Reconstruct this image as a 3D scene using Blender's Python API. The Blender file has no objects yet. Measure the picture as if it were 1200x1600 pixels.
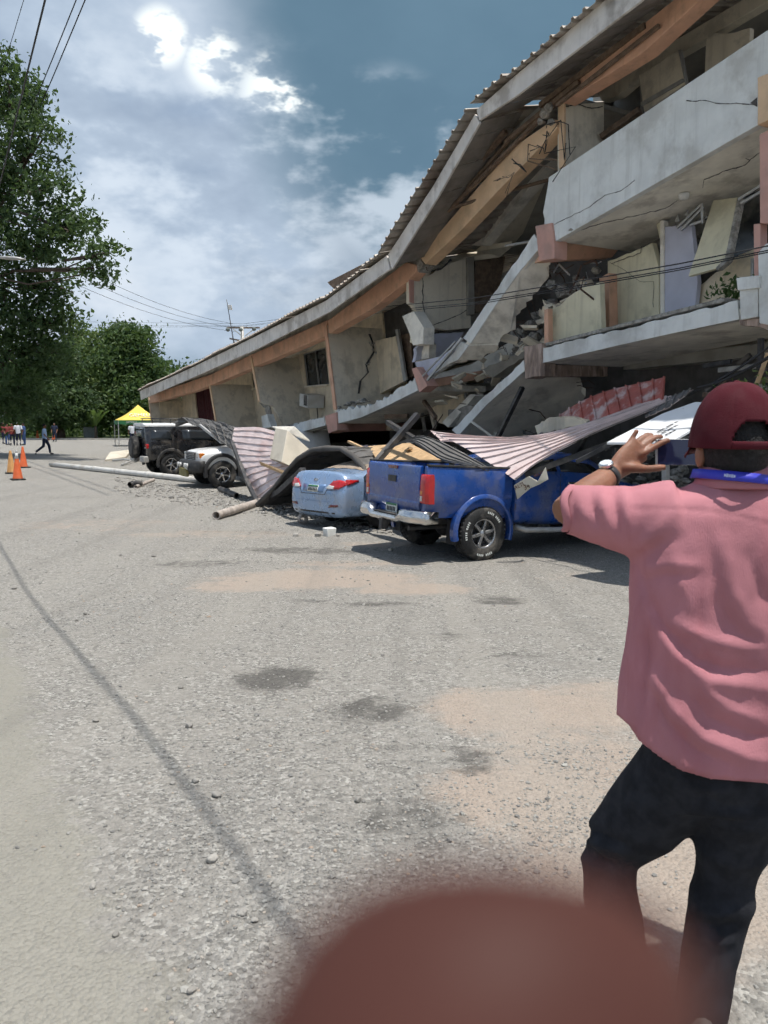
import bpy, bmesh, math, random
import numpy as np
from mathutils import Vector, Matrix, noise as mnoise
R = math.radians
random.seed(11); rng = np.random.default_rng(11)
scene = bpy.context.scene
col = scene.collection

# ------------------------------------------------------------------ camera, sky, sun, exposure
CAM = np.array([0., 0., 2.0]); PITCH = math.atan(145/1200); FPX = 1200.
cd = bpy.data.cameras.new('camera'); cam = bpy.data.objects.new('camera', cd); col.objects.link(cam)
cam.location = CAM; cam.rotation_euler = (R(90)-PITCH, 0, 0)
cd.sensor_fit = 'AUTO'; cd.sensor_width = 36; cd.lens = 27; cd.clip_start = 0.004; cd.clip_end = 3000
cd.dof.use_dof = True; cd.dof.focus_distance = 9.0; cd.dof.aperture_fstop = 10.0
scene.camera = cam
SUN = Vector((.20, -.13, .97)).normalized()          # direction towards the sun
sd = bpy.data.lights.new('sun', 'SUN'); sun = bpy.data.objects.new('sun', sd); col.objects.link(sun)
sun.location = (0, 0, 40); sun.rotation_euler = SUN.to_track_quat('Z', 'Y').to_euler()
sd.energy = 4.6; sd.angle = R(.55); sd.color = (1, .955, .89)
scene.view_settings.view_transform = 'Standard'; scene.view_settings.look = 'None'
scene.view_settings.exposure = 0.18; scene.view_settings.gamma = 1.0
scene.render.engine = 'CYCLES'
scene.cycles.use_denoising = True
scene.cycles.max_bounces = 4; scene.cycles.diffuse_bounces = 3; scene.cycles.glossy_bounces = 2; scene.cycles.transmission_bounces = 2; scene.cycles.transparent_max_bounces = 4
scene.cycles.use_adaptive_sampling = True; scene.cycles.adaptive_threshold = .05; scene.cycles.adaptive_min_samples = 12
scene.cycles.caustics_reflective = False; scene.cycles.caustics_refractive = False

fw = np.array([0, math.cos(PITCH), -math.sin(PITCH)]); upv = np.array([0, math.sin(PITCH), math.cos(PITCH)]); rt = np.array([1., 0, 0])
def ray(x, y): return rt*(x-600)/FPX + upv*(800-y)/FPX + fw

world = bpy.data.worlds.new('World'); scene.world = world; world.use_nodes = True
nt = world.node_tree; nt.nodes.clear()
class NB:
    """small helper for node trees"""
    def __init__(s, tree): s.t = tree; s.n = tree.nodes; s.l = tree.links
    def node(s, typ, **kw):
        n = s.n.new(typ)
        for k, v in kw.items(): setattr(n, k, v)
        return n
    def setin(s, n, key, val):
        if val is None: return
        if isinstance(val, bpy.types.NodeSocket): s.l.new(val, n.inputs[key])
        else: n.inputs[key].default_value = val
    def math(s, op, a, b=None, c=None, clamp=False):
        n = s.node('ShaderNodeMath', operation=op, use_clamp=clamp)
        s.setin(n, 0, a); s.setin(n, 1, b); s.setin(n, 2, c); return n.outputs[0]
    def noise(s, vec, scale, detail=4, rough=.55, dist=0, dim='3D'):
        n = s.node('ShaderNodeTexNoise', noise_dimensions=dim)
        s.setin(n, 'Vector', vec); s.setin(n, 'Scale', scale); s.setin(n, 'Detail', detail); s.setin(n, 'Roughness', rough); s.setin(n, 'Distortion', dist)
        return n.outputs['Fac']
    def ramp(s, fac, stops, interp='LINEAR'):
        n = s.node('ShaderNodeValToRGB'); cr = n.color_ramp; cr.interpolation = interp
        while len(cr.elements) > 1: cr.elements.remove(cr.elements[-1])
        cr.elements[0].position = stops[0][0]; cr.elements[0].color = c4(stops[0][1])
        for p, c in stops[1:]:
            e = cr.elements.new(p); e.color = c4(c)
        s.setin(n, 'Fac', fac); return n.outputs['Color']
    def mix(s, fac, a, b, blend='MIX'):
        n = s.node('ShaderNodeMix', data_type='RGBA', blend_type=blend)
        s.setin(n, 0, fac); s.setin(n, 6, c4(a) if isinstance(a, (tuple, float, int)) else a); s.setin(n, 7, c4(b) if isinstance(b, (tuple, float, int)) else b)
        return n.outputs[2]
    def smooth(s, val, lo, hi, to0=0., to1=1.):
        n = s.node('ShaderNodeMapRange', interpolation_type='SMOOTHSTEP')
        s.setin(n, 0, val); s.setin(n, 1, lo); s.setin(n, 2, hi); s.setin(n, 3, to0); s.setin(n, 4, to1); return n.outputs[0]
def c4(c):
    if isinstance(c, (int, float)): c = (c, c, c)
    return (c[0], c[1], c[2], 1)

w = NB(nt)
sky = w.node('ShaderNodeTexSky', sky_type='NISHITA', sun_disc=False)
sky.sun_elevation = math.asin(SUN.z); sky.sun_rotation = math.atan2(SUN.x, SUN.y)
sky.air_density = 1.2; sky.dust_density = 2.0; sky.ozone_density = 1.5
tc = w.node('ShaderNodeTexCoord'); D = tc.outputs['Generated']
mp = w.node('ShaderNodeMapping'); w.l.new(D, mp.inputs[0]); mp.inputs['Scale'].default_value = (1, 1, 1.9); mp.inputs['Location'].default_value = (3.1, .4, 1.0)
V = mp.outputs[0]
def dmask(px, py, r0, r1):
    """1 near the direction seen at (px, py), falling to 0 between r0 and r1 degrees"""
    d = ray(px, py); d = d/np.linalg.norm(d)
    n = w.node('ShaderNodeVectorMath', operation='DOT_PRODUCT'); w.l.new(D, n.inputs[0]); n.inputs[1].default_value = d
    return w.smooth(n.outputs['Value'], math.cos(R(r1)), math.cos(R(r0)))
n1 = w.noise(V, 2.3, 3, .56)
n2 = w.noise(V, 5.0, 4, .60)
n4 = w.noise(V, 15, 4, .62)
cover = w.math('ADD', w.math('MULTIPLY', n1, 1.0), w.math('MULTIPLY', n2, .32))
# the cloud bank fills the view's left and centre; a slate-blue rain cloud stands over the roof, clear blue low on the left
bank = w.math('MULTIPLY', dmask(330, 300, 8, 26), .27)
cover = w.math('ADD', cover, bank)
cover = w.math('SUBTRACT', cover, w.math('MULTIPLY', dmask(200, 545, 1, 7), .16))
cover = w.math('SUBTRACT', cover, w.math('MULTIPLY', dmask(30, 330, 1, 6), .05))
cov = w.smooth(cover, .50, .80)
shade = w.math('ADD', w.math('MULTIPLY', n1, .30), w.math('ADD', w.math('MULTIPLY', n2, .50), w.math('MULTIPLY', n4, .20)))
cloudc = w.ramp(shade, [(.36, (2.9, 3.6, 4.6)), (.46, (3.7, 4.5, 5.55)), (.54, (4.5, 5.25, 6.2)), (.62, (5.6, 6.2, 6.95))])
rain = w.math('ADD', w.math('MULTIPLY', dmask(730, 30, 4, 21), .98), w.math('MULTIPLY', w.math('SUBTRACT', n1, .5), .9), clamp=True)
rain2 = w.math('MULTIPLY', dmask(480, 395, 1, 7), w.smooth(n2, .38, .62))
blue = w.mix(.55, sky.outputs[0], (1.2, 2.15, 3.7))
base = w.mix(cov, blue, cloudc)
base = w.mix(w.smooth(rain, .08, .85), base, w.mix(n2, (.85, 1.55, 2.2), (1.25, 2.1, 2.85)))
base = w.mix(w.math('MULTIPLY', rain2, .75), base, (1.5, 2.1, 2.9))
# sunlit tops
def clump(px, py, r0, r1, lo):
    return w.math('MULTIPLY', dmask(px, py, r0, r1), w.smooth(w.math('ADD', n4, w.math('MULTIPLY', n2, .6)), lo, lo+.13))
tops = w.math('MAXIMUM', w.math('MAXIMUM', clump(252, 58, .2, 2.0, .78), clump(335, 100, .2, 2.2, .80)), clump(430, 150, .3, 2.9, .78))
base = w.mix(tops, base, (10.5, 10.8, 10.2))
bright = w.math('MULTIPLY', w.math('MAXIMUM', dmask(590, 268, 3.5, 7), w.math('MAXIMUM', dmask(380, 310, 3, 11), dmask(150, 250, 2, 9))), w.smooth(w.math('ADD', w.math('MULTIPLY', n2, .65), w.math('MULTIPLY', n4, .35)), .43, .57))
base = w.mix(w.math('MULTIPLY', bright, .65), base, (5.9, 6.6, 7.4))
bg = w.node('ShaderNodeBackground'); w.l.new(base, bg.inputs[0]); bg.inputs[1].default_value = .115
ow = w.node('ShaderNodeOutputWorld'); w.l.new(bg.outputs[0], ow.inputs[0])

# ------------------------------------------------------------------ geometry helpers
U = np.array([-.48, .8773, 0.]); N = np.array([.8773, .48, 0.]); Z = np.array([0., 0, 1.])   # along / into the building front
F0 = np.array([3.83, 12.34, 0.])
def sstep(a, b, x):
    t = np.clip((np.asarray(x, float)-a)/(b-a), 0, 1); return t*t*(3-2*t)
def gz(x, y):
    """the lot falls gently from where the photographer stands"""
    return .35*(1-sstep(2.6, 9.5, y))
def G(px, py):
    """the spot of ground seen at a pixel of the photograph"""
    z = 0.
    for _ in range(12):
        q = CAM + ray(px, py)*((z-CAM[2])/ray(px, py)[2]); z = float(gz(q[0], q[1]))
    return q
def GZ(px, py, z):
    r = ray(px, py); return CAM + r*((z-CAM[2])/r[2])
def W(px, py, y):
    r = ray(px, py); return CAM + r*(y/r[1])
def FP(px, py, d):
    """the point of the plane d metres behind the building front seen at a pixel"""
    r = ray(px, py); return CAM + r*((d-(CAM-F0)@N)/(r@N))
def B(s, d, z): return F0 + U*s + N*d + Z*z
def sdz(q): q = np.asarray(q)-F0; return float(q@U), float(q@N), float(q[2])
def lerp(a, b, t): return np.asarray(a)*(1-t)+np.asarray(b)*t

class MB:
    """collects shapes; build() links them as ONE mesh object"""
    def __init__(s): s.v = []; s.f = []
    def add(s, vs, fs):
        o = len(s.v); s.v += [tuple(map(float, v)) for v in vs]; s.f += [tuple(i+o for i in f) for f in fs]; return s
    def box8(s, c):   # c: bottom 4 (ccw), top 4
        return s.add(c, [(3, 2, 1, 0), (4, 5, 6, 7), (0, 1, 5, 4), (1, 2, 6, 5), (2, 3, 7, 6), (3, 0, 4, 7)])
    def box(s, c, size, M=None):
        x, y, z = [k/2 for k in size]; c = np.asarray(c, float)
        P = [(-x, -y, -z), (x, -y, -z), (x, y, -z), (-x, y, -z), (-x, -y, z), (x, -y, z), (x, y, z), (-x, y, z)]
        if M is not None: P = [np.array(M @ Vector(p)) for p in P]
        return s.box8([np.asarray(p)+c for p in P])
    def beam(s, a, b, wd, ht, up=(0, 0, 1)):
        a = np.asarray(a, float); b = np.asarray(b, float); d = b-a; d /= np.linalg.norm(d)
        sd_ = np.cross(d, up)
        if np.linalg.norm(sd_) < 1e-4: sd_ = np.cross(d, (1, 0, 0))
        sd_ /= np.linalg.norm(sd_); u_ = np.cross(sd_, d); h = sd_*wd/2; k = u_*ht/2
        return s.box8([a-h-k, b-h-k, b+h-k, a+h-k, a-h+k, b-h+k, b+h+k, a+h+k])
    def prism(s, poly, vec):
        n = len(poly); poly = [np.asarray(p, float) for p in poly]; vec = np.asarray(vec, float)
        nr = sum(np.cross(poly[i]-poly[0], poly[(i+1) % n]-poly[0]) for i in range(1, n-1))
        if nr@vec > 0: poly = poly[::-1]
        vs = poly+[p+vec for p in poly]
        fs = [tuple(range(n)), tuple(range(2*n-1, n-1, -1))]+[(i, i+n, (i+1) % n+n, (i+1) % n) for i in range(n)]
        return s.add(vs, fs)
    def loft(s, rings, cap=True, closed=True):
        n = len(rings[0]); vs = [p for r in rings for p in r]; fs = []
        for i in range(len(rings)-1):
            for j in range(n if closed else n-1):
                a = i*n+j; b = i*n+(j+1) % n; fs.append((a, b, b+n, a+n))
        if cap: fs += [tuple(range(n-1, -1, -1)), tuple(range((len(rings)-1)*n, len(rings)*n))]
        return s.add(vs, fs)
    def tube(s, pts, rad, seg=8, cap=True, sy=1., upd=(0, 0, 1)):
        pts = [np.asarray(p, float) for p in pts]
        if not hasattr(rad, '__len__'): rad = [rad]*len(pts)
        rings = []
        for i, p in enumerate(pts):
            d = pts[min(i+1, len(pts)-1)]-pts[max(i-1, 0)]; d = d/(np.linalg.norm(d)+1e-9)
            a = np.cross(d, upd)
            if np.linalg.norm(a) < .05: a = np.cross(d, (0, 1, .01))
            a /= np.linalg.norm(a); b = np.cross(a, d)
            r = rad[i]; rx, ry = (r if hasattr(r, '__len__') else (r, r*sy))
            rings.append([p+a*rx*math.cos(t)+b*ry*math.sin(t) for t in np.linspace(0, 2*math.pi, seg, endpoint=False)])
        return s.loft(rings, cap)
    def lathe(s, prof, seg=24, o=(0, 0, 0), ax='z', cap=True):
        rings = []
        for r, h in prof:
            ring = []
            for t in np.linspace(0, 2*math.pi, seg, endpoint=False):
                c, k = r*math.cos(t), r*math.sin(t)
                ring.append(np.asarray(o)+(np.array([c, k, h]) if ax == 'z' else np.array([c, h, k]) if ax == 'y' else np.array([h, c, k])))
            rings.append(ring)
        return s.loft(rings, cap)
    def ball(s, c, r, seg=12, rings=8):
        r = r if hasattr(r, '__len__') else (r, r, r)
        rr = []
        for i in range(rings+1):
            a = -math.pi/2+math.pi*i/rings; k = max(math.cos(a), .02)
            rr.append([np.asarray(c)+np.array([r[0]*k*math.cos(t), r[1]*k*math.sin(t), r[2]*math.sin(a)]) for t in np.linspace(0, 2*math.pi, seg, endpoint=False)])
        return s.loft(rr)
    def mesh(s, name, fix=True):
        m = bpy.data.meshes.new(name); m.from_pydata(s.v, [], s.f)
        if fix:
            bm = bmesh.new(); bm.from_mesh(m); bmesh.ops.recalc_face_normals(bm, faces=bm.faces); bm.to_mesh(m); bm.free()
        m.update(); return m
    def build(s, name, mat, parent=None, smooth=False, bevel=0, fix=True, local=False):
        return link(name, s.mesh(name, fix), mat, parent, smooth, bevel, local)
def link(name, me, mat, parent=None, smooth=False, bevel=0, local=False):
    o = bpy.data.objects.new(name, me); col.objects.link(o)
    if mat is not None and not me.materials: me.materials.append(M[mat] if isinstance(mat, str) else mat)
    if smooth:
        me.polygons.foreach_set('use_smooth', [True]*len(me.polygons))
    if bevel:
        b = o.modifiers.new('bevel', 'BEVEL'); b.width = bevel; b.segments = 2; b.limit_method = 'ANGLE'; b.angle_limit = R(35)
        if smooth is False:
            me.polygons.foreach_set('use_smooth', [True]*len(me.polygons)); b.harden_normals = True
    if parent is not None:
        o.parent = parent
        if not local: o.matrix_parent_inverse = parent_world(parent).inverted()
    return o
def parent_world(p):
    m = Matrix.LocRotScale(p.location, p.rotation_euler, p.scale)
    if p.parent: m = parent_world(p.parent) @ p.matrix_parent_inverse @ m
    return m
def tag(o, label=None, cat=None, group=None, kind=None):
    for k, v in (('label', label), ('category', cat), ('group', group), ('kind', kind or ('thing' if cat else None))):
        if v: o[k] = v
    return o
def thing(name, label, cat, loc=(0, 0, 0), rot=(0, 0, 0), group=None):
    o = bpy.data.objects.new(name, None); col.objects.link(o); o.empty_display_size = .3
    o.location = [float(k) for k in loc]; o.rotation_euler = rot
    return tag(o, label, cat, group)
def copy_tree(o, parent=None):
    c = o.copy(); col.objects.link(c); c.parent = parent
    for ch in list(o.children): copy_tree(ch, c)
    return c
bench = bpy.data.scenes.new('bench')       # modifiers are applied here, away from the rest of the scene
def evaluated(o):
    """the object's mesh with modifiers applied"""
    extra = [m.object for m in o.modifiers if m.type == 'BOOLEAN']
    for k in [o]+extra: bench.collection.objects.link(k)
    with bpy.context.temp_override(scene=bench, view_layer=bench.view_layers[0]):
        dg = bpy.context.evaluated_depsgraph_get(); me = bpy.data.meshes.new_from_object(o.evaluated_get(dg))
    for k in [o]+extra: bench.collection.objects.unlink(k)
    return me
def remeshed(mb, name, voxel, smooth_it=4, sub=False):
    o = bpy.data.objects.new(name, mb.mesh(name)); col.objects.link(o)
    m = o.modifiers.new('r', 'REMESH'); m.mode = 'VOXEL'; m.voxel_size = voxel
    if smooth_it:
        k = o.modifiers.new('s', 'SMOOTH'); k.factor = .5; k.iterations = smooth_it
    me = evaluated(o); old = o.data; bpy.data.objects.remove(o); bpy.data.meshes.remove(old); me.name = name
    return me
def cut(o, cutters):
    """boolean difference with closed meshes, applied"""
    tmp = []
    for i, cb in enumerate(cutters):
        c = bpy.data.objects.new('tmp_cut', cb.mesh('tmp_cut')); col.objects.link(c); tmp.append(c)
        m = o.modifiers.new('b%d' % i, 'BOOLEAN'); m.operation = 'DIFFERENCE'; m.object = c; m.solver = 'EXACT'
    me = evaluated(o); o.modifiers.clear(); old = o.data; o.data = me; bpy.data.meshes.remove(old)
    for c in tmp:
        d = c.data; bpy.data.objects.remove(c); bpy.data.meshes.remove(d)
    return o
def textobj(body, size, mat, parent, loc, xdir, ydir, name='lettering', depth=.002):
    cu = bpy.data.curves.new(name, 'FONT'); cu.body = body; cu.size = size; cu.extrude = depth; cu.align_x = 'CENTER'; cu.align_y = 'CENTER'
    o = bpy.data.objects.new(name, cu); col.objects.link(o); cu.materials.append(M[mat])
    x = Vector(xdir).normalized(); z = x.cross(Vector(ydir)).normalized(); y = z.cross(x)
    m = Matrix((x, y, z)).transposed().to_4x4(); m.translation = Vector([float(k) for k in loc])
    me = evaluated(o); bpy.data.objects.remove(o)
    me.transform(m); me.name = name
    return link(name, me, None, parent)
def jag(poly, amp, step=.12, edges=None, seed=0):
    """break chosen edges of a 3-D polygon into an uneven outline (in its own plane)"""
    r = random.Random(seed); n = len(poly); out = []
    poly = [np.asarray(p, float) for p in poly]
    c = sum(poly)/n
    for i in range(n):
        a, b = poly[i], poly[(i+1) % n]; out.append(a)
        if edges is not None and i not in edges: continue
        L = np.linalg.norm(b-a); k = int(L/step)
        inw = c-(a+b)/2; dd = (b-a)/(L+1e-9); inw = inw-dd*(inw@dd); inw /= np.linalg.norm(inw)+1e-9
        for j in range(1, k):
            out.append(lerp(a, b, (j+r.uniform(-.3, .3))/k)+inw*r.uniform(-.2, 1)*amp)
    return out

# ------------------------------------------------------------------ materials
M = {}
def mat(name, c, rough=.8, var=.15, scale=6., c2=None, metal=0., bump=0., bscale=40., spec=.4, coat=0., dirt=None, dirt_amt=0., dscale=1.6, trans=0., stretch=None, sss=0., streak=0.):
    m = bpy.data.materials.new(name); m.use_nodes = True; t = NB(m.node_tree); t.n.clear()
    out = t.node('ShaderNodeOutputMaterial'); p = t.node('ShaderNodeBsdfPrincipled'); t.l.new(p.outputs[0], out.inputs[0])
    cd_ = t.node('ShaderNodeTexCoord').outputs['Object']
    if stretch:
        mp_ = t.node('ShaderNodeMapping'); t.l.new(cd_, mp_.inputs[0]); mp_.inputs['Scale'].default_value = stretch; vec = mp_.outputs[0]
    else: vec = cd_
    n_ = t.noise(vec, scale, 3, .6)
    a = tuple(k*(1-var) for k in c); b = tuple(min(k*(1+var), .95) for k in c) if c2 is None else c2
    cc = t.mix(t.smooth(n_, .34, .68), a, b)
    if dirt:
        dn = t.noise(vec, dscale, 5, .64)
        cc = t.mix(t.math('MULTIPLY', t.smooth(dn, .48, .66), dirt_amt), cc, dirt)
    if streak:
        ms = t.node('ShaderNodeMapping'); t.l.new(cd_, ms.inputs[0]); ms.inputs['Scale'].default_value = (3.2, 3.2, .22)
        cc = t.mix(t.math('MULTIPLY', t.smooth(t.noise(ms.outputs[0], 2.2, 4, .6), .50, .74), streak), cc, tuple(k*.52 for k in (c[0], c[1]*.97, c[2]*.92)))
    t.l.new(cc, p.inputs['Base Color'])
    p.inputs['Metallic'].default_value = metal; p.inputs['Specular IOR Level'].default_value = spec
    p.inputs['Coat Weight'].default_value = coat; p.inputs['Coat Roughness'].default_value = .06
    if trans: p.inputs['Transmission Weight'].default_value = trans
    if sss: p.inputs['Subsurface Weight'].default_value = sss; p.inputs['Subsurface Radius'].default_value = (.012, .004, .002)
    t.l.new(t.smooth(t.noise(vec, scale*1.7, 3), .3, .7, max(rough-.1, .02), min(rough+.1, 1)), p.inputs['Roughness'])
    if bump:
        bn = t.node('ShaderNodeBump'); bn.inputs['Strength'].default_value = bump; bn.inputs['Distance'].default_value = .02
        t.l.new(t.noise(vec, bscale, 3, .65), bn.inputs['Height']); t.l.new(bn.outputs[0], p.inputs['Normal'])
    M[name] = m; return m
DUST = (.36, .32, .27)
mat('paint_white', (.70, .71, .68), .7, .07, 2.5, streak=.35, dirt=(.36, .34, .30), dirt_amt=.5, bump=.15, bscale=30, dscale=1.1)
mat('soffit_cream', (.78, .74, .65), .8, .10, 2.0, streak=.15, dirt=(.27, .24, .20), dirt_amt=.5, bump=.12, bscale=25)
mat('wall_cream', (.72, .62, .46), .8, .08, 2.0, streak=.4, dirt=(.30, .26, .2), dirt_amt=.45, bump=.15, bscale=30)
mat('wall_grey', (.76, .69, .56), .8, .07, 1.6, streak=.35, dirt=(.27, .25, .21), dirt_amt=.5, bump=.15, bscale=30)
mat('wall_yellow', (.66, .61, .44), .8, .07, 2, streak=.35, dirt=(.3, .27, .18), dirt_amt=.4, bump=.15)
mat('wall_lilac', (.50, .51, .60), .8, .06, 2, dirt=(.3, .3, .32), dirt_amt=.4)
mat('peach', (.68, .40, .27), .75, .08, 2.5, streak=.3, dirt=(.33, .22, .16), dirt_amt=.45, bump=.15, bscale=30)
mat('pink_peach', (.56, .32, .26), .75, .08, 2.5, dirt=(.35, .24, .2), dirt_amt=.5, bump=.2)
mat('peach_pale', (.70, .49, .31), .75, .08, 2.5, dirt=(.38, .28, .18), dirt_amt=.4, bump=.15)
mat('fascia', (.68, .645, .60), .7, .08, 2.0, streak=.5, dirt=(.28, .24, .2), dirt_amt=.6, bump=.1)
mat('soffit_board', (.24, .22, .195), .8, .12, 3.0, dirt=(.14, .12, .1), dirt_amt=.6)
mat('timber', (.17, .12, .085), .85, .25, 9, bump=.3, stretch=(1, 1, 1), bscale=30)
mat('timber_light', (.50, .34, .19), .8, .15, 9, bump=.2)
mat('concrete', (.29, .275, .25), .92, .22, 7, bump=.7, bscale=22, dirt=(.16, .15, .13), dirt_amt=.5)
mat('concrete_broken', (.34, .32, .285), .95, .35, 12, bump=1.0, bscale=30, dirt=(.13, .12, .1), dirt_amt=.6)
mat('stained_concrete', (.36, .27, .22), .9, .3, 9, bump=.8, dirt=(.10, .07, .055), dirt_amt=.8, dscale=5, stretch=(1, 1, .25))
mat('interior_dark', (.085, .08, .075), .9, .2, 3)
mat('interior_grey', (.30, .285, .25), .9, .15, 2)
mat('roof_sheet', (.42, .38, .33), .6, .12, 3, dirt=(.22, .15, .11), dirt_amt=.6, metal=.2)
mat('sheet_pink', (.64, .53, .51), .5, .08, 3.0, dirt=(.50, .33, .30), dirt_amt=.45, metal=.15, dscale=1.2, spec=.45)
mat('sheet_red', (.33, .085, .065), .5, .12, 5, dirt=(.50, .42, .40), dirt_amt=.85, dscale=3.5, metal=.1, bump=.15)
mat('sheet_under', (.12, .115, .11), .7, .2, 4, metal=.2)
mat('steel_dark', (.045, .045, .048), .55, .25, 7, metal=.3, dirt=DUST, dirt_amt=.35)
mat('steel_pale', (.42, .42, .41), .5, .12, 6, metal=.3, dirt=(.3, .26, .2), dirt_amt=.4)
mat('rebar', (.10, .06, .045), .8, .2, 20, metal=.4)
mat('wire_black', (.018, .018, .02), .6, .2, 4)
mat('glass_dark', (.022, .026, .03), .08, .2, 2, spec=.6)
mat('glass_window', (.035, .042, .045), .18, .3, 3, spec=.6, dirt=DUST, dirt_amt=.25)
mat('curtain', (.06, .014, .018), .95, .15, 5)
mat('alu', (.45, .45, .44), .4, .08, 8, metal=.6)
mat('white_plastic', (.62, .62, .60), .5, .06, 5, dirt=(.4, .37, .3), dirt_amt=.35)
mat('black_rubber', (.022, .022, .022), .8, .2, 20, bump=.2, dirt=DUST, dirt_amt=.3, dscale=4)
mat('black_plastic', (.03, .03, .031), .55, .15, 10, dirt=DUST, dirt_amt=.25)
mat('blue_paint', (.008, .058, .265), .3, .06, 3, coat=.6, dirt=(.15, .15, .17), dirt_amt=.5, spec=.5)
mat('sky_blue_paint', (.27, .39, .58), .3, .04, 3, coat=.6, metal=.35, dirt=(.36, .34, .32), dirt_amt=.45)
mat('black_paint', (.012, .012, .014), .25, .1, 3, coat=.7, dirt=(.2, .18, .15), dirt_amt=.3)
mat('white_paint', (.76, .76, .75), .32, .03, 3, coat=.5, dirt=(.45, .41, .35), dirt_amt=.25)
mat('chrome', (.62, .62, .62), .16, .05, 6, metal=1.0, dirt=DUST, dirt_amt=.2)
mat('alloy', (.40, .40, .40), .3, .08, 9, metal=.9)
mat('lamp_red', (.45, .012, .014), .15, .1, 9, coat=.8)
mat('lamp_dark_red', (.12, .012, .014), .2, .1, 9, coat=.8)
mat('lamp_clear', (.55, .55, .53), .15, .1, 9, coat=.8)
mat('lamp_amber', (.65, .2, .03), .15, .1, 9, coat=.8)
mat('plate_white', (.66, .68, .64), .5, .04, 5)
mat('plate_green', (.03, .16, .07), .5, .05, 5)
mat('mustard', (.20, .17, .06), .7, .15, 8, dirt=DUST, dirt_amt=.5)
mat('cone_orange', (.62, .12, .035), .6, .1, 6, dirt=(.3, .18, .12), dirt_amt=.4)
mat('cone_faded', (.55, .28, .10), .7, .12, 6, dirt=(.4, .28, .16), dirt_amt=.5)
mat('tent_yellow', (.72, .55, .10), .8, .05, 2)
mat('tent_green', (.03, .15, .06), .8, .1, 2)
mat('sign_white', (.72, .73, .74), .45, .03, 2, dirt=(.5, .48, .44), dirt_amt=.3)
mat('sign_cream', (.58, .55, .47), .7, .08, 4, dirt=(.3, .25, .2), dirt_amt=.5)
mat('ink_brown', (.10, .05, .035), .8, .2, 20)
mat('ink_black', (.02, .02, .025), .7, .1, 9)
mat('shirt_pink', (.44, .188, .212), .9, .10, 5, spec=.12, bump=.16, bscale=300, stretch=(1, 1, .35), dirt=(.40, .15, .17), dirt_amt=.5, dscale=9)
mat('denim_black', (.022, .023, .028), .92, .25, 18, spec=.15, bump=.25, bscale=240)
mat('cap_maroon', (.072, .010, .016), .88, .1, 12, spec=.2, bump=.2, bscale=300)
mat('skin', (.25, .118, .072), .5, .12, 14, spec=.4, sss=.12, bump=.12, bscale=130)
mat('skin_photographer_shaded', (.072, .029, .023), .6, .1, 60, spec=.1)  # darker than real skin: the finger's shade is put into the base colour
mat('nail', (.52, .30, .24), .35, .05, 30, spec=.5)
mat('hair_black', (.012, .011, .011), .7, .4, 60, bump=.6, bscale=160)
mat('lanyard', (.035, .04, .42), .5, .06, 9, spec=.4)
mat('lanyard_print', (.45, .5, .75), .6, .05, 9)
mat('watch_face', (.62, .66, .68), .2, .06, 60, spec=.6)
mat('phone_screen', (.018, .022, .055), .1, .1, 4, spec=.6)
mat('cloth_navy', (.022, .028, .055), .9, .12, 8)
mat('cloth_blue', (.045, .085, .20), .9, .1, 8)
mat('cloth_sky', (.36, .47, .66), .9, .06, 8)
mat('cloth_white', (.62, .64, .68), .9, .05, 8)
mat('cloth_red', (.22, .045, .04), .9, .1, 8)
mat('bark', (.085, .065, .05), .95, .3, 10, bump=.8, bscale=14, stretch=(1, 1, .3))
mat('kerb', (.40, .38, .34), .9, .12, 3, bump=.3)
mat('panel_cream', (.56, .51, .42), .7, .07, 3, dirt=(.36, .3, .22), dirt_amt=.4)
mat('pole_white', (.55, .54, .51), .6, .08, 3, dirt=(.33, .29, .23), dirt_amt=.5)
mat('pole_wood', (.24, .19, .15), .9, .25, 6, bump=.4)
mat('pipe_pale', (.40, .35, .31), .7, .2, 6, dirt=(.16, .12, .1), dirt_amt=.6, bump=.3)
mat('transformer', (.14, .16, .15), .7, .1, 4)

def leafmat(name, ca, cb, cc, trans=.35):
    m = bpy.data.materials.new(name); m.use_nodes = True; t = NB(m.node_tree); t.n.clear()
    out = t.node('ShaderNodeOutputMaterial')
    g = t.node('ShaderNodeNewGeometry'); o = t.node('ShaderNodeTexCoord').outputs['Object']
    cl = t.ramp(g.outputs['Random Per Island'], [(0, ca), (.6, cb), (1, cc)])
    cl = t.mix(t.math('MULTIPLY', t.smooth(t.noise(o, .45, 1), .35, .7), .55), cl, cc, 'MIX')
    d = t.node('ShaderNodeBsdfPrincipled'); t.l.new(cl, d.inputs['Base Color']); d.inputs['Roughness'].default_value = .55; d.inputs['Specular IOR Level'].default_value = .3
    tr = t.node('ShaderNodeBsdfTranslucent'); t.l.new(t.mix(.5, cl, (.10, .16, .02)), tr.inputs[0])
    mx = t.node('ShaderNodeMixShader'); mx.inputs[0].default_value = trans; t.l.new(d.outputs[0], mx.inputs[1]); t.l.new(tr.outputs[0], mx.inputs[2])
    t.l.new(mx.outputs[0], out.inputs[0]); M[name] = m
leafmat('leaf_dark', (.028, .055, .026), (.048, .088, .038), (.095, .15, .06), .42)
leafmat('leaf_mid', (.036, .075, .030), (.062, .115, .042), (.12, .18, .06), .42)
leafmat('leaf_bright', (.08, .13, .045), (.12, .19, .06), (.22, .28, .10), .42)
leafmat('grass_blade', (.06, .11, .03), (.09, .15, .04), (.15, .19, .06))

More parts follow.
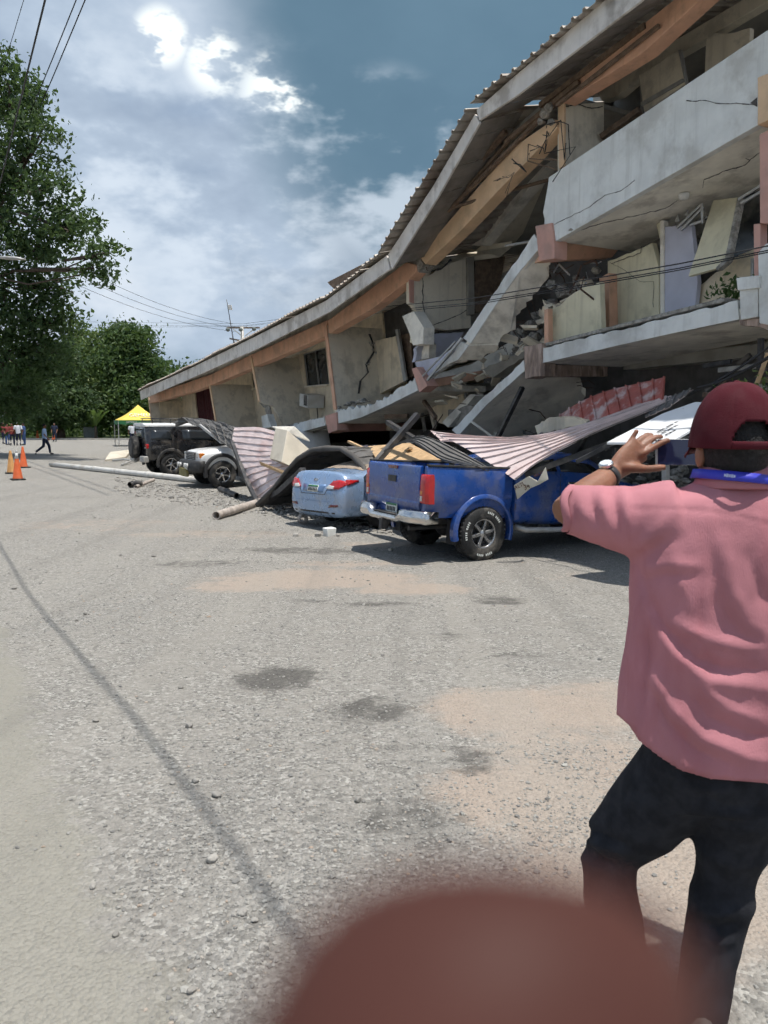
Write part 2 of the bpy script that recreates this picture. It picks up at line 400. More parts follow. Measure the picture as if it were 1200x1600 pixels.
# ------------------------------------------------------------------ the lot (one sheet out to the horizon)
def axis(dense0, dense1, step, lo, hi, grow=1.22):
    a = list(np.arange(dense0, dense1+1e-6, step)); s = step
    while a[-1] < hi: s *= grow; a.append(a[-1]+s)
    s = step
    while a[0] > lo: s *= grow; a.insert(0, a[0]-s)
    return np.array(a)
gx = axis(-10, 9, .1, -700, 700); gy = axis(.6, 17, .1, -60, 1500)
GX, GY = np.meshgrid(gx, gy)
hgt = gz(GX, GY)
def fnoise(x, y, sc, seed=0.): return mnoise.fractal(Vector((x*sc, y*sc, seed)), .9, 2., 4)
PATCH = {'damp': [(430, 1058, .34, .36, .9), (575, 1110, .33, .30, .8), (785, 938, .40, .36, .9), (818, 1020, .33, .16, .8), (708, 994, .22, .2, .55), (745, 985, .2, .12, .4),
                  (645, 1278, .30, .26, .85), (735, 1190, .16, .24, .8), (610, 1215, .3, .16, .3), (470, 860, 1.5, .45, .7), (300, 880, .9, .4, .55), (370, 878, .8, .35, .5), (590, 943, .7, .18, .7), (480, 938, .4, .16, .5),
                  (660, 1165, .3, .1, .5), (150, 775, 3., 1.2, .35), (420, 830, 1.6, .5, .4), (640, 1340, .25, .2, .7), (900, 1290, .3, .3, .35), (1180, 1290, .5, .5, .4)],
         'tan': [(500, 905, 1.75, .75, .9), (380, 915, .8, .5, .8), (640, 920, .9, .5, .8), (560, 880, 1.3, .4, .6), (850, 1110, .85, .55, .9), (760, 1100, .45, .4, .8), (930, 1090, .5, .5, .8), (820, 1240, .55, .42, .9), (760, 1250, .3, .35, .8), (900, 1180, .6, .5, .75),
                 (980, 1330, .6, .5, .8), (330, 835, 2.4, .7, .5), (600, 850, 1.2, .4, .5), (1060, 1380, .6, .5, .8), (150, 820, 2.5, 1.2, .45), (880, 900, 1.2, .5, .3)],
         'dust': [], 'coarse': [(450, 1430, .35, .9, .9), (330, 1250, .4, .9, .75), (150, 960, .7, 1.4, .8), (400, 1150, .7, .9, .45), (900, 1190, .35, .3, .9), (880, 1290, .3, .3, .8), (1000, 1250, .5, .6, .5), (520, 1200, .7, .5, .4), (600, 1380, .8, .5, .6), (480, 880, .9, .2, .6), (700, 870, .7, .3, .7), (620, 1270, .5, .4, .5), (250, 790, 3, .8, .5)]}
att = {}
for k, ps in PATCH.items():
    a = np.zeros_like(GX)
    for (px, py, rx, ry, amt) in ps:
        c = G(px, py)
        r = np.sqrt(((GX-c[0])/rx)**2+((GY-c[1])/ry)**2); a = np.maximum(a, amt*(1-sstep(.35, 1.35, r)))
    att[k] = a
# the smooth wheel-worn track along the left: everything left of a line through the photo
la, lb = G(20, 960), G(250, 1420)
nx, ny = (lb-la)[1], -(lb-la)[0]; ln = math.hypot(nx, ny)
dist = ((GX-la[0])*nx+(GY-la[1])*ny)/ln           # >0 on the lot side or the track side
if ((0-la[0])*nx+(6-la[1])*ny) > 0: dist = -dist
att['dust'] = sstep(-.25, .45, dist)*.9
bumps = np.array([[fnoise(x, y, 1.1) if abs(x) < 14 and y < 24 else 0. for x in gx] for y in gy])
hgt = hgt+bumps*.018-att['damp']*.012*(1-att['tan'])
me = bpy.data.meshes.new('ground'); nxg, nyg = len(gx), len(gy)
vs = np.stack([GX, GY, hgt], -1).reshape(-1, 3)
idx = np.arange(nxg*nyg).reshape(nyg, nxg)
fs = np.stack([idx[:-1, :-1], idx[:-1, 1:], idx[1:, 1:], idx[1:, :-1]], -1).reshape(-1, 4)
me.from_pydata(vs.tolist(), [], fs.tolist())
for k, a in att.items():
    at_ = me.attributes.new(k, 'FLOAT', 'POINT'); at_.data.foreach_set('value', a.reshape(-1).astype(np.float32))
gm = bpy.data.materials.new('lot_gravel'); gm.use_nodes = True; t = NB(gm.node_tree); t.n.clear(); M['lot_gravel'] = gm
out = t.node('ShaderNodeOutputMaterial'); p = t.node('ShaderNodeBsdfPrincipled'); t.l.new(p.outputs[0], out.inputs[0])
pos = t.node('ShaderNodeNewGeometry').outputs['Position']
def attr(k): return t.node('ShaderNodeAttribute', attribute_name=k).outputs['Fac']
na = t.noise(pos, 1.3, 5, .65, .2); nb = t.noise(pos, 6, 5, .65); nc = t.noise(pos, 32, 4, .7); nd = t.noise(pos, .35, 3, .6)
vo = t.node('ShaderNodeTexVoronoi'); t.l.new(pos, vo.inputs['Vector']); vo.inputs['Scale'].default_value = 60; vo.inputs['Randomness'].default_value = 1
vo2 = t.node('ShaderNodeTexVoronoi'); t.l.new(pos, vo2.inputs['Vector']); vo2.inputs['Scale'].default_value = 24
sp = t.node('ShaderNodeSeparateColor'); t.l.new(vo.outputs['Color'], sp.inputs[0])
sp2 = t.node('ShaderNodeSeparateColor'); t.l.new(vo2.outputs['Color'], sp2.inputs[0])
wob = t.math('ADD', t.math('MULTIPLY', t.math('SUBTRACT', nb, .5), 1.0), t.math('MULTIPLY', t.math('SUBTRACT', na, .5), .9))
def edge(k, lo, hi): return t.smooth(t.math('ADD', attr(k), wob), lo, hi)
base_c = t.mix(t.smooth(nd, .35, .65), (.228, .218, .200), (.272, .260, .236))
base_c = t.mix(t.math('MULTIPLY', t.smooth(na, .40, .70), .5), base_c, (.270, .254, .226))
stone = t.ramp(sp.outputs[0], [(0, (.10, .098, .092)), (.35, (.20, .194, .18)), (.72, (.29, .28, .258)), (1, (.46, .45, .42))])
speck = t.math('MULTIPLY', t.smooth(t.math('ADD', t.math('MULTIPLY', nb, .9), t.math('MULTIPLY', nc, .5)), .50, .82), .80)
stone_b = t.ramp(sp2.outputs[0], [(0, (.13, .127, .12)), (.5, (.235, .228, .21)), (1, (.37, .36, .335))])
base_c = t.mix(t.math('MULTIPLY', t.smooth(na, .38, .62), .38), base_c, stone_b)
base_c = t.mix(speck, base_c, stone)
cfac = edge('coarse', .35, .85)
stone2 = t.ramp(sp2.outputs[0], [(0, (.13, .13, .125)), (.5, (.24, .235, .22)), (1, (.36, .35, .33))])
base_c = t.mix(t.math('MULTIPLY', cfac, .5), base_c, t.mix(.5, stone, stone2))
base_c = t.mix(t.math('MULTIPLY', edge('dust', .45, .75), .9), base_c, t.mix(nc, (.235, .226, .195), (.272, .263, .228)))
tanc = t.mix(nb, (.315, .262, .218), (.36, .302, .252))
base_c = t.mix(t.math('MULTIPLY', edge('tan', .28, .80), .88), base_c, tanc)
dfac = t.smooth(t.math('ADD', attr('damp'), t.math('ADD', t.math('MULTIPLY', wob, 1.5), t.math('MULTIPLY', t.math('SUBTRACT', nc, .5), .9))), .30, .95)
base_c = t.mix(t.math('MULTIPLY', dfac, .86), base_c, t.mix(sp.outputs[1], (.055, .053, .05), (.105, .10, .093)))
mtr = t.node('ShaderNodeMapping'); t.l.new(pos, mtr.inputs[0]); mtr.inputs['Rotation'].default_value = (0, 0, R(-28.7)); mtr.inputs['Scale'].default_value = (1.9, .06, 1)
trk = t.noise(mtr.outputs[0], 1.0, 3, .6)
base_c = t.mix(t.math('MULTIPLY', t.smooth(trk, .52, .68), .28), base_c, (.30, .285, .255))
base_c = t.mix(t.math('MULTIPLY', t.smooth(trk, .48, .36), .22), base_c, (.15, .145, .135))
base_c = t.mix(t.math('MULTIPLY', t.smooth(nc, .3, .7), .22), base_c, (.14, .135, .125))
base_c = t.mix(1.0, base_c, (1.13, 1.118, 1.10), 'MULTIPLY')
t.l.new(base_c, p.inputs['Base Color']); p.inputs['Roughness'].default_value = .95; p.inputs['Specular IOR Level'].default_value = .15
hh = t.math('ADD', t.math('MULTIPLY', vo.outputs['Distance'], -.9), t.math('ADD', t.math('MULTIPLY', nc, 1.1), t.math('MULTIPLY', t.math('MULTIPLY', vo2.outputs['Distance'], cfac), -1.6)))
bn = t.node('ShaderNodeBump'); bn.inputs['Strength'].default_value = .75; bn.inputs['Distance'].default_value = .018
t.l.new(hh, bn.inputs['Height']); t.l.new(bn.outputs[0], p.inputs['Normal'])
me.materials.append(gm); me.polygons.foreach_set('use_smooth', [True]*len(me.polygons))
ground = bpy.data.objects.new('ground', me); col.objects.link(ground); ground['kind'] = 'structure'
def gh(x, y):
    """height of the sheet at a spot"""
    i = min(max(np.searchsorted(gx, x)-1, 0), nxg-2); j = min(max(np.searchsorted(gy, y)-1, 0), nyg-2)
    a = (x-gx[i])/(gx[i+1]-gx[i]); b = (y-gy[j])/(gy[j+1]-gy[j])
    return float(hgt[j, i]*(1-a)*(1-b)+hgt[j, i+1]*a*(1-b)+hgt[j+1, i]*(1-a)*b+hgt[j+1, i+1]*a*b)

# loose gravel: uncountable small stones
ico = bmesh.new(); bmesh.ops.create_icosphere(ico, subdivisions=1, radius=1); IV = np.array([v.co[:] for v in ico.verts]); IF = [tuple(v.index for v in f.verts) for f in ico.faces]; ico.free()
IV12 = None
ic = bmesh.new(); bmesh.ops.create_icosphere(ic, subdivisions=1, radius=1); ic.free()
PHI = (1+5**.5)/2
IV0 = np.array([(-1, PHI, 0), (1, PHI, 0), (-1, -PHI, 0), (1, -PHI, 0), (0, -1, PHI), (0, 1, PHI), (0, -1, -PHI), (0, 1, -PHI), (PHI, 0, -1), (PHI, 0, 1), (-PHI, 0, -1), (-PHI, 0, 1)])/math.hypot(1, PHI)
IF0 = np.array([(0, 11, 5), (0, 5, 1), (0, 1, 7), (0, 7, 10), (0, 10, 11), (1, 5, 9), (5, 11, 4), (11, 10, 2), (10, 7, 6), (7, 1, 8), (3, 9, 4), (3, 4, 2), (3, 2, 6), (3, 6, 8), (3, 8, 9), (4, 9, 5), (2, 4, 11), (6, 2, 10), (8, 6, 7), (9, 8, 1)])
def rockverts(r, flat=.6):
    v = IV0*(1+rng.uniform(-.28, .28, (12, 1)))*np.array([1, rng.uniform(.6, 1), flat*rng.uniform(.6, 1.1)])*r
    a = rng.uniform(0, 6.28); c, s = math.cos(a), math.sin(a)
    return v@np.array([[c, s, 0], [-s, c, 0], [0, 0, 1]])
def sample_att(k, x, y):
    i = np.clip(np.searchsorted(gx, x)-1, 0, nxg-1); j = np.clip(np.searchsorted(gy, y)-1, 0, nyg-1); return att[k][j, i]
gv, gf = [], []; cnt = 0; tries = 0
NT = 120000; rrs = 2.0*np.exp(rng.uniform(0, 2.25, NT)); ths = rng.uniform(-.62, .62, NT); xs, ys = rrs*np.sin(ths), rrs*np.cos(ths)
sa = {k: sample_att(k, xs, ys) for k in att}; pick = rng.random(NT)
dens0 = .10+1.1*sa['coarse']+.05*sa['damp']-.13*sa['dust']-.08*sa['tan']
order = np.nonzero(pick < dens0+.5)[0]
for tries in order:
    if cnt >= 17000: break
    rr, x, y = float(rrs[tries]), float(xs[tries]), float(ys[tries])
    dens = dens0[tries]+.5*max(0, fnoise(x, y, 1.3, 5.)-.05)
    if pick[tries] > dens: continue
    r = .0035+.0075*rng.random()**3.0+(.010*rng.random() if rng.random() < .03 else 0)
    r *= (.72+.085*rr)
    v = rockverts(r, .62)+np.array([x, y, gh(x, y)+r*.22]); gf.append(IF0+12*cnt); gv.append(v); cnt += 1
me = bpy.data.meshes.new('gravel'); me.from_pydata(np.concatenate(gv).tolist(), [], np.concatenate(gf).tolist())
sm = bpy.data.materials.new('stones'); sm.use_nodes = True; t = NB(sm.node_tree); p = sm.node_tree.nodes['Principled BSDF']
t.l.new(t.ramp(t.node('ShaderNodeNewGeometry').outputs['Random Per Island'], [(0, (.165, .16, .15)), (.35, (.235, .228, .21)), (.7, (.28, .27, .245)), (.93, (.34, .33, .30)), (1, (.33, .26, .20))]), p.inputs['Base Color']); p.inputs['Roughness'].default_value = .9
M['stones'] = sm; me.materials.append(sm)
gr = bpy.data.objects.new('gravel', me); col.objects.link(gr); tag(gr, 'loose grey gravel scattered over the dusty lot', 'gravel', None, 'stuff')
# larger stones one can pick out
for k, (px, py, r) in enumerate([(338, 1245, .05), (150, 1130, .035), (134, 960, .04), (22, 920, .05), (145, 1040, .03), (398, 1438, .024), (145, 1385, .024), (181, 1462, .02), (378, 1428, .03), (332, 1345, .04), (412, 1484, .034),
                              (283, 1076, .035), (295, 1137, .04), (305, 1222, .034), (600, 1550, .02), (560, 1250, .035), (540, 815, .05), (120, 970, .03), (80, 1010, .025), (228, 1388, .02), (300, 1552, .028), (270, 1225, .022), (545, 1115, .02), (240, 870, .06)]):
    r *= .72; q = G(px, py); mb = MB(); v = rockverts(r, .75); mb.add(v+np.array([q[0], q[1], gh(q[0], q[1])+r*.35]), [tuple(f) for f in IF0.tolist()])
    o = mb.build('stone', 'concrete', None, bevel=r*.25)
    tag(o, 'loose grey stone lying on the gravel lot', 'stone', 'larger stones on the lot')

# ------------------------------------------------------------------ verge, kerb
def strip(name, pts_near, pts_far, z, m, th=.0):
    mb = MB()
    mb.prism([np.array([x, y, z]) for x, y in pts_near]+[np.array([x, y, z]) for x, y in pts_far[::-1]], (0, 0, -max(th, .05))); return mb.build(name, m)
lawn_m = mat('lawn', (.07, .11, .035), .95, .35, 1.4, c2=(.13, .16, .06), bump=.6, bscale=20)
lawn = strip('lawn', [(-120, 73), (-14, 76), (30, 92)], [(-120, 190), (-14, 190), (60, 190)], .14, 'lawn', .2); lawn['kind'] = 'structure'
mb = MB(); kp = [(-120, 72.75), (-14, 75.75), (30, 91.7)]
for a, b in zip(kp, kp[1:]): mb.beam((*a, .08), (*b, .08), .18, .17)
kerb = mb.build('kerb', 'kerb'); kerb['kind'] = 'structure'

# ------------------------------------------------------------------ trees
def leaves(mb_v, mb_f, c, rad, n, size, shell=.55):
    """leaf-sized faces gathered in twig clumps through an ellipsoid"""
    ncl = max(6, n//22)
    for _ in range(ncl):
        d = rng.normal(size=3); d /= np.linalg.norm(d); rr = shell+(1-shell)*rng.random()**.6
        if rng.random() < .18: rr *= rng.uniform(.3, .9)
        cc = np.asarray(c)+d*rr*np.asarray(rad)*rng.uniform(.82, 1.12)
        m = 22; sp_ = size*rng.uniform(1.6, 3.2)
        off = rng.normal(size=(m, 3))*np.array([1, 1, .62])*sp_*.62
        P = cc+off
        a = rng.normal(size=(m, 3)); a[:, 2] -= .25; a /= np.linalg.norm(a, axis=1)[:, None]
        b = np.cross(a, rng.normal(size=(m, 3))+np.array([0, 0, .9])); b /= np.linalg.norm(b, axis=1)[:, None]
        s_ = size*rng.uniform(.45, 1.35, (m, 1))*rng.uniform(.75, 1.25)
        nn = np.cross(a, b)*s_*.16
        q = np.stack([P-a*s_*.5, P+b*s_*.30+nn, P+a*s_*.6, P-b*s_*.30+nn], 1).reshape(-1, 3)
        o = sum(len(k) for k in mb_v) if False else mb_f['n']
        mb_v.append(q); mb_f['l'].append(np.arange(m*4).reshape(m, 4)+o); mb_f['n'] += m*4
def tree(name, label, base, blobs, lm, nleaf, size, trunk_h, trunk_r, group='trees along the lot', limbs=True):
    base = np.asarray(base, float); t_ = thing(name, label, 'tree', base, group=group)
    V_, F_ = [], {'l': [], 'n': 0}
    vol = sum((b[1][0]*b[1][1]*b[1][2])**(.67) for b in blobs)
    for c, rad in blobs:
        leaves(V_, F_, c, rad, int(nleaf*(rad[0]*rad[1]*rad[2])**.67/vol), size)
    me_ = bpy.data.meshes.new('crown'); me_.from_pydata(np.concatenate(V_).tolist(), [], np.concatenate(F_['l']).tolist())
    link('crown', me_, lm, t_)
    mb_ = MB(); top = base+np.array([0, 0, trunk_h]); mid = lerp(base, top, .5)+np.array([.15, .1, 0])
    mb_.tube([base-np.array([0, 0, .3]), lerp(base, mid, .3), mid, top], [trunk_r*1.35, trunk_r, trunk_r*.85, trunk_r*.6], 10)
    if limbs:
        for c, rad in blobs:
            c = np.asarray(c); st = lerp(mid, top, rng.uniform(.3, 1)); k = lerp(st, c, .5)+np.array([0, 0, .08*np.linalg.norm(c-st)])
            k = k+rng.normal(size=3)*.12*np.linalg.norm(c-st); mb_.tube([st, lerp(st, k, .55)+rng.normal(size=3)*.05*np.linalg.norm(c-st), k, lerp(k, c, .6)+rng.normal(size=3)*.04*np.linalg.norm(c-st), c], [trunk_r*.36, trunk_r*.24, trunk_r*.16, trunk_r*.09, trunk_r*.04], 6)
            for _ in range(3):
                e = c+rng.uniform(-.75, .75, 3)*np.asarray(rad); mb_.tube([lerp(k, c, .6), lerp(c, e, .4), e], [trunk_r*.14, trunk_r*.09, trunk_r*.03], 5)
    mb_.build('trunk', 'bark', t_, smooth=True)
    return t_
def pb(px, py, y, rpx, rz=None, dy=None):
    k = np.linalg.norm(ray(px, py))*y/ray(px, py)[1]/1200
    r = rpx*k; return (W(px, py, y), (r, dy or r, (rz or rpx*.8)*k))
# the big broad tree whose crown leans in from the edge of the lot
bl = [pb(25, 150, 40, 42, 40), pb(-30, 120, 41, 60), pb(60, 215, 39, 36, 34), pb(15, 260, 40, 55), pb(75, 300, 38, 34, 30), pb(110, 355, 38, 40, 26), pb(160, 395, 37, 30, 20), pb(150, 425, 37.5, 26, 14), pb(70, 380, 39, 46, 34), pb(20, 380, 40, 60),
      pb(-40, 300, 41, 80), pb(85, 445, 41, 36, 26), pb(40, 480, 41, 60), pb(100, 500, 42, 26, 22), pb(75, 550, 42, 42, 40), pb(10, 570, 41, 60), pb(-50, 480, 42, 80), pb(-90, 200, 42, 80), pb(45, 615, 43, 44, 30), pb(-20, 640, 43, 50, 24)]
tree('broad_tree', 'tall dark tree with spreading limbs overhanging the lot beside the wires', (-26.5, 42, 0), bl, 'leaf_dark', 36000, .25, 9, .5)
bl = [pb(205, 535, 82, 34), pb(225, 580, 82, 34), pb(185, 575, 81, 36), pb(238, 610, 82, 26), pb(205, 625, 80, 40), pb(178, 640, 80, 30), pb(190, 520, 83, 20)]
tree('leafy_tree', 'rounded green tree rising beside the far end of the broken roof', (W(210, 690, 82)[0], 82, .1), bl, 'leaf_mid', 16000, .42, 5, .35)
bl = [pb(150, 545, 92, 18, 30), pb(130, 575, 92, 26, 34), pb(165, 600, 91, 26, 30), pb(140, 640, 90, 32, 26), pb(115, 530, 93, 16, 22)]
tree('pale_tree', 'pale yellow-green tree showing behind the darker crowns', (W(145, 690, 92)[0], 92, .1), bl, 'leaf_bright', 11000, .42, 5, .3)
bl = [pb(95, 580, 78, 30, 44), pb(110, 630, 77, 36), pb(70, 640, 77, 36, 30), pb(85, 560, 78, 20)]
tree('dark_tree', 'dense shaded tree behind the walking person', (W(95, 690, 78)[0], 78, .1), bl, 'leaf_dark', 12000, .38, 4, .4)
bl = [pb(30, 610, 84, 45), pb(-10, 600, 85, 50), pb(20, 560, 86, 45), pb(60, 600, 85, 35)]
tree('hedge_tree', 'shady tree behind the standing group of people', (W(20, 690, 85)[0], 85, .1), bl, 'leaf_mid', 10000, .42, 4, .4)
bl = [pb(300, 600, 100, 34), pb(270, 620, 98, 30), pb(250, 640, 96, 28), pb(330, 640, 105, 40)]
tree('roadside_tree', 'small tree mostly hidden behind the end wall of the building', (W(285, 690, 99)[0], 99, .1), bl, 'leaf_mid', 5000, .5, 4, .3)
# undergrowth along the verge
V_, F_ = [], {'l': [], 'n': 0}
for k in range(60):
    x = rng.uniform(-42, -8); y = rng.uniform(80, 92); h = rng.uniform(.7, 2.6)
    leaves(V_, F_, (x, y, h*.55), (rng.uniform(1, 2.2), 1.3, h*.6), 150, .34)
me_ = bpy.data.meshes.new('undergrowth'); me_.from_pydata(np.concatenate(V_).tolist(), [], np.concatenate(F_['l']).tolist())
tag(link('undergrowth', me_, 'leaf_mid'), 'dark green bushes massed along the far verge', 'bushes', None, 'stuff')
V_, F_ = [], {'l': [], 'n': 0}
for k in range(300):
    x = rng.uniform(-60, 20); y = rng.uniform(95, 130); leaves(V_, F_, (x, y, rng.uniform(1, 8)), (3.2, 2, 2.5), 110, .75)
me_ = bpy.data.meshes.new('woodland'); me_.from_pydata(np.concatenate(V_).tolist(), [], np.concatenate(F_['l']).tolist())
tag(link('woodland', me_, 'leaf_dark'), 'dark wood closing the view behind the verge', 'woodland', None, 'stuff')
# banana-like plant with broad drooping leaves
bp_ = np.array([W(150, 686, 77)[0], 77, .12]); t_ = thing('broad_leaf_plant', 'plant with long arching leaves at the foot of the pale tree', 'plant', bp_)
for k in range(9):
    a = k*.7; L_ = rng.uniform(2.2, 3.4); mb = MB(); rl = []
    for j in range(8):
        u_ = j/7; r_ = L_*u_; z_ = 1.2+2.3*math.sin(u_*1.9)*.8; wd = .3*math.sin(math.pi*min(u_*.9+.08, 1))
        c = bp_+np.array([math.cos(a)*r_*.7, math.sin(a)*r_*.7, z_*.9]); s_ = np.array([-math.sin(a), math.cos(a), 0])*wd
        rl.append([c-s_+Z*.03, c-Z*.02, c+s_+Z*.03])
    mb.loft(rl, cap=False, closed=False); mb.build('leaf', 'leaf_bright', t_, smooth=True, fix=False)
MB().tube([bp_, bp_+Z*1.3], [.16, .1], 8).build('stem', 'bark', t_)

# ------------------------------------------------------------------ the collapsed building
bld = thing('collapsed_building', 'long collapsed cream and peach building with broken balconies and a sagging roof', 'building', B(12, 4, 0))
def part(name, m, mb, parent=None, bevel=.012, label=None, smooth=False):
    o = mb.build(name, m, parent or bld, bevel=bevel, smooth=smooth)
    if label: o['label'] = label
    return o
def px_prism(pts, d, th, amp=0, edges=None, step=.12, seed=0, vec=None):
    """outline on the plane d behind the front, given real thickness into the building"""
    P = [FP(x, y, d) for x, y in pts]
    if amp: P = jag(P, amp, step, edges, seed)
    return MB().prism(P, N*th if vec is None else vec)
def at_s(s0, px, py, d):
    return FP(px, py, d)
def back(q, d):
    """same place along the front and same height, at another depth"""
    s, _, z = sdz(q); return B(s, d, z)
def quad_slab(a, b, c, d, vec): return MB().prism([a, b, c, d], vec)

# -- roof: fascia boards, ribbed sheets, soffit boards ------------------------------------------
fas = [((218, 611), (220, 625)), ((300, 574), (301, 590)), ((400, 525), (402, 545)), ((510, 469), (514, 488)), ((604, 399), (609, 421))]
fas2 = [((606, 398), (612, 421)), ((678, 288), (683, 309)), ((742, 178), (749, 192))]
fas3 = [((744, 172), (749, 188)), ((800, 122), (805, 151)), ((945, 0), (1003, 0)), ((1190, -210), (1260, -195)), ((1420, -420), (1500, -410))]
DE = -.8
def run(fl, name='fascia', m='fascia'):
    for a, b in zip(fl, fl[1:]):
        P = [FP(*a[0], DE), FP(*b[0], DE), FP(*b[1], DE), FP(*a[1], DE)]
        part(name, m, MB().prism(P, N*.05), bevel=.008)
run(fas); run(fas2); run(fas3[:3])
# the near eave board is fixed along a straight line past the frame
e0, e1 = FP(805, 117, DE), FP(945, 0, DE)
def roof_run(p0, p1, n_sheet, rise, depth, over=.12, name='roof_sheet', drop=.03, parent=None):
    """ribbed sheets laid from the eave line up into the building; each its own piece"""
    p0 = np.asarray(p0); p1 = np.asarray(p1); L = np.linalg.norm(p1-p0); dr = (p1-p0)/L; inn = N*math.cos(rise)+Z*math.sin(rise)
    for k in range(n_sheet):
        a = p0+dr*(L*k/n_sheet); b = p0+dr*(L*(k+1)/n_sheet-.006)
        jog = rng.uniform(-.05, .05); lift = Z*(drop+rng.uniform(0, .02))
        nr = max(3, int(np.linalg.norm(b-a)/.2)); top = []; bot = []
        nrm = np.cross(dr, inn); nrm /= np.linalg.norm(nrm)
        if nrm[2] < 0: nrm = -nrm
        line = []
        for j in range(nr):
            for u_, h in ((0, 0), (.62, 0), (.70, .045), (.88, .045), (.96, 0)):
                line.append(lerp(a, b, (j+u_)/nr)+nrm*h)
        line.append(b)
        st = -N*(over+jog)+lift
        mb = MB(); rings = [[q+st for q in line], [q+inn*depth+lift for q in line]]
        low = [[q-nrm*.012 for q in rr] for rr in rings]
        n = len(line)
        vs = rings[0]+rings[1]+low[0]+low[1]; fs = []
        for i in range(n-1):
            fs += [(i, i+1, i+1+n, i+n), (i+2*n, i+3*n, i+1+3*n, i+1+2*n), (i, i+2*n, i+1+2*n, i+1)]
        mb.add(vs, fs); part(name, 'roof_sheet', mb, parent, bevel=0)
RF = [FP(218, 611, DE), FP(300, 574, DE), FP(400, 525, DE), FP(510, 469, DE), FP(604, 399, DE), FP(742, 176, DE)]
for (a, b, ns) in [(0, 1, 9), (1, 2, 7), (2, 3, 4), (3, 4, 3)]:
    roof_run(RF[a], RF[b], ns, R(13), 6.5)
roof_run(FP(606, 398, DE), FP(742, 176, DE), 4, R(13), 6.5, over=.2)
U3 = (FP(945, 0, DE)-FP(757, 150, DE)); roof_run(FP(746, 168, DE), FP(757, 152, DE)+U3*2.6, 8, R(13), 6.5, over=.14)
E3 = lambda k: FP(757, 152, DE)+U3*k
# near fascia continues past the frame
a_t, b_t = E3(1.0), E3(2.7); part('fascia', 'fascia', MB().prism([a_t, b_t, b_t-Z*.36, a_t-Z*.36], N*.05), bevel=.008)
# soffit boards between fascia and ring beam
def soffit(p0, p1, n, d1=.05, tilt=0.0, gap=.012):
    for k in range(n):
        a = lerp(p0, p1, (k+gap)/n); b = lerp(p0, p1, (k+1-gap)/n); sg = rng.uniform(-.02, .02)
        P = [a+N*.05, b+N*.05, back(b, d1)+Z*(tilt+sg), back(a, d1)+Z*(tilt+sg)]
        part('soffit_board', 'soffit_board', MB().prism(P, Z*.015), bevel=0)
soffit(FP(220, 625, DE)+Z*.05, FP(402, 545, DE)+Z*.05, 14, .05, .42); soffit(FP(402, 545, DE)+Z*.05, FP(609, 421, DE)+Z*.05, 9, .05, .42)
soffit(FP(612, 420, DE)+Z*.04, FP(749, 192, DE)+Z*.04, 11, .2, .34, .03); soffit(FP(749, 190, DE)+Z*.05, FP(805, 151, DE)+Z*.05, 4, .1, .34, .03); soffit(FP(805, 151, DE)+Z*.05, E3(2.6)-Z*.30, 18, .1, .38, .03)
# battens, torn wiring and dark lining hanging in the gap under the broken eave
for k, (a, b, th) in enumerate([((625, 402), (790, 205), .09), ((640, 395), (800, 215), .06), ((612, 418), (760, 235), .05), ((700, 330), (870, 160), .07), ((790, 222), (905, 128), .08), ((845, 165), (1010, 40), .1), ((870, 165), (1030, 40), .06)]):
    part('batten', 'timber', MB().beam(FP(*a, -.12+.05*(k % 3)), FP(*b, -.05+.06*(k % 2)), th, th*.9), bevel=.006)
for k in range(9):
    x = rng.uniform(770, 865); y = 420-(x-650)*1.06+rng.uniform(-15, 10)
    a = FP(x, y, -.25); pts = [a+rng.normal(size=3)*.05*j+U*rng.uniform(-.5, -.1)*j*.35-Z*.02*j*j for j in range(5)]
    part('torn_wire', 'timber' if k % 2 else 'wire_black', MB().tube(pts, rng.uniform(.005, .013), 5), bevel=0)
for k, (x, y, r) in enumerate([(852, 178, .12), (845, 190, .09), (858, 168, .1), (862, 190, .08)]):
    v = rockverts(r, .9); part('broken_chunk', 'concrete_broken', MB().add(v+FP(x, y, -.1), [tuple(f) for f in IF0.tolist()]), bevel=.01)
# raised torn end of the far roof ridge
P = [FP(511, 441, 1.2), FP(604, 393, 1.2), FP(606, 404, 1.2), FP(522, 452, 1.2)]
part('torn_roof_edge', 'timber', MB().prism(P, N*.5), label='torn dark ridge sheet standing above the roof')
part('roof_prop', 'timber', MB().prism([FP(521, 447, 1.25), FP(535, 443, 1.25), FP(535, 470, 1.25), FP(521, 470, 1.25)], N*.3))
for k in range(10):
    x = 525+k*8; y = 447-k*4.9
    part('torn_roof_edge', 'roof_sheet', MB().prism([FP(x, y, .2), FP(x+9, y-5, .2), FP(x+10, y+4+rng.uniform(0, 4), .2), FP(x+1, y+9+rng.uniform(0, 4), .2)], N*.4), bevel=0)

# -- ring beams -----------------------------------------------------------------------------------
def ring(pts, d, th, m, amp=0, label=None, edges=None):
    part('ring_beam', m, px_prism(pts, d, th, amp, edges), label=label)
ring([(233, 618), (329, 585), (394, 553), (394, 575), (334, 600), (305, 611), (248, 627), (234, 630)], 0, .3, 'peach')
ring([(395, 553), (511, 500), (511, 524), (412, 567), (396, 573)], .02, .3, 'peach')
ring([(512, 501), (634, 410), (648, 413), (650, 424), (638, 438), (583, 481), (514, 521)], 0, .3, 'peach')
ring([(655, 400), (700, 347), (760, 277), (807, 226), (866, 186), (871, 199), (830, 245), (778, 298), (720, 360), (664, 413)], .02, .3, 'peach_pale', label='fallen ochre ring beam hanging along the broken slope')
ring([(873, 142), (945, 85), (1100, -38), (1104, -10), (1005, 82), (945, 120), (878, 161)], 0, .3, 'peach')
ring([(1103, -40), (1260, -170), (1260, -120), (1104, -8)], .01, .3, 'peach')
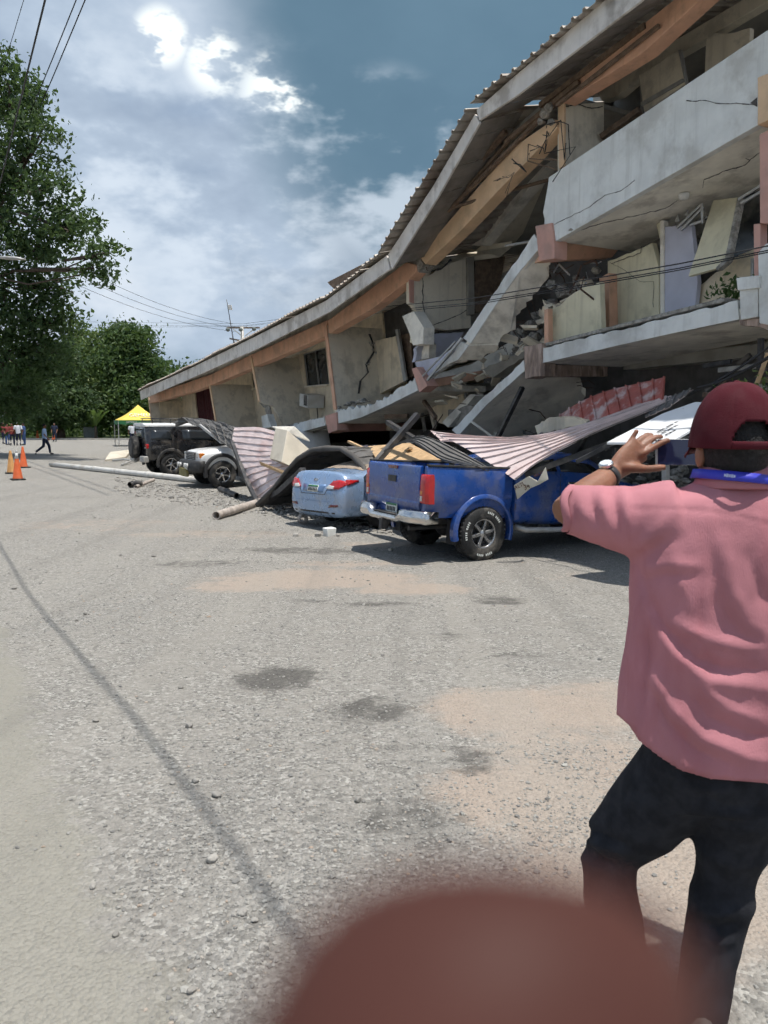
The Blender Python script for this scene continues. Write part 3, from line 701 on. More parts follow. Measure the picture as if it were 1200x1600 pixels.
part('broken_beam_end', 'concrete_broken', px_prism([(634, 410), (655, 400), (662, 414), (655, 426), (640, 424)], .05, .3, .03, None, .08, 3))
for k in range(6):
    a = FP(655+rng.uniform(-4, 6), 408+rng.uniform(-5, 8), .15); part('rebar', 'rebar', MB().tube([a, a-U*.12+Z*rng.uniform(-.1, .15), a-U*.28+Z*rng.uniform(-.25, .2)], .008, 5), bevel=0)

# -- far wing: fins (cross walls), back walls, window, doors ----------------------------------------
FINS = [((233, 621), (243, 692), .45), ((329, 600), (341, 672), .2), ((394, 557), (407, 628), .2), ((511, 508), (527, 640), .2)]
fin_back = []
for k, (tp, bt, w_) in enumerate(FINS):
    a, b = FP(*tp, .02), FP(*bt, .02)
    if k == 0: b = b-Z*.5
    a2, b2 = back(a, 1.8), back(b, 1.8)
    if k == 2:
        ed = lambda t_, d_: lerp(a, b, t_)+N*d_
        poly = jag([ed(0, 0), ed(0, 1.8), ed(1.7, 1.8), ed(1.7, .75), ed(1.35, .62), ed(1.1, .45), ed(1.06, .2), ed(1., 0)], .04, .12, [3, 4, 5, 6], 5)
    else: poly = [a, a2, b2-Z*.4, b-Z*.1]
    part('cross_wall', 'wall_grey', MB().prism(poly, U*.18))
    part('cross_wall_edge', 'peach_pale' if k < 3 else 'peach', MB().prism([a-N*.03, b-N*.03, b-N*.03+U*.19, a-N*.03+U*.19], N*.035), bevel=.006)
    fin_back.append((a2, b2))
# white stub and torn plaster at the foot of the third cross wall
part('wall_stub', 'paint_white', px_prism([(408, 650), (417, 647), (424, 668), (410, 670)], .1, .25, .02, None, .08, 2))
for k, pts in enumerate([[(418, 617), (422, 640), (426, 668), (421, 668), (414, 640)], [(404, 628), (418, 632), (418, 638), (412, 637)], [(417, 640), (424, 660), (428, 676), (420, 664)]]):
    part('torn_gap', 'concrete_broken', px_prism(pts, .85, .05, .01, None, .1, k), bevel=0)
def wall_grid(name, m, q00, q10, q11, q01, openings, th=.15):
    """a wall slab over a bilinear patch with real openings (u0,u1,v0,v1)"""
    f = lambda u_, v_: lerp(lerp(q00, q10, u_), lerp(q01, q11, u_), v_)
    us = sorted({0., 1.} | {o[0] for o in openings} | {o[1] for o in openings}); vsn = sorted({0., 1.} | {o[2] for o in openings} | {o[3] for o in openings})
    mb = MB()
    for i in range(len(us)-1):
        for j in range(len(vsn)-1):
            um, vm = (us[i]+us[i+1])/2, (vsn[j]+vsn[j+1])/2
            if any(o[0] < um < o[1] and o[2] < vm < o[3] for o in openings): continue
            mb.prism([f(us[i], vsn[j]), f(us[i+1], vsn[j]), f(us[i+1], vsn[j+1]), f(us[i], vsn[j+1])], N*th)
    part(name, m, mb, bevel=0); return f
def window(f, o, n_pane, m='glass_window', depth=.1, frame='alu'):
    u0, u1, v0, v1 = o; wn = None
    P = [f(u0, v0), f(u1, v0), f(u1, v1), f(u0, v1)]
    mb = MB()
    for a, b in zip(P, P[1:]+P[:1]): mb.beam(a+N*depth*.6, b+N*depth*.6, .05, .06, N)
    for k in range(1, n_pane):
        u_ = u0+(u1-u0)*k/n_pane; mb.beam(f(u_, v0)+N*depth*.6, f(u_, v1)+N*depth*.6, .045, .05, N)
    wn = part('window', frame, mb, bevel=.004)
    for k in range(n_pane):
        ua, ub = u0+(u1-u0)*k/n_pane, u0+(u1-u0)*(k+1)/n_pane
        MB().prism([f(ua, v0)+N*depth, f(ub, v0)+N*depth, f(ub, v1)+N*depth, f(ua, v1)+N*depth], N*.01).build('pane', m, wn)
    sl = MB(); sl.beam(f(u0, v0)-N*.03-Z*.03, f(u1, v0)-N*.03-Z*.03, .16, .05); sl.build('sill', 'wall_grey', wn)
# bay between end wall and second cross wall: doorway with dark red curtain
D1 = 1.8
def s_of(px, py, d): return sdz(FP(px, py, d))[0]
def bay_wall(i, top_off=.55, bot=None, m='wall_cream', openings=()):
    a_t, a_b = fin_back[i]; b_t, b_b = fin_back[i+1]
    z = lambda q, dz: q+Z*dz
    q00, q10 = z(a_b, -.6)-N*.0, z(b_b, -.6); q01, q11 = z(a_t, top_off), z(b_t, top_off)
    f0 = lambda u_, v_: lerp(lerp(q00, q10, u_), lerp(q01, q11, u_), v_)
    ops = []
    for corners in openings:      # pixel corners -> (u, v) on this wall
        uv = []
        for (px, py) in corners:
            q = FP(px, py, D1); s, _, zz = sdz(q); s0, s1 = sdz(q00)[0], sdz(q10)[0]
            u_ = (s-s0)/(s1-s0)
            for _ in range(3):
                lo, hi = f0(u_, 0), f0(u_, 1); sl, sh = sdz(lo)[0], sdz(hi)[0]; v_ = (zz-lo[2])/(hi[2]-lo[2])
                s0v = lerp(sdz(q00)[0], sdz(q01)[0], v_); s1v = lerp(sdz(q10)[0], sdz(q11)[0], v_); u_ = (s-s0v)/(s1v-s0v)
            uv.append((float(u_), float(v_)))
        u0, u1 = sorted([np.mean([uv[0][0], uv[3][0]]), np.mean([uv[1][0], uv[2][0]])]); v1, v0 = np.mean([uv[0][1], uv[1][1]]), np.mean([uv[2][1], uv[3][1]])
        ops.append((max(u0, .01), min(u1, .99), max(v0, 0.), min(v1, .99)))
    return wall_grid('back_wall', m, q00, q10, q11, q01, ops), ops
f, ops = bay_wall(0, openings=[[(305, 609), (333, 600), (341, 662), (308, 664)]])
o = ops[0]; cu = MB(); nn_ = 26; r0 = []
for k in range(nn_+1):
    u_ = o[0]+(o[1]-o[0])*k/nn_; dd = N*(.07+.045*math.sin(k*1.9)+.02*math.sin(k*.7)); r0.append((f(u_, o[2])+dd, f(u_, o[3])+dd))
cu.loft([[a for a, b in r0], [b for a, b in r0]], cap=False, closed=False); part('curtain', 'curtain', cu, bevel=0, smooth=True, label='dark red curtain filling the far doorway')
f, ops = bay_wall(1, openings=[[(387, 586), (401, 580), (403, 606), (389, 611)]])
window(f, ops[0], 1)
f, ops = bay_wall(2, openings=[[(474, 554), (508, 541), (514, 595), (479, 608)]])
window(f, ops[0], 2)
# air conditioner boxed through the wall
ca = FP(487, 626, 1.45); mbm = Matrix((Vector(U), Vector(N), Vector(Z))).transposed()
ac = MB().box(ca, (.72, .62, .44), mbm.to_3x3() @ Matrix.Rotation(R(-7), 3, 'Y')); ac_o = part('air_conditioner', 'white_plastic', ac, label='window air conditioner below the far window')
for k in range(6): MB().box(ca-N*.315+U*(-.18+.0)+Z*(-.14+.055*k), (.3, .012, .02), mbm.to_3x3() @ Matrix.Rotation(R(-7), 3, 'Y')).build('grille_slat', 'black_plastic', ac_o)
MB().box(ca-N*.314-U*.19, (.26, .01, .36), mbm.to_3x3() @ Matrix.Rotation(R(-7), 3, 'Y')).build('grille', 'black_plastic', ac_o)
part('drain_pipe', 'wire_black', MB().tube([ca-Z*.2+N*.2, ca-Z*.9+N*.25], .015, 6), bevel=0)
# bay with the big diagonal crack
a_t, a_b = fin_back[3]
wl = [FP(515, 519, 1.0), FP(575, 500, 1.8)]
part('back_wall', 'wall_cream', px_prism([(560, 520), (607, 500), (640, 480), (640, 640), (560, 640)], 1.9, .12), label='cream rear wall of the cracked bay')
part('void_dark_sheet', 'interior_dark', px_prism([(575, 500), (640, 470), (650, 640), (636, 600), (628, 525), (590, 530), (578, 520)], 1.85, .04), bevel=0)  # dark sheet over the rear wall stands in for the room's shade
part('wall_panel', 'wall_cream', px_prism([(584, 532), (618, 525), (631, 596), (600, 612), (586, 620)], 1.5, .12, .015, [0], .1, 5), label='loose cream wall panel leaning in the cracked bay')
part('panel_edge', 'steel_pale', px_prism([(617, 515), (621, 514), (634, 594), (630, 597)], 1.48, .08))
part('door_leaf', 'timber', px_prism([(622, 525), (640, 520), (646, 588), (634, 594)], 1.7, .05), label='dark brown door standing open behind the loose panel')
# crack itself: a recessed zig-zag gap with broken lips on the cross wall next to it
crk = [(577, 522), (582, 535), (584, 550), (572, 570), (575, 582), (563, 595), (560, 615)]
s_f = sdz(FP(511, 508, .02))[0]
def on_fin(px, py, s0, slope=-.6/2.3):
    """point seen at a pixel on the leaning cross wall that stands at s0"""
    fa, fb2 = FP(*FINS[3][0], .02), FP(*FINS[3][1], .02); n_ = np.cross(fb2-fa, N); n_ /= np.linalg.norm(n_); r = ray(px, py)
    return CAM+r*(((fa-CAM)@n_)/(r@n_))-U*.012
for a, b in zip(crk, crk[1:]):
    w1, w2 = rng.uniform(2., 4.5), rng.uniform(1.5, 4)
    P = [on_fin(a[0]-w1/2, a[1], s_f), on_fin(a[0]+w1/2, a[1], s_f), on_fin(b[0]+w2/2, b[1], s_f), on_fin(b[0]-w2/2, b[1], s_f)]
    part('crack', 'interior_dark', MB().prism(P, U*.003), bevel=0)
for k in range(9):
    x, y = crk[rng.integers(0, 6)]; q = on_fin(x+rng.uniform(-5, 5), y+rng.uniform(-5, 5), s_f); v = rockverts(rng.uniform(.03, .07), .8)
    part('broken_chunk', 'concrete_broken', MB().add(v+q, [tuple(f_) for f_ in IF0.tolist()]), bevel=.006)

cz = [FP(233, 618, .1), FP(329, 586, .1), FP(394, 556, .1), FP(511, 503, .1), FP(634, 414, .1)]
part('ceiling_slab', 'soffit_cream', MB().prism(cz+[back(q, 9.3) for q in cz[::-1]], Z*.08), bevel=0)
# -- far wing floor edges ---------------------------------------------------------------------------
def edge_slab(top, bot, depth_in, m='paint_white', sof='soffit_cream', amp=.06, seed=0, d=0.):
    """slab edge: painted front face plus soffit running back"""
    P = [FP(x, y, d) for x, y in top]+[FP(x, y, d) for x, y in bot[::-1]]
    n = len(top); J = jag(P, amp, .1, range(n-1), seed)
    part('slab_edge', m, MB().prism(J, N*.14), bevel=.006)
    Q = [FP(x, y, d)+N*.02 for x, y in bot]; Q2 = [q+N*depth_in for q in Q]
    part('floor_slab', sof, MB().prism(Q+Q2[::-1], Z*.14), bevel=.006)
edge_slab([(450, 664), (506, 650)], [(470, 675), (508, 665)], 1.9, seed=1)
edge_slab([(525, 644), (560, 637), (600, 620), (647, 590)], [(527, 662), (565, 652), (605, 634), (653, 610)], 1.9, seed=2, amp=.09)
part('beam_end', 'pink_peach', px_prism([(507, 650), (525, 644), (527, 672), (513, 677)], -.05, .35))
part('cross_beam', 'pink_peach', MB().beam(FP(519, 667, .1), FP(519, 667, .1)+N*2.4+Z*.04, .3, .3))
for k in range(26):
    x = rng.uniform(528, 580); v = rockverts(rng.uniform(.04, .12), .6); part('broken_chunk', 'concrete_broken', MB().add(v+FP(x, 640-(x-528)*.25+rng.uniform(-6, 0), rng.uniform(.1, .9)), [tuple(f_) for f_ in IF0.tolist()]), bevel=.008)

# -- the broken middle -------------------------------------------------------------------------------
part('beam_end', 'pink_peach', px_prism([(643, 576), (651, 573), (668, 603), (655, 613)], -.06, .3), label='pink beam end jutting out under the broken slab')
part('cross_beam', 'peach', MB().prism([FP(667, 595, .15), FP(765, 577, 1.9), FP(767, 590, 1.9), FP(667, 607, .15)], U*.28))
# fourth cross wall, cracked, with the slab leaning on it
c0 = FP(639, 434, .02); s4 = sdz(c0)[0]
def on_s(px, py, s0):
    r = ray(px, py); return CAM+r*((s0-(CAM-F0)@U)/(r@U))
pw = [(640, 435), (656, 428), (668, 430), (700, 412), (733, 402), (735, 450), (736, 512), (700, 516), (672, 512), (660, 498), (640, 473)]
part('cross_wall', 'wall_grey', MB().prism(jag([on_s(x, y, s4) for x, y in pw], .03, .1, [0, 1, 2, 8, 9], 4), U*.16))
part('cross_wall_edge', 'pink_peach', MB().prism([on_s(638, 432, s4)-U*.03, on_s(646, 430, s4)-U*.03, on_s(646, 474, s4)-U*.03, on_s(639, 472, s4)-U*.03], U*.025), bevel=.004)
part('cross_wall', 'wall_lilac', MB().prism(jag([on_s(668, 520, s4-.15) for _ in (0,)]+[on_s(726, 518, s4-.15), on_s(712, 540, s4-.15), on_s(690, 556, s4-.15), on_s(668, 560, s4-.15), on_s(648, 566, s4-.1), on_s(650, 545, s4-.1)], .03, .1, None, 6), U*.14))
part('cross_wall', 'interior_grey', MB().prism([on_s(655, 500, s4+.35), on_s(760, 380, s4+.35), on_s(790, 470, s4+.35), on_s(740, 560, s4+.35), on_s(655, 590, s4+.35)], U*.1))
part('door_frame', 'interior_grey', MB().prism([on_s(731, 402, s4-.1), on_s(741, 400, s4-.1), on_s(742, 492, s4-.1), on_s(732, 492, s4-.1)], U*.1))
part('door_leaf', 'timber', MB().prism([on_s(742, 408, s4), on_s(790, 400, s4), on_s(775, 480, s4), on_s(742, 490, s4)], U*.05), label='brown door in the exposed room')
# crack lines over that wall
def crack_line(pts, fpos, wpx=(1.2, 2.8), vec=U*.003):
    wpx = (wpx[0]*.35, wpx[1]*.6); q_ = []
    for a, b in zip(pts, pts[1:]):
        n_ = max(1, int(math.hypot(b[0]-a[0], b[1]-a[1])/7))
        q_ += [(lerp(a[0], b[0], k/n_)+(rng.uniform(-1.3, 1.3) if k else 0), lerp(a[1], b[1], k/n_)+(rng.uniform(-1.3, 1.3) if k else 0)) for k in range(n_)]
    pts = q_+[pts[-1]]
    for a, b in zip(pts, pts[1:]):
        w1, w2 = rng.uniform(*wpx), rng.uniform(*wpx); dx, dy = b[0]-a[0], b[1]-a[1]; l = math.hypot(dx, dy); nx_, ny_ = -dy/l, dx/l
        part('crack', 'interior_dark', MB().prism([fpos(a[0]-nx_*w1/2, a[1]-ny_*w1/2), fpos(a[0]+nx_*w1/2, a[1]+ny_*w1/2), fpos(b[0]+nx_*w2/2, b[1]+ny_*w2/2), fpos(b[0]-nx_*w2/2, b[1]-ny_*w2/2)], vec), bevel=0)
fw4 = lambda x, y: on_s(x, y, s4-.012)
crack_line([(668, 512), (690, 503), (712, 494), (733, 482)], fw4); crack_line([(660, 470), (664, 490), (668, 512)], fw4, (2, 4)); crack_line([(640, 436), (660, 428), (690, 420), (705, 405)], fw4, (3, 7)); crack_line([(660, 434), (661, 470)], fw4)
crack_line([(672, 521), (720, 518)], lambda x, y: on_s(x, y, s4-.165), (2, 3))
# fallen chunk of parapet wedged on edge
part('fallen_block', 'soffit_cream', px_prism([(628, 494), (646, 486), (662, 512), (661, 538), (645, 540), (639, 520)], -.05, .3, .02, [2, 3, 4], .1, 2), label='chunk of parapet wedged upright against the cracked wall')
part('fallen_block', 'wall_yellow', px_prism([(640, 515), (660, 518), (662, 536), (650, 540), (640, 535)], .05, .3, .03, None, .1, 8))
part('wall_stub', 'soffit_cream', px_prism([(648, 560), (660, 546), (664, 530), (671, 538), (670, 560), (650, 566)], .3, .2, .02, None, .1, 12))
# the long balcony slab, tipped steeply: bright front edge, cream underside
def tipped(front_top, front_bot, back_bot, d1, amp, seed, sof='soffit_cream', fm='paint_white', label=None, ed=None):
    P = [FP(x, y, 0) for x, y in front_top]+[FP(x, y, 0) for x, y in front_bot[::-1]]
    o = part('slab_edge', fm, MB().prism(jag(P, .03, .12, range(len(front_top)-1), seed), N*.12), bevel=.006)
    Q = [FP(x, y, 0)+N*.02 for x, y in front_bot]+[FP(x, y, dd) for x, y, dd in back_bot]
    th = np.array([0, 0, .16])
    o2 = part('fallen_balcony_slab', sof, MB().prism(jag(Q, amp, .1, ed, seed+1), th), bevel=.006, label=label)
    return o2
tipped([(723, 528), (760, 475), (800, 415), (834, 366)], [(735, 537), (772, 480), (812, 424), (846, 384)], [(861, 400, .42), (858, 432, .5), (832, 468, .52), (803, 500, .5), (806, 514, .48), (780, 536, .42)], 1.5, .07, 21, label='balcony slab tipped steeply with its cream underside showing', ed=range(4, 9))
tipped([(668, 592), (700, 560), (720, 534)], [(702, 568), (716, 562), (732, 540)], [(779, 538, .42), (775, 549, .42), (752, 563, .36), (722, 566, .25)], 1.2, .06, 31, label='snapped lower end of the tipped balcony slab', ed=range(3, 6))
part('handrail', 'steel_pale', MB().beam(FP(668, 594, -.08), FP(722, 528, -.08), .05, .06))
part('handrail', 'steel_pale', MB().beam(FP(660, 588, -.04), FP(712, 533, .0), .03, .04))
part('gutter_strip', 'wall_lilac', px_prism([(648, 566), (690, 556), (718, 535), (704, 552), (668, 590), (655, 588)], .12, .06), label='crumpled grey sheet under the cracked wall')
fsl = lambda x, y: FP(x, y, .55)
# second slab under it, dipping to the carport
tipped([(706, 672), (750, 625), (818, 562)], [(716, 681), (760, 633), (820, 579)], [(900, 590, 1.9), (915, 620, 1.9), (880, 660, 1.9), (810, 690, 1.6)], 1.9, .05, 41, label='lower balcony slab sloping down to the crushed carport', ed=range(3, 6))
part('floor_slab', 'soffit_cream', MB().prism(jag([FP(653, 612, .2), FP(700, 605, 1.0), FP(760, 590, 1.9), FP(815, 560, 2.0), FP(800, 540, 2.2), FP(740, 575, 2.0), FP(668, 596, .5)], .04, .12, None, 9), Z*.12))
part('fallen_block', 'interior_grey', px_prism([(745, 578), (800, 556), (820, 548), (818, 560), (770, 590)], 1.2, .4, .04, None, .15, 14))
part('fallen_block', 'wall_cream', px_prism([(672, 625), (722, 610), (728, 640), (700, 668), (676, 655)], 1.4, .2, .05, None, .12, 15), label='cream slab fragment under the broken middle')
part('fallen_block', 'concrete', px_prism([(700, 640), (752, 628), (758, 650), (720, 668), (700, 665)], 1.0, .3, .06, None, .12, 16))
part('fallen_block', 'soffit_cream', MB().prism([FP(690, 660, .8), FP(735, 615, 1.2), FP(742, 618, 1.2), FP(700, 668, .8)], N*.3))
# ceiling strip and inner beam seen through the gap under the ochre beam
part('inner_beam', 'soffit_cream', px_prism([(729, 383), (790, 314), (868, 228), (872, 240), (800, 325), (752, 382)], 1.8, .3))
part('ceiling_slab', 'wall_grey', MB().prism([FP(752, 384, 1.9), FP(872, 242, 1.9), FP(872, 300, 2.9), FP(800, 385, 2.9)], Z*.1))
part('ceiling_slab', 'wall_grey', MB().prism([FP(655, 418, .6), FP(700, 400, 1.8), FP(800, 385, 2.4), FP(780, 402, 2.4), FP(705, 412, 1.6), FP(668, 428, .6)], Z*.12))
part('fallen_pole', 'timber', MB().tube([FP(690, 330, -.15), FP(760, 308, .1), FP(868, 278, .9)], .035, 8), bevel=0)
part('fallen_pole', 'steel_pale', MB().tube([FP(790, 384, .6), FP(838, 376, .9)], .025, 8), bevel=0)

# ceilings closing the rooms under the roof
for cz, up_by in (([FP(650, 402, .35), FP(760, 272, .35), FP(868, 183, .35)], .35), ([FP(873, 150, .35), FP(1104, -36, .35), FP(1260, -166, .35), FP(1420, -300, .35)], .62)):
    part('ceiling_slab', 'interior_grey', MB().prism([q+Z*up_by for q in cz]+[back(q, 9.3)+Z*up_by for q in cz[::-1]], Z*.08), bevel=0)
# bent reinforcement at the snapped slab ends
for (x, y, d_) in [(850, 396, .5), (857, 404, .9), (846, 384, .2), (806, 506, 1.2), (800, 512, 1.3), (820, 482, 1.4), (778, 548, 1.0), (905, 600, 1.6), (890, 640, 1.7), (838, 372, .05)]:
    for j in range(2):
        a = FP(x+rng.uniform(-4, 4), y+rng.uniform(-4, 4), d_); b = a-U*rng.uniform(.1, .3)+Z*rng.uniform(-.15, .15); c_ = b-U*rng.uniform(.05, .25)-Z*rng.uniform(.0, .3)
        part('rebar', 'rebar', MB().tube([a+U*.1, a, b, c_], .008, 5), bevel=0)
# -- near wing: upper balcony --------------------------------------------------------------------------
up_poly = [(857, 277), (1200, 46), (1420, -104), (1420, 66), (1183, 196), (866, 378), (850, 350), (848, 332), (853, 305)]
P = [FP(x, y, 0) for x, y in up_poly]
part('parapet', 'paint_white', MB().prism(jag(P, .03, .1, [5, 6, 7, 8], 3), N*.13), label='long pale parapet of the upper balcony, cracked near its right end')
# panels of the parapet: vertical joint
Q = [FP(866, 377, 0)+N*.02, FP(1183, 195, 0)+N*.02, FP(1420, 66, 0)+N*.02]; Q2 = [q+N*1.85 for q in Q]
part('floor_slab', 'soffit_cream', MB().prism(Q+Q2[::-1], Z*.15), label='cracked cream underside of the upper balcony')
fpar = lambda x, y: FP(x, y, -.006)
crack_line([(1183, 164), (1170, 163), (1150, 161), (1135, 162), (1117, 161), (1103, 157), (1072, 157)], fpar, (1., 3.2), N*.003)
part('crack', 'interior_dark', MB().prism([fpar(1172, 161), fpar(1183, 152), fpar(1183, 167)], N*.003), bevel=0)
crack_line([(866, 351), (885, 341), (905, 332), (922, 323), (925, 320), (945, 305), (970, 298), (992, 281)], fpar, (.8, 2.0), N*.003)
zs = sdz(Q[0])[2]
def on_soffit(px, py):
    # plane through the soffit
    n_ = np.cross(Q[1]-Q[0], N); r = ray(px, py); return CAM+r*(((Q[0]-CAM)@n_)/(r@n_))-Z*.006
crack_line([(893, 362), (930, 352), (965, 343), (1000, 335), (1040, 325), (1060, 312)], on_soffit, (.8, 2.), Z*.003)
crack_line([(1098, 293), (1100, 280), (1130, 267), (1165, 257), (1172, 250), (1165, 247)], on_soffit, (1., 2.6), Z*.003); crack_line([(1170, 250), (1195, 232)], on_soffit, (1., 2.6), Z*.003)
lq = on_soffit(1069, 302); cl = MB().lathe([(.085, 0), (.085, -.03), (.07, -.075), (.03, -.095)], 16, lq); part('ceiling_lamp', 'white_plastic', cl, smooth=True, bevel=0)
v = rockverts(.05); part('broken_chunk', 'concrete_broken', MB().add(v+on_soffit(892, 358), [tuple(f_) for f_ in IF0.tolist()]), bevel=0)
part('beam_end', 'pink_peach', px_prism([(836, 353), (862, 348), (866, 380), (866, 404), (842, 408)], -.04, .3, .015, [4], .1, 7), label='pink beam end under the upper balcony')
b0 = FP(855, 390, .2); part('cross_beam', 'peach', MB().prism([FP(866, 379, .1), FP(975, 380, 1.9), FP(957, 402, 1.8), FP(848, 408, .1)], U*.25))
part('corner_post', 'peach_pale', px_prism([(1183, 121), (1203, 113), (1240, 90), (1240, 170), (1183, 196)], -.08, .3, .01, None, .2, 1))
part('cross_wall_edge', 'peach_pale', px_prism([(872, 163), (881, 160), (881, 259), (873, 264)], .06, .05))
sfu = sdz(FP(876, 165, .08))[0]
part('cross_wall', 'wall_grey', MB().prism([on_s(880, 163, sfu), on_s(944, 160, sfu), on_s(944, 260, sfu), on_s(880, 300, sfu)], U*.15))
crack_line([(880, 166), (905, 163), (925, 169), (942, 166)], lambda x, y: on_s(x, y, sfu-.02), (2, 4))
# room behind the upper balcony
part('back_wall', 'interior_grey', px_prism([(925, 120), (1000, 60), (1000, 260), (930, 270)], 2.6, .1))
part('inner_beam', 'wall_grey', px_prism([(930, 135), (1000, 95), (1113, 28), (1200, -25), (1300, -85), (1300, -55), (1200, 2), (1117, 52), (1000, 120), (965, 150), (940, 158)], 1.8, .2))
part('broken_panel', 'wall_grey', px_prism([(998, 118), (1059, 78), (1072, 130), (1006, 175)], 1.5, .08, .01, None, .3, 3), label='hanging grey board behind the upper parapet')
part('panel_edge', 'steel_pale', px_prism([(1059, 78), (1063, 77), (1073, 130), (1070, 132)], 1.47, .06))
part('panel_edge', 'steel_pale', px_prism([(1000, 160), (1066, 122), (1068, 127), (1002, 166)], 1.46, .04))
part('broken_panel', 'wall_lilac', px_prism([(1006, 168), (1066, 128), (1073, 150), (1008, 190)], 1.55, .06))
part('broken_panel', 'wall_grey', px_prism([(1103, 60), (1117, 50), (1138, 52), (1172, 43), (1170, 110), (1100, 130)], 1.7, .1, .02, [1, 2], .1, 3))
part('fallen_pole', 'timber', MB().beam(FP(940, 215, 1.0), FP(1000, 172, 1.2), .14, .1))
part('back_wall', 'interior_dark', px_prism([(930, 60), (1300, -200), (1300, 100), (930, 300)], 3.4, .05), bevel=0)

# -- near wing: lower balcony ------------------------------------------------------------------------
edge_slab([(845, 543), (900, 530), (960, 516), (1050, 494), (1152, 469)], [(845, 568), (905, 554), (965, 540), (1055, 520), (1155, 499)], 1.95, seed=5, amp=.03)
part('beam_end', 'stained_concrete', px_prism([(818, 541), (846, 536), (844, 588), (820, 592)], -.05, .35, .015, None, .1, 5), label='stained raw concrete beam end under the lower balcony')
part('cross_beam', 'stained_concrete', MB().prism([FP(845, 569, .15), FP(950, 572, 1.95), FP(950, 588, 1.95), FP(845, 589, .15)], U*.25))
part('slab_lip', 'concrete_broken', MB().beam(FP(846, 545, .3), FP(1150, 470, .3), .5, .06))
for k in range(16):
    x = rng.uniform(850, 1140); v = rockverts(rng.uniform(.03, .08), .6); part('broken_chunk', 'concrete_broken', MB().add(v+FP(x, 543-(x-845)*.243-2, rng.uniform(.1, .6)), [tuple(f_) for f_ in IF0.tolist()]), bevel=.006)
# walls of the crushed second floor
part('cross_wall_edge', 'peach', px_prism([(850, 484), (856, 482), (857, 538), (850, 540)], .3, .12))
part('wall_panel', 'wall_yellow', px_prism([(855, 482), (876, 476), (890, 462), (912, 447), (937, 440), (940, 522), (857, 545)], .5, .12, .03, [0, 1, 2, 3], .1, 8), label='broken cream-yellow wall stub at the end of the lower balcony')
part('column', 'peach', px_prism([(936, 434), (951, 426), (953, 515), (938, 520)], .95, .25))
part('wall_panel', 'wall_yellow', px_prism([(949, 408), (1000, 388), (1019, 379), (1029, 420), (1029, 500), (951, 518)], 1.15, .12, .02, [0, 1], .1, 9), label='large cream wall panel behind the lower balcony')
crack_line([(953, 410), (972, 420), (1000, 440), (1021, 440), (1021, 480)], lambda x, y: FP(x, y, 1.14), (.6, 1.2), N*.003); crack_line([(955, 412), (1001, 395), (1002, 385)], lambda x, y: FP(x, y, 1.13), (1.4, 2.4), N*.003)
part('door_leaf', 'wall_lilac', px_prism([(1034, 354), (1080, 352), (1090, 440), (1085, 488), (1033, 500)], 1.2, .1), label='pale lilac door panel standing behind the lower balcony')
part('door_frame', 'soffit_cream', px_prism([(1031, 345), (1037, 344), (1037, 500), (1031, 501)], 1.17, .12))
part('wall_panel', 'wall_yellow', px_prism([(1025, 350), (1036, 345), (1036, 378), (1030, 372)], 1.25, .1))
part('leaning_panel', 'wall_yellow', MB().prism([FP(1114, 313, 1.25), FP(1152, 308, 1.25), FP(1133, 405, .75), FP(1118, 420, .7), FP(1075, 432, .7)], N*.1), label='yellow wall panel leaning out from the ceiling')
part('panel_edge', 'concrete_broken', MB().prism([FP(1152, 308, 1.23), FP(1157, 310, 1.23), FP(1137, 408, .74), FP(1120, 423, .7), FP(1118, 418, .7), FP(1132, 404, .74)], N*.12))
part('wall_panel', 'wall_cream', px_prism([(1086, 450), (1110, 432), (1150, 400), (1200, 380), (1200, 480), (1086, 492)], 1.35, .12, .03, [0, 1], .1, 3), label='low cream wall remnant behind the leaning panel')
part('window_board', 'timber', px_prism([(1182, 412), (1196, 408), (1196, 436), (1184, 438)], 1.3, .04))
part('window', 'alu', px_prism([(1172, 404), (1200, 398), (1200, 404), (1172, 410)], 1.2, .05)); part('window', 'alu', px_prism([(1172, 410), (1176, 409), (1176, 440), (1172, 441)], 1.21, .05))
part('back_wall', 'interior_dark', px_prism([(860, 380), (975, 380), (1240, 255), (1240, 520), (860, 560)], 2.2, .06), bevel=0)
part('glass_wall', 'glass_window', px_prism([(1146, 320), (1200, 292), (1200, 388), (1146, 402)], 1.7, .04), bevel=0, label='dark window void beside the leaning panel')
for a, b in [((1058, 356), (1097, 319)), ((1064, 360), (1100, 323)), ((1097, 318), (1098, 350)), ((1078, 352), (1098, 345)), ((1154, 312), (1192, 288)), ((1158, 318), (1195, 296))]:
    part('window_frame_bar', 'alu', MB().beam(FP(*a, 1.1), FP(*b, 1.1), .045, .045))
for k in range(8):
    x = rng.uniform(1040, 1100); y = rng.uniform(335, 358); part('glass_shard', 'steel_pale', MB().prism([FP(x, y, 1.3), FP(x+rng.uniform(4, 10), y+rng.uniform(-8, 2), 1.3), FP(x+rng.uniform(0, 6), y-rng.uniform(6, 14), 1.3)], N*.01), bevel=0)
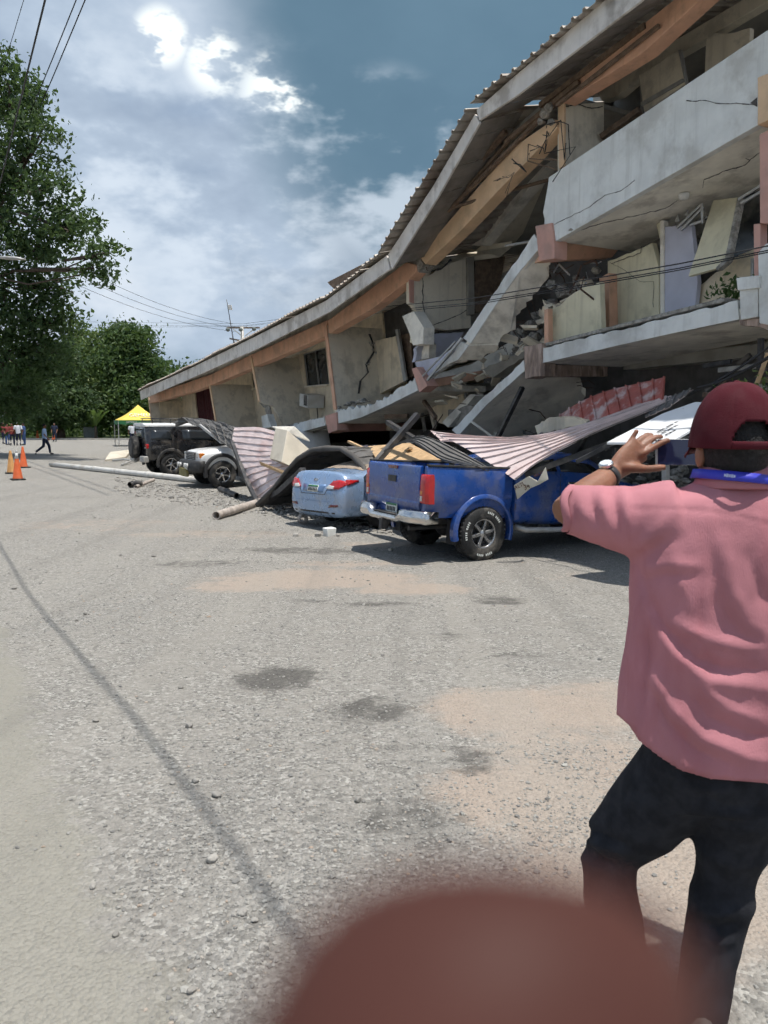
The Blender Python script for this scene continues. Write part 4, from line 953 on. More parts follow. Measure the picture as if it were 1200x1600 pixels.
# window bars, rebar and wiring in the torn gap left of it
for k in range(22):
    x = rng.uniform(868, 945); y = rng.uniform(405, 470); d_ = rng.uniform(.3, 1.6); a = FP(x, y, d_); b = FP(x+rng.uniform(-30, 30), y+rng.uniform(-10, 45), d_+.2); m_ = lerp(a, b, .5)+rng.normal(size=3)*.06
    part('rebar', 'rebar' if k % 3 else 'steel_pale', MB().tube([a, m_, b], rng.uniform(.008, .02), 5), bevel=0)
for k in range(12):
    x = rng.uniform(860, 935); y = rng.uniform(420, 480); v = rockverts(rng.uniform(.08, .22), .8); part('broken_chunk', 'concrete_broken', MB().add(v+FP(x, y, rng.uniform(.9, 1.8)), [tuple(f_) for f_ in IF0.tolist()]), bevel=.012)
for k in range(26):
    x = rng.uniform(800, 870); y = 545-(x-800)*.9+rng.uniform(-14, 26); v = rockverts(rng.uniform(.08, .26), .8); part('broken_chunk', 'concrete_broken', MB().add(v+FP(x, y, rng.uniform(1.3, 2.2)), [tuple(f_) for f_ in IF0.tolist()]), bevel=.012)
# white corner column of the balcony
part('column', 'paint_white', px_prism([(1184, 395), (1196, 381), (1260, 360), (1260, 520), (1186, 505)], -.1, .3), label='white corner post of the lower balcony')
part('capital', 'paint_white', px_prism([(1150, 434), (1186, 430), (1186, 450), (1152, 454)], -.14, .35))
part('column', 'paint_white', px_prism([(1155, 454), (1184, 450), (1184, 495), (1157, 500)], -.1, .25))
part('column', 'pink_peach', px_prism([(1177, 350), (1188, 349), (1188, 430), (1178, 432)], .05, .15)); part('column', 'pink_peach', px_prism([(1186, 210), (1215, 195), (1212, 350), (1187, 349)], .02, .2))
part('broken_chunk', 'stained_concrete', px_prism([(1154, 500), (1184, 497), (1230, 505), (1230, 522), (1156, 508)], -.06, .3, .02, None, .1, 4))

# -- dark ground-floor shell and buried storeys ------------------------------------------------------
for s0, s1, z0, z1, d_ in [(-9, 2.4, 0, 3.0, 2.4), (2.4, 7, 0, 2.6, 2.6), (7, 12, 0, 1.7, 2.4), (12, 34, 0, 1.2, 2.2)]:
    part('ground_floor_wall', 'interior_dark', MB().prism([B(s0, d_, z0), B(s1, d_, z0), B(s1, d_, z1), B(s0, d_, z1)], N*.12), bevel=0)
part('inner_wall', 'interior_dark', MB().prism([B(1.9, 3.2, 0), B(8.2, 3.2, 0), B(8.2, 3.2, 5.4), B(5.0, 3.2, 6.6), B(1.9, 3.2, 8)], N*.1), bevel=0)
part('rear_wall', 'wall_cream', MB().prism([B(-9, 9.5, 0), B(2, 9.5, 0), B(2, 9.5, 8.0), B(-9, 9.5, 8.6)], N*.2), bevel=0)
part('rear_wall', 'wall_cream', MB().prism([B(2, 9.5, 0), B(34.5, 9.5, 0), B(34.5, 9.5, 3.3), B(7, 9.5, 5.3), B(2, 9.5, 7.8)], N*.2), bevel=0)
part('end_wall', 'wall_cream', MB().prism([B(34.9, .5, 0), B(34.9, 9.5, 0), B(34.9, 9.5, 3.2), B(34.9, .5, 3.0)], U*.2), bevel=0)
part('roof_back_slope', 'roof_sheet', MB().prism([B(-9, 5.7, 9.8), B(2.6, 5.7, 9.3), B(6.4, 5.7, 7.0), B(33.8, 5.7, 4.95), B(34.2, 10, 3.8), B(6.4, 10, 5.8), B(2.6, 10, 8.2), B(-9, 10, 8.8)], Z*.05), bevel=0)
part('floor_slab', 'interior_grey', MB().prism([B(-9, 2.0, 3.15), B(2, 2.0, 2.95), B(2, 9.4, 2.95), B(-9, 9.4, 3.15)], Z*.2), bevel=0)
part('floor_slab', 'interior_grey', MB().prism([B(-9, 2.0, 5.8), B(1.8, 2.0, 5.05), B(1.8, 9.4, 5.05), B(-9, 9.4, 5.8)], Z*.2), bevel=0)
part('floor_slab', 'interior_grey', MB().prism([B(6.6, 1.0, 2.7), B(11, .3, 1.9), B(17, .3, .95), B(34, .3, .5), B(34, 9.4, .5), B(11, 9.4, 1.9), B(6.6, 9.4, 2.7)], Z*.18), bevel=0)
# rubble heap spilling from the pancaked floors
def heap(name, label, n, fn, rlo, rhi, m='concrete_broken'):
    V_, F_ = [], []
    for k in range(n):
        q = fn(); r_ = rng.uniform(rlo, rhi)*rng.random()**.7+.02
        V_.append(rockverts(r_, .75)+q); F_.append(IF0+12*k)
    me_ = bpy.data.meshes.new(name); me_.from_pydata(np.concatenate(V_).tolist(), [], np.concatenate(F_).tolist()); o_ = link(name, me_, m)
    return tag(o_, label, 'rubble', None, 'stuff')
def rub1():
    s = rng.uniform(2, 16); d_ = rng.uniform(-.3, 2.2); h = max(.05, (.35+.5*d_)*(1-abs(s-7)/11)); return B(s, d_, rng.uniform(0, h))
heap('rubble', 'broken concrete rubble heaped under the collapsed floors', 900, rub1, .04, .22)
def rub2():
    s = rng.uniform(-6, 2.5); d_ = rng.uniform(-.2, 2.3); return B(s, d_, rng.uniform(0, .5+.55*max(d_, 0)))
heap('rubble', 'dark rubble filling the ground floor under the lower balcony', 700, rub2, .04, .16)
for k in range(46):
    s = rng.uniform(1.5, 9); d_ = rng.uniform(.1, 2.2); a = B(s, d_, rng.uniform(.4, 2.3)); dr = U*rng.uniform(-1, 1)+N*rng.uniform(-.4, .4)+Z*rng.uniform(-.6, .8); dr /= np.linalg.norm(dr)
    L_ = rng.uniform(.4, 1.4); mm = ['timber', 'steel_dark', 'concrete', 'rebar', 'soffit_cream'][k % 5]
    if mm == 'rebar': part('rebar', mm, MB().tube([a, a+dr*L_*.5+rng.normal(size=3)*.08, a+dr*L_], .012, 5), bevel=0)
    else: part('broken_batten' if mm == 'timber' else 'broken_strut', mm, MB().beam(a, a+dr*L_, rng.uniform(.04, .1), rng.uniform(.04, .14)), bevel=.006)

# broken board, plaster and block fragments of every size among the wreckage
def fragments(label, n, fn, smin, smax, m):
    mb = MB()
    for k in range(n):
        q = fn(); L_ = rng.uniform(smin, smax); E_ = Matrix.Rotation(rng.uniform(0, 6.28), 3, 'Z') @ Matrix.Rotation(rng.normal()*.6, 3, 'X') @ Matrix.Rotation(rng.normal()*.5, 3, 'Y')
        o0 = len(mb.v); mb.box((0, 0, 0), (L_, L_*rng.uniform(.25, .9), L_*rng.uniform(.08, .3)), E_)
        mb.v[o0:] = [tuple(np.array(v_)*(1+rng.uniform(-.2, .2, 3))+q) for v_ in mb.v[o0:]]
    return tag(mb.build('rubble', m), label, 'rubble', None, 'stuff')
def fr1():
    s = rng.uniform(2.2, 15); d_ = rng.uniform(-1.4, 1.8); h = max(.03, (.25+.42*max(d_, -.4))*(1-abs(s-7)/10)); return B(s, d_, .03+rng.uniform(.4, 1)*h)
fragments('cream plaster fragments scattered through the collapsed bays', 150, fr1, .08, .42, 'soffit_cream')
fragments('grey block fragments scattered through the collapsed bays', 170, fr1, .06, .36, 'concrete_broken')
fragments('splintered timber fragments scattered through the collapsed bays', 90, fr1, .10, .5, 'timber')
def fr2():
    s = rng.uniform(2.0, 6.6); t_ = (s-2)/4.6; return B(s, rng.uniform(.5, 2.2), lerp(4.4, 2.6, t_)+rng.uniform(-.35, .15))
fragments('broken blocks lodged between the tipped floor slabs', 90, fr2, .06, .40, 'wall_grey')

# ------------------------------------------------------------------ vehicles (x forward, y left, z up; origin on the ground under the rear axle)
from mathutils.bvhtree import BVHTree
def lofted(stations, levels=2):
    """closed body from half rings (y, z) listed from the bottom centre to the top centre"""
    mb = MB(); rings = []
    for x, half in stations:
        r_ = [(x, y, z) for y, z in half]+[(x, -y, z) for y, z in half[::-1] if abs(y) > 1e-6]
        rings.append([np.array(p_) for p_ in r_])
    mb.loft(rings); return mb
def subsurf(o, lv):
    m = o.modifiers.new('sub', 'SUBSURF'); m.levels = lv; m.render_levels = lv; return o
def bake(o):
    me_ = evaluated(o); o.modifiers.clear(); o.data = me_; me_.polygons.foreach_set('use_smooth', [True]*len(me_.polygons)); return o
def decal(body, axis_, outline, mname, name, parent, off=.006, th=.012, cuts=3, center=None, from_sign=-1, flip=False):
    """a fitted piece: an outline laid onto the body along an axis, with its own thickness"""
    bm = bmesh.new(); bm.from_mesh(body.data); bvh = BVHTree.FromBMesh(bm); bm.free()
    b2 = bmesh.new()
    idx3 = {'x': (1, 2, 0), 'y': (0, 2, 1)}[axis_]
    vv = []
    for a, b in outline:
        c = [0, 0, 0]; c[idx3[0]] = a; c[idx3[1]] = b; c[idx3[2]] = from_sign*8.; vv.append(b2.verts.new(c))
    f_ = b2.faces.new(vv); bmesh.ops.triangulate(b2, faces=[f_]); bmesh.ops.subdivide_edges(b2, edges=b2.edges[:], cuts=cuts, use_grid_fill=True)
    d = [0, 0, 0]; d[idx3[2]] = -from_sign
    for v in b2.verts:
        h = bvh.ray_cast(v.co, Vector(d))
        if h[0] is None:
            n_ = bvh.find_nearest(Vector([v.co[k] if k != idx3[2] else from_sign*.5 for k in range(3)])); h = (n_[0], n_[1])
        v.co = h[0]+Vector(d)*-off
    me_ = bpy.data.meshes.new(name); bmesh.ops.recalc_face_normals(b2, faces=b2.faces)
    b2.to_mesh(me_); b2.free()
    o = link(name, me_, mname, parent, smooth=True, local=True)
    s_ = o.modifiers.new('solid', 'SOLIDIFY'); s_.thickness = th; s_.offset = 0
    return o
def wheel(parent, x, y, r, wd, rim_r, out, z=None, spokes=6, rim='alloy', white=False, offroad=False, name='wheel'):
    z = r if z is None else z; s = out
    prof = [(rim_r*.98, -wd/2+.01), (rim_r+.02, -wd/2), (r*.93, -wd/2-.004), (r*.985, -wd/2+.025), (r, -wd/2+.05), (r*1.002, 0), (r, wd/2-.05), (r*.985, wd/2-.025), (r*.93, wd/2+.004), (rim_r+.02, wd/2), (rim_r*.98, wd/2-.01)]
    t_ = MB().lathe(prof, 40, (x, y, z), 'y', cap=False)
    if offroad:
        for k in range(40):
            a = 2*math.pi*k/40
            for side in (-1, 0, 1):
                aa = a+(.08 if side else 0); Mx = Matrix.Rotation(-aa, 3, 'Y')
                c = np.array([x, y+side*wd*.3, z])+np.array(Mx @ Vector((r-.004, 0, 0))); t_.box(c, (.02, wd*.24, r*.09), Mx)
    w_ = t_.build(name, 'black_rubber', parent, smooth=True, local=True)
    rm = MB(); yo = y+s*(wd/2-.03)
    rm.lathe([(rim_r, s*0), (rim_r*.985, s*.018), (rim_r*.9, s*.012), (rim_r*.86, -s*.03), (rim_r*.84, -s*.08)], 36, (x, yo, z), 'y', cap=False)
    for k in range(spokes):
        a = 2*math.pi*k/spokes+.26
        for dw in (-.0, ):
            d = np.array([math.cos(a), 0, math.sin(a)]); p_ = np.array([-math.sin(a), 0, math.cos(a)])
            yy = np.array([0, 1, 0])*s
            c0 = np.array([x, yo, z])-yy*.012+d*rim_r*.16; c1 = np.array([x, yo, z])-yy*.005+d*rim_r*.93
            h0, h1 = rim_r*.13, rim_r*.15
            rm.box8([c0-p_*h0-yy*.03, c1-p_*h1-yy*.03, c1+p_*h1-yy*.03, c0+p_*h0-yy*.03, c0-p_*h0*.8+yy*.012, c1-p_*h1*.6+yy*.004, c1+p_*h1*.6+yy*.004, c0+p_*h0*.8+yy*.012])
    rm.lathe([(rim_r*.25, -.03*s), (rim_r*.24, .02*s), (rim_r*.14, .032*s), (.004, .034*s)], 18, (x, yo-s*.012, z), 'y')
    rm.build('rim', rim, w_, smooth=False, local=True, bevel=.004)
    MB().lathe([(rim_r*.85, -.05*s), (rim_r*.3, -.052*s), (.01, -.052*s)], 24, (x, yo-s*.02, z), 'y').build('brake_disc', 'steel_dark', w_, local=True)
    if white:
        for arc0 in (.6, 2.6, 4.4):
            for k in range(9):
                a = arc0+k*.10
                if k in (4,): continue
                rr = r*.80; Mx = Matrix.Rotation(-a, 3, 'Y'); c = np.array([x, y+s*(wd/2+.002), z])+np.array(Mx @ Vector((rr, 0, 0)))
                MB().box(c, (r*.085, .006, r*.045), Mx).build('tyre_letter', 'plate_white', w_, local=True)
    return w_
def shape(parent, name, m, mb, bevel=.008, smooth=False): return mb.build(name, m, parent, bevel=bevel, smooth=smooth, local=True)
HEAD = math.atan2(N[1], N[0])

# ---- blue pickup
pk = thing('pickup_truck', 'metallic blue pickup truck with chrome bumper under the fallen carport roof', 'truck', (.97, 11.56, 0), (0, R(3.2), HEAD))
Wp = .89
ringp = [(-.80, .60), (-.855, .70), (-.885, .86), (-.89, 1.00), (-.882, 1.12), (-.87, 1.26), (-.85, 1.315), (-.80, 1.315), (-.79, 1.27), (-.78, .86)]
ring_full = ringp+[(-y, z) for y, z in ringp[::-1]]
mb = MB(); rr = []
for x, k in [(-.86, .985), (-.82, 1.0), (-.5, 1.0), (0, 1.004), (.3, 1.0), (.47, .998)]:
    rr.append([np.array([x, y*k, z]) for y, z in ring_full])
mb.loft(rr); bed = mb.build('bed', 'blue_paint', pk, local=True)
ac_ = []
for s in (-1, 1): ac_.append(MB().lathe([(.455, s*.62), (.455, s*1.1)], 40, (0, 0, .43), 'y'))
cut(bed, ac_); bed.data.polygons.foreach_set('use_smooth', [True]*len(bed.data.polygons)); b_ = bed.modifiers.new('bevel', 'BEVEL'); b_.width = .012; b_.segments = 2; b_.angle_limit = R(30); b_.harden_normals = True
for s in (-1, 1):
    fl = MB(); rg = []
    for a in np.linspace(-.30, math.pi+.30, 26):
        c, k = math.cos(a), math.sin(a); prof = []
        for rr_, yy in ((.450, .80), (.450, .905), (.462, .918), (.50, .912), (.525, .888), (.525, .80)): prof.append(np.array([rr_*c, s*yy, .43+rr_*k]))
        rg.append(prof)
    fl.loft(rg); shape(pk, 'wheel_arch_flare', 'blue_paint', fl, .006)
for s in (-1, 1):
    shape(pk, 'bed_rail_cap', 'black_plastic', MB().box((-.19, s*.835, 1.325), (1.30, .075, .03)), .008)
wheel(pk, 0, -.77, .385, .26, .215, -1, white=True, offroad=True); wheel(pk, 0, .77, .385, .26, .215, 1, offroad=True)
wheel(pk, 3.08, -.77, .385, .26, .215, -1); wheel(pk, 3.08, .77, .385, .26, .215, 1)
tg = MB(); rg = []
for z, x in [(.68, -.865), (.74, -.895), (.80, -.90), (.815, -.885), (.95, -.892), (.99, -.905), (1.10, -.905), (1.25, -.90), (1.30, -.89), (1.318, -.86)]:
    rg.append([np.array([x, y, z]) for y in np.linspace(-.74, .74, 9)]+[np.array([-.84, y, z]) for y in np.linspace(.74, -.74, 9)])
tg.loft(rg); tgo = shape(pk, 'tailgate', 'blue_paint', tg, .01)
tgo['label'] = 'dusty blue tailgate'
def sub(parent, name, m, mb, bevel=.004): return mb.build(name, m, parent, bevel=bevel, local=True)
sub(tgo, 'handle', 'black_plastic', MB().box((-.905, 0, 1.10), (.03, .22, .09))); sub(tgo, 'brake_lamp', 'lamp_dark_red', MB().box((-.905, 0, 1.265), (.02, .26, .045)))
textobj('D-4D', .065, 'chrome', None, (0, 0, 0), (1, 0, 0), (0, 1, 0)).name = 'badge'
bd = bpy.data.objects['badge']; bd.parent = tgo; bd.matrix_local = Matrix.Translation((-.908, .6, 1.245)) @ Matrix(((0, 0, -1, 0), (-1, 0, 0, 0), (0, 1, 0, 0), (0, 0, 0, 1)))
textobj('HILUX', .06, 'chrome', None, (0, 0, 0), (1, 0, 0), (0, 1, 0)).name = 'badge.001'
bd = bpy.data.objects['badge.001']; bd.parent = tgo; bd.matrix_local = Matrix.Translation((-.908, -.58, 1.245)) @ Matrix(((0, 0, -1, 0), (-1, 0, 0, 0), (0, 1, 0, 0), (0, 0, 0, 1)))
for s in (-1, 1):
    tl = MB(); rg = []
    for z, wi, xo in [(.80, .13, .0), (.82, .15, .012), (.95, .15, .02), (1.10, .145, .02), (1.18, .12, .015), (1.205, .08, .0)]:
        xb = -.875-xo
        rg.append([np.array([xb+.005, s*(.90-.16), z]), np.array([xb, s*(.90-.10), z]), np.array([xb+.01, s*(.90-.035), z]), np.array([xb+.05, s*.904, z]), np.array([xb+.06+wi*.55, s*.905, z]), np.array([xb+.06+wi*.5, s*.86, z]), np.array([xb+.06, s*.76, z])])
    tl.loft(rg); to = shape(pk, 'tail_lamp', 'lamp_red', tl, .006)
    sub(to, 'reverse_lens', 'lamp_clear', MB().box((-.893, s*.785, .87), (.012, .05, .07))); sub(to, 'amber_lens', 'lamp_amber', MB().box((-.893, s*.785, .95), (.010, .05, .05)))
bm_ = MB(); rg = []
for y in np.linspace(-.92, .92, 41):
    a = abs(y); e = float(sstep(.36, .48, a)); xb = -1.06+.16*max(0, (a-.62)/.30)**2; zt = .60+.10*e; zb = .50+.02*e
    rg.append([np.array([xb+.22, y, zb+.02]), np.array([xb+.03, y, zb]), np.array([xb, y, zb+.03]), np.array([xb+.005, y, zt-.03]), np.array([xb+.04, y, zt]), np.array([xb+.22, y, zt])])
bm_.loft(rg); bo = shape(pk, 'rear_bumper', 'chrome', bm_, 0, True)
sub(bo, 'step_pad', 'black_plastic', MB().box((-.93, 0, .606), (.2, .6, .014)))
pl = shape(pk, 'number_plate', 'plate_white', MB().box((-.90, .0, .67), (.012, .32, .14)), .003)
sub(pl, 'plate_band', 'plate_green', MB().box((-.908, 0, .725), (.006, .30, .03)), 0)
for k in range(6): sub(pl, 'plate_character', 'ink_black', MB().box((-.908, -.11+.044*k, .66), (.005, .026, .062)), 0)
shape(pk, 'sill_panel', 'blue_paint', MB().box((-.80, 0, .66), (.10, 1.5, .14)), .01)
shape(pk, 'mud_flap', 'black_rubber', MB().box((-.47, -.77, .40), (.015, .24, .34)), .003); shape(pk, 'mud_flap', 'black_rubber', MB().box((-.47, .77, .40), (.015, .24, .34)), .003)
shape(pk, 'exhaust_pipe', 'steel_dark', MB().tube([(-.85, -.42, .42), (-.3, -.42, .44), (.2, -.3, .5)], .035, 10), 0); shape(pk, 'tow_hitch', 'steel_dark', MB().box((-1.02, 0, .44), (.12, .07, .16)), .006)
shape(pk, 'axle', 'steel_dark', MB().tube([(0, -.65, .385), (0, .65, .385)], .06, 10), 0); shape(pk, 'differential', 'steel_dark', MB().ball((0, .1, .385), (.17, .15, .16)), 0, True)
shape(pk, 'chassis_rail', 'steel_dark', MB().box((1.4, .5, .55), (4.4, .08, .14)).box((1.4, -.5, .55), (4.4, .08, .14)), .006)
# cab, pressed down by the roof
def ringc(w_, zb, zbelt, ztop, wt): return [(0, zb), (w_*.9, zb), (w_*.985, zb+.12), (w_, zb+.35), (w_*.985, zbelt-.04), (w_*.965, zbelt), (wt+.03, ztop-.10), (wt-.05, ztop), (0, ztop+.015)]
st = [(.52, ringc(.87, .5, 1.26, 1.40, .70)), (.56, ringc(.885, .48, 1.27, 1.46, .71)), (1.2, ringc(.89, .46, 1.29, 1.60, .72)), (1.8, ringc(.89, .46, 1.28, 1.60, .72)), (2.25, ringc(.885, .46, 1.26, 1.52, .70)), (2.62, ringc(.88, .46, 1.20, 1.26, .68)), (2.72, ringc(.88, .46, 1.16, 1.19, .68)), (3.4, ringc(.87, .46, 1.08, 1.13, .66)), (3.8, ringc(.82, .46, 1.0, 1.05, .6)), (3.92, ringc(.74, .5, .92, .96, .55))]
cab = lofted(st).build('cab', 'blue_paint', pk, smooth=True, local=True); subsurf(cab, 2); bake(cab)
cut(cab, [MB().lathe([(.45, s*.55), (.45, s*1.1)], 32, (3.08, 0, .43), 'y') for s in (-1, 1)])
cab.data.polygons.foreach_set('use_smooth', [True]*len(cab.data.polygons))
for s in (-1, 1):
    decal(cab, 'y', [(.64, 1.28), (1.30, 1.30), (1.30, 1.48), (.74, 1.40)], 'glass_dark', 'side_window', pk, from_sign=s)
    decal(cab, 'y', [(1.38, 1.30), (2.25, 1.28), (2.02, 1.42), (1.38, 1.48)], 'glass_dark', 'side_window', pk, from_sign=s)
    for x0 in (.56, 1.36, 2.40):
        decal(cab, 'y', [(x0, .56), (x0+.012, .56), (x0+.012, 1.26), (x0, 1.26)], 'black_plastic', 'door_seam', pk, .001, .004, from_sign=s)
    for x0 in (.68, 1.5): shape(pk, 'door_handle', 'chrome', MB().box((x0+.1, s*.895, 1.13), (.2, .03, .035)), .01)
    sb_ = shape(pk, 'running_board', 'steel_pale', MB().tube([(.62, s*.80, .47), (.75, s*.90, .43), (2.45, s*.90, .43), (2.6, s*.8, .47)], .042, 12), 0, True)
    shape(pk, 'door_mirror', 'chrome', MB().ball((2.3, s*1.0, 1.3), (.06, .11, .09)), 0, True)
decal(cab, 'x', [(-.6, 1.30), (.6, 1.30), (.55, 1.38), (-.55, 1.38)], 'glass_dark', 'rear_window', pk, from_sign=-1)

for o in [k for k in bpy.data.objects if k.parent == pk or (k.parent and k.parent.parent == pk)]:      # longer tail overhang
    if o.name.startswith('badge'): o.matrix_local = Matrix.Translation((-.12, 0, 0)) @ o.matrix_local; continue
    for v in o.data.vertices:
        if v.co.x < -.56: v.co.x -= .12
# ---- pale blue sedan, roof crushed
sedan = thing('sedan_car', 'pale blue sedan with red tail lamps crushed beneath a dark roof sheet', 'car', (-.54, 14.62, 0), (R(-1.0), R(1.5), R(41)))
def rs(w_, zb, zs, zbelt, ztop, wt): return [(0, zb), (w_*.86, zb), (w_*.97, zb+.10), (w_, zs), (w_*.985, (zs+zbelt)/2+.03), (w_*.945, zbelt), (wt, ztop-.03), (wt*.7, ztop), (0, ztop+.012)]
st = [(-1.02, rs(.60, .34, .50, .64, .70, .50)), (-.985, rs(.72, .27, .50, .70, .76, .60)), (-.93, rs(.80, .22, .50, .78, .90, .66)), (-.89, rs(.83, .20, .52, .83, 1.02, .68)), (-.84, rs(.845, .20, .52, .90, 1.045, .70)), (-.55, rs(.85, .20, .52, .96, 1.03, .71)), (-.35, rs(.855, .2, .52, .97, 1.05, .69)), (.0, rs(.86, .2, .52, .96, 1.16, .62)), (.4, rs(.86, .2, .52, .95, 1.24, .57)), (.9, rs(.86, .2, .52, .93, 1.22, .56)), (1.5, rs(.86, .2, .52, .90, 1.10, .56)), (2.0, rs(.86, .2, .5, .87, .95, .6)), (2.7, rs(.84, .2, .5, .78, .83, .58)), (3.2, rs(.76, .22, .45, .66, .72, .5)), (3.35, rs(.6, .28, .42, .58, .62, .4))]
sb = lofted(st).build('body', 'sky_blue_paint', sedan, smooth=True, local=True); subsurf(sb, 2); bake(sb)
cut(sb, [MB().lathe([(.335, s*.58), (.335, s*1.1)], 32, (x, 0, .30), 'y') for s in (-1, 1) for x in (0, 2.57)]); sb.data.polygons.foreach_set('use_smooth', [True]*len(sb.data.polygons))
for s in (-1, 1):
    wheel(sedan, 0, s*.73, .305, .19, .2, s, spokes=5); wheel(sedan, 2.57, s*.73, .305, .19, .2, s, spokes=5)
    tl = decal(sb, 'x', [(s*.40, .735), (s*.47, .725), (s*.70, .735), (s*.80, .80), (s*.815, .865), (s*.70, .895), (s*.55, .875)], 'lamp_red', 'tail_lamp', sedan, .012, .03, from_sign=-1)
    decal(sb, 'x', [(s*.40, .737), (s*.48, .73), (s*.60, .733), (s*.61, .785), (s*.47, .80)], 'lamp_clear', 'reverse_lens', tl, .03, .012, from_sign=-1)
    sl_ = decal(sb, 'y', [(-.86, .80), (-.62, .865), (-.60, .89), (-.86, .90)], 'lamp_red', 'tail_lamp', sedan, .010, .02, from_sign=s)
    decal(sb, 'x', [(s*.48, .40), (s*.70, .42), (s*.71, .455), (s*.50, .45)], 'lamp_dark_red', 'bumper_reflector', sedan, .006, .012, from_sign=-1)
    decal(sb, 'y', [(.25, 1.0), (.95, .97), (.9, 1.15), (.4, 1.17)], 'glass_dark', 'side_window', sedan, from_sign=s)
    decal(sb, 'y', [(1.0, .97), (1.6, .93), (1.3, 1.06), (1.0, 1.14)], 'glass_dark', 'side_window', sedan, from_sign=s)
    decal(sb, 'y', [(.36, .30), (.372, .30), (.372, .92), (.36, .92)], 'black_plastic', 'door_seam', sedan, .001, .004, from_sign=s)
# trunk lid joint, plate recess (its shade painted as a darker blue) and plate
for (a, b) in [((-.60, .905), (-.40, .70)), ((-.40, .70), (-.36, .625)), ((-.36, .625), (.36, .625)), ((.36, .625), (.40, .70)), ((.40, .70), (.60, .905))]:
    dx, dz = b[0]-a[0], b[1]-a[1]; l = math.hypot(dx, dz); nx_, nz_ = -dz/l*.006, dx/l*.006
    decal(sb, 'x', [(a[0]-nx_, a[1]-nz_), (b[0]-nx_, b[1]-nz_), (b[0]+nx_, b[1]+nz_), (a[0]+nx_, a[1]+nz_)], 'black_plastic', 'lid_seam', sedan, .0015, .004, 1, from_sign=-1)
decal(sb, 'x', [(-.30, .66), (.30, .66), (.34, .80), (-.34, .80)], mat('sky_blue_shaded', (.15, .25, .43), .35, .04, 3, coat=.5, metal=.3), 'plate_recess_shade', sedan, .003, .006, from_sign=-1)
pl = decal(sb, 'x', [(-.155, .665), (.155, .665), (.155, .785), (-.155, .785)], 'plate_white', 'number_plate', sedan, .012, .01, 1, from_sign=-1)
decal(sb, 'x', [(-.15, .755), (.15, .755), (.15, .783), (-.15, .783)], 'plate_green', 'plate_band', pl, .02, .004, 1, from_sign=-1)
for k in range(6): decal(sb, 'x', [(-.13+.045*k, .685), (-.104+.045*k, .685), (-.104+.045*k, .742), (-.13+.045*k, .742)], 'ink_black', 'plate_character', pl, .02, .003, 1, from_sign=-1)
decal(sb, 'x', [(-.05, .865), (.05, .865), (.05, .905), (-.05, .905)], 'chrome', 'emblem', sedan, .006, .006, 1, from_sign=-1)
for s in (-1, 1): decal(sb, 'x', [(s*.40, .700), (s*.80, .715), (s*.80, .722), (s*.40, .708)], 'black_plastic', 'bumper_seam', sedan, .0015, .004, 2, from_sign=-1)
decal(sb, 'x', [(-.80, .50), (.80, .50), (.80, .506), (-.80, .506)], 'sky_blue_shaded', 'bumper_crease_shade', sedan, .004, .012, 4, from_sign=-1)  # crease is a strip of darker body colour, its shade painted in
decal(sb, 'x', [(-.62, .285), (.62, .285), (.60, .315), (-.60, .315)], 'black_plastic', 'bumper_lip', sedan, .002, .006, from_sign=-1)
# dust-covered rear glass
bm = bmesh.new(); bm.from_mesh(sb.data); bvh = BVHTree.FromBMesh(bm); bm.free()
gl = MB(); rg = []
for x in np.linspace(-.33, .33, 9):
    row = []
    for y in np.linspace(-.60, .60, 13):
        h = bvh.ray_cast(Vector((x, y*(1-.10*(x+.33)), 3)), Vector((0, 0, -1))); row.append(np.array(h[0])+np.array([0, 0, .006+.02*max(0, fnoise(x, y, 4., 2.))]))
    rg.append(row)
gl.loft(rg, cap=False, closed=False)
mat('dust_brown', (.30, .24, .185), .95, .25, 8, bump=.8, bscale=30); shape(sedan, 'rear_window', 'dust_brown', gl, 0, True)['label'] = 'rear window buried under brown dust'

# ---- black off-roader with white roof, seen from behind
fj = thing('black_off_roader', 'black boxy off-roader with white roof, roof rack and rear spare wheel', 'car', (-8.05, 28.1, 0), (0, 0, R(33)))
def rf(w_, zb, zbelt, ztop, wt): return [(0, zb), (w_*.9, zb), (w_*.98, zb+.10), (w_, zb+.32), (w_*.99, zbelt-.10), (w_*.965, zbelt), (wt+.02, ztop-.13), (wt-.02, ztop-.03), (wt-.12, ztop), (0, ztop+.01)]
st = [(-.86, rf(.86, .62, 1.22, 1.70, .66)), (-.82, rf(.90, .52, 1.24, 1.78, .70)), (-.75, rf(.92, .50, 1.24, 1.81, .72)), (.2, rf(.925, .5, 1.24, 1.83, .73)), (1.5, rf(.925, .5, 1.22, 1.82, .73)), (1.85, rf(.925, .5, 1.21, 1.72, .71)), (2.1, rf(.92, .5, 1.18, 1.28, .70)), (2.2, rf(.92, .5, 1.16, 1.22, .70)), (3.3, rf(.88, .5, 1.08, 1.14, .66)), (3.45, rf(.8, .55, 1.0, 1.05, .6))]
fb = lofted(st).build('body', 'black_paint', fj, smooth=True, local=True); subsurf(fb, 2); bake(fb)
cut(fb, [MB().lathe([(.45, s*.6), (.45, s*1.1)], 28, (x, 0, .44), 'y') for s in (-1, 1) for x in (0, 2.69)]); fb.data.polygons.foreach_set('use_smooth', [True]*len(fb.data.polygons))
rf_ = MB(); rg = []
for x, k in [(-.88, .9), (-.84, 1.), (-.6, 1.), (1.4, 1.), (1.8, .98)]:
    zz = 1.815 if x < 1.5 else 1.76
    rg.append([np.array([x, y, z]) for y, z in [(-.74*k, zz-.08), (-.73*k, zz), (-.60*k, zz+.045), (0, zz+.055), (.60*k, zz+.045), (.73*k, zz), (.74*k, zz-.08)]])
rf_.loft(rg); shape(fj, 'white_roof', 'white_paint', rf_, .02)
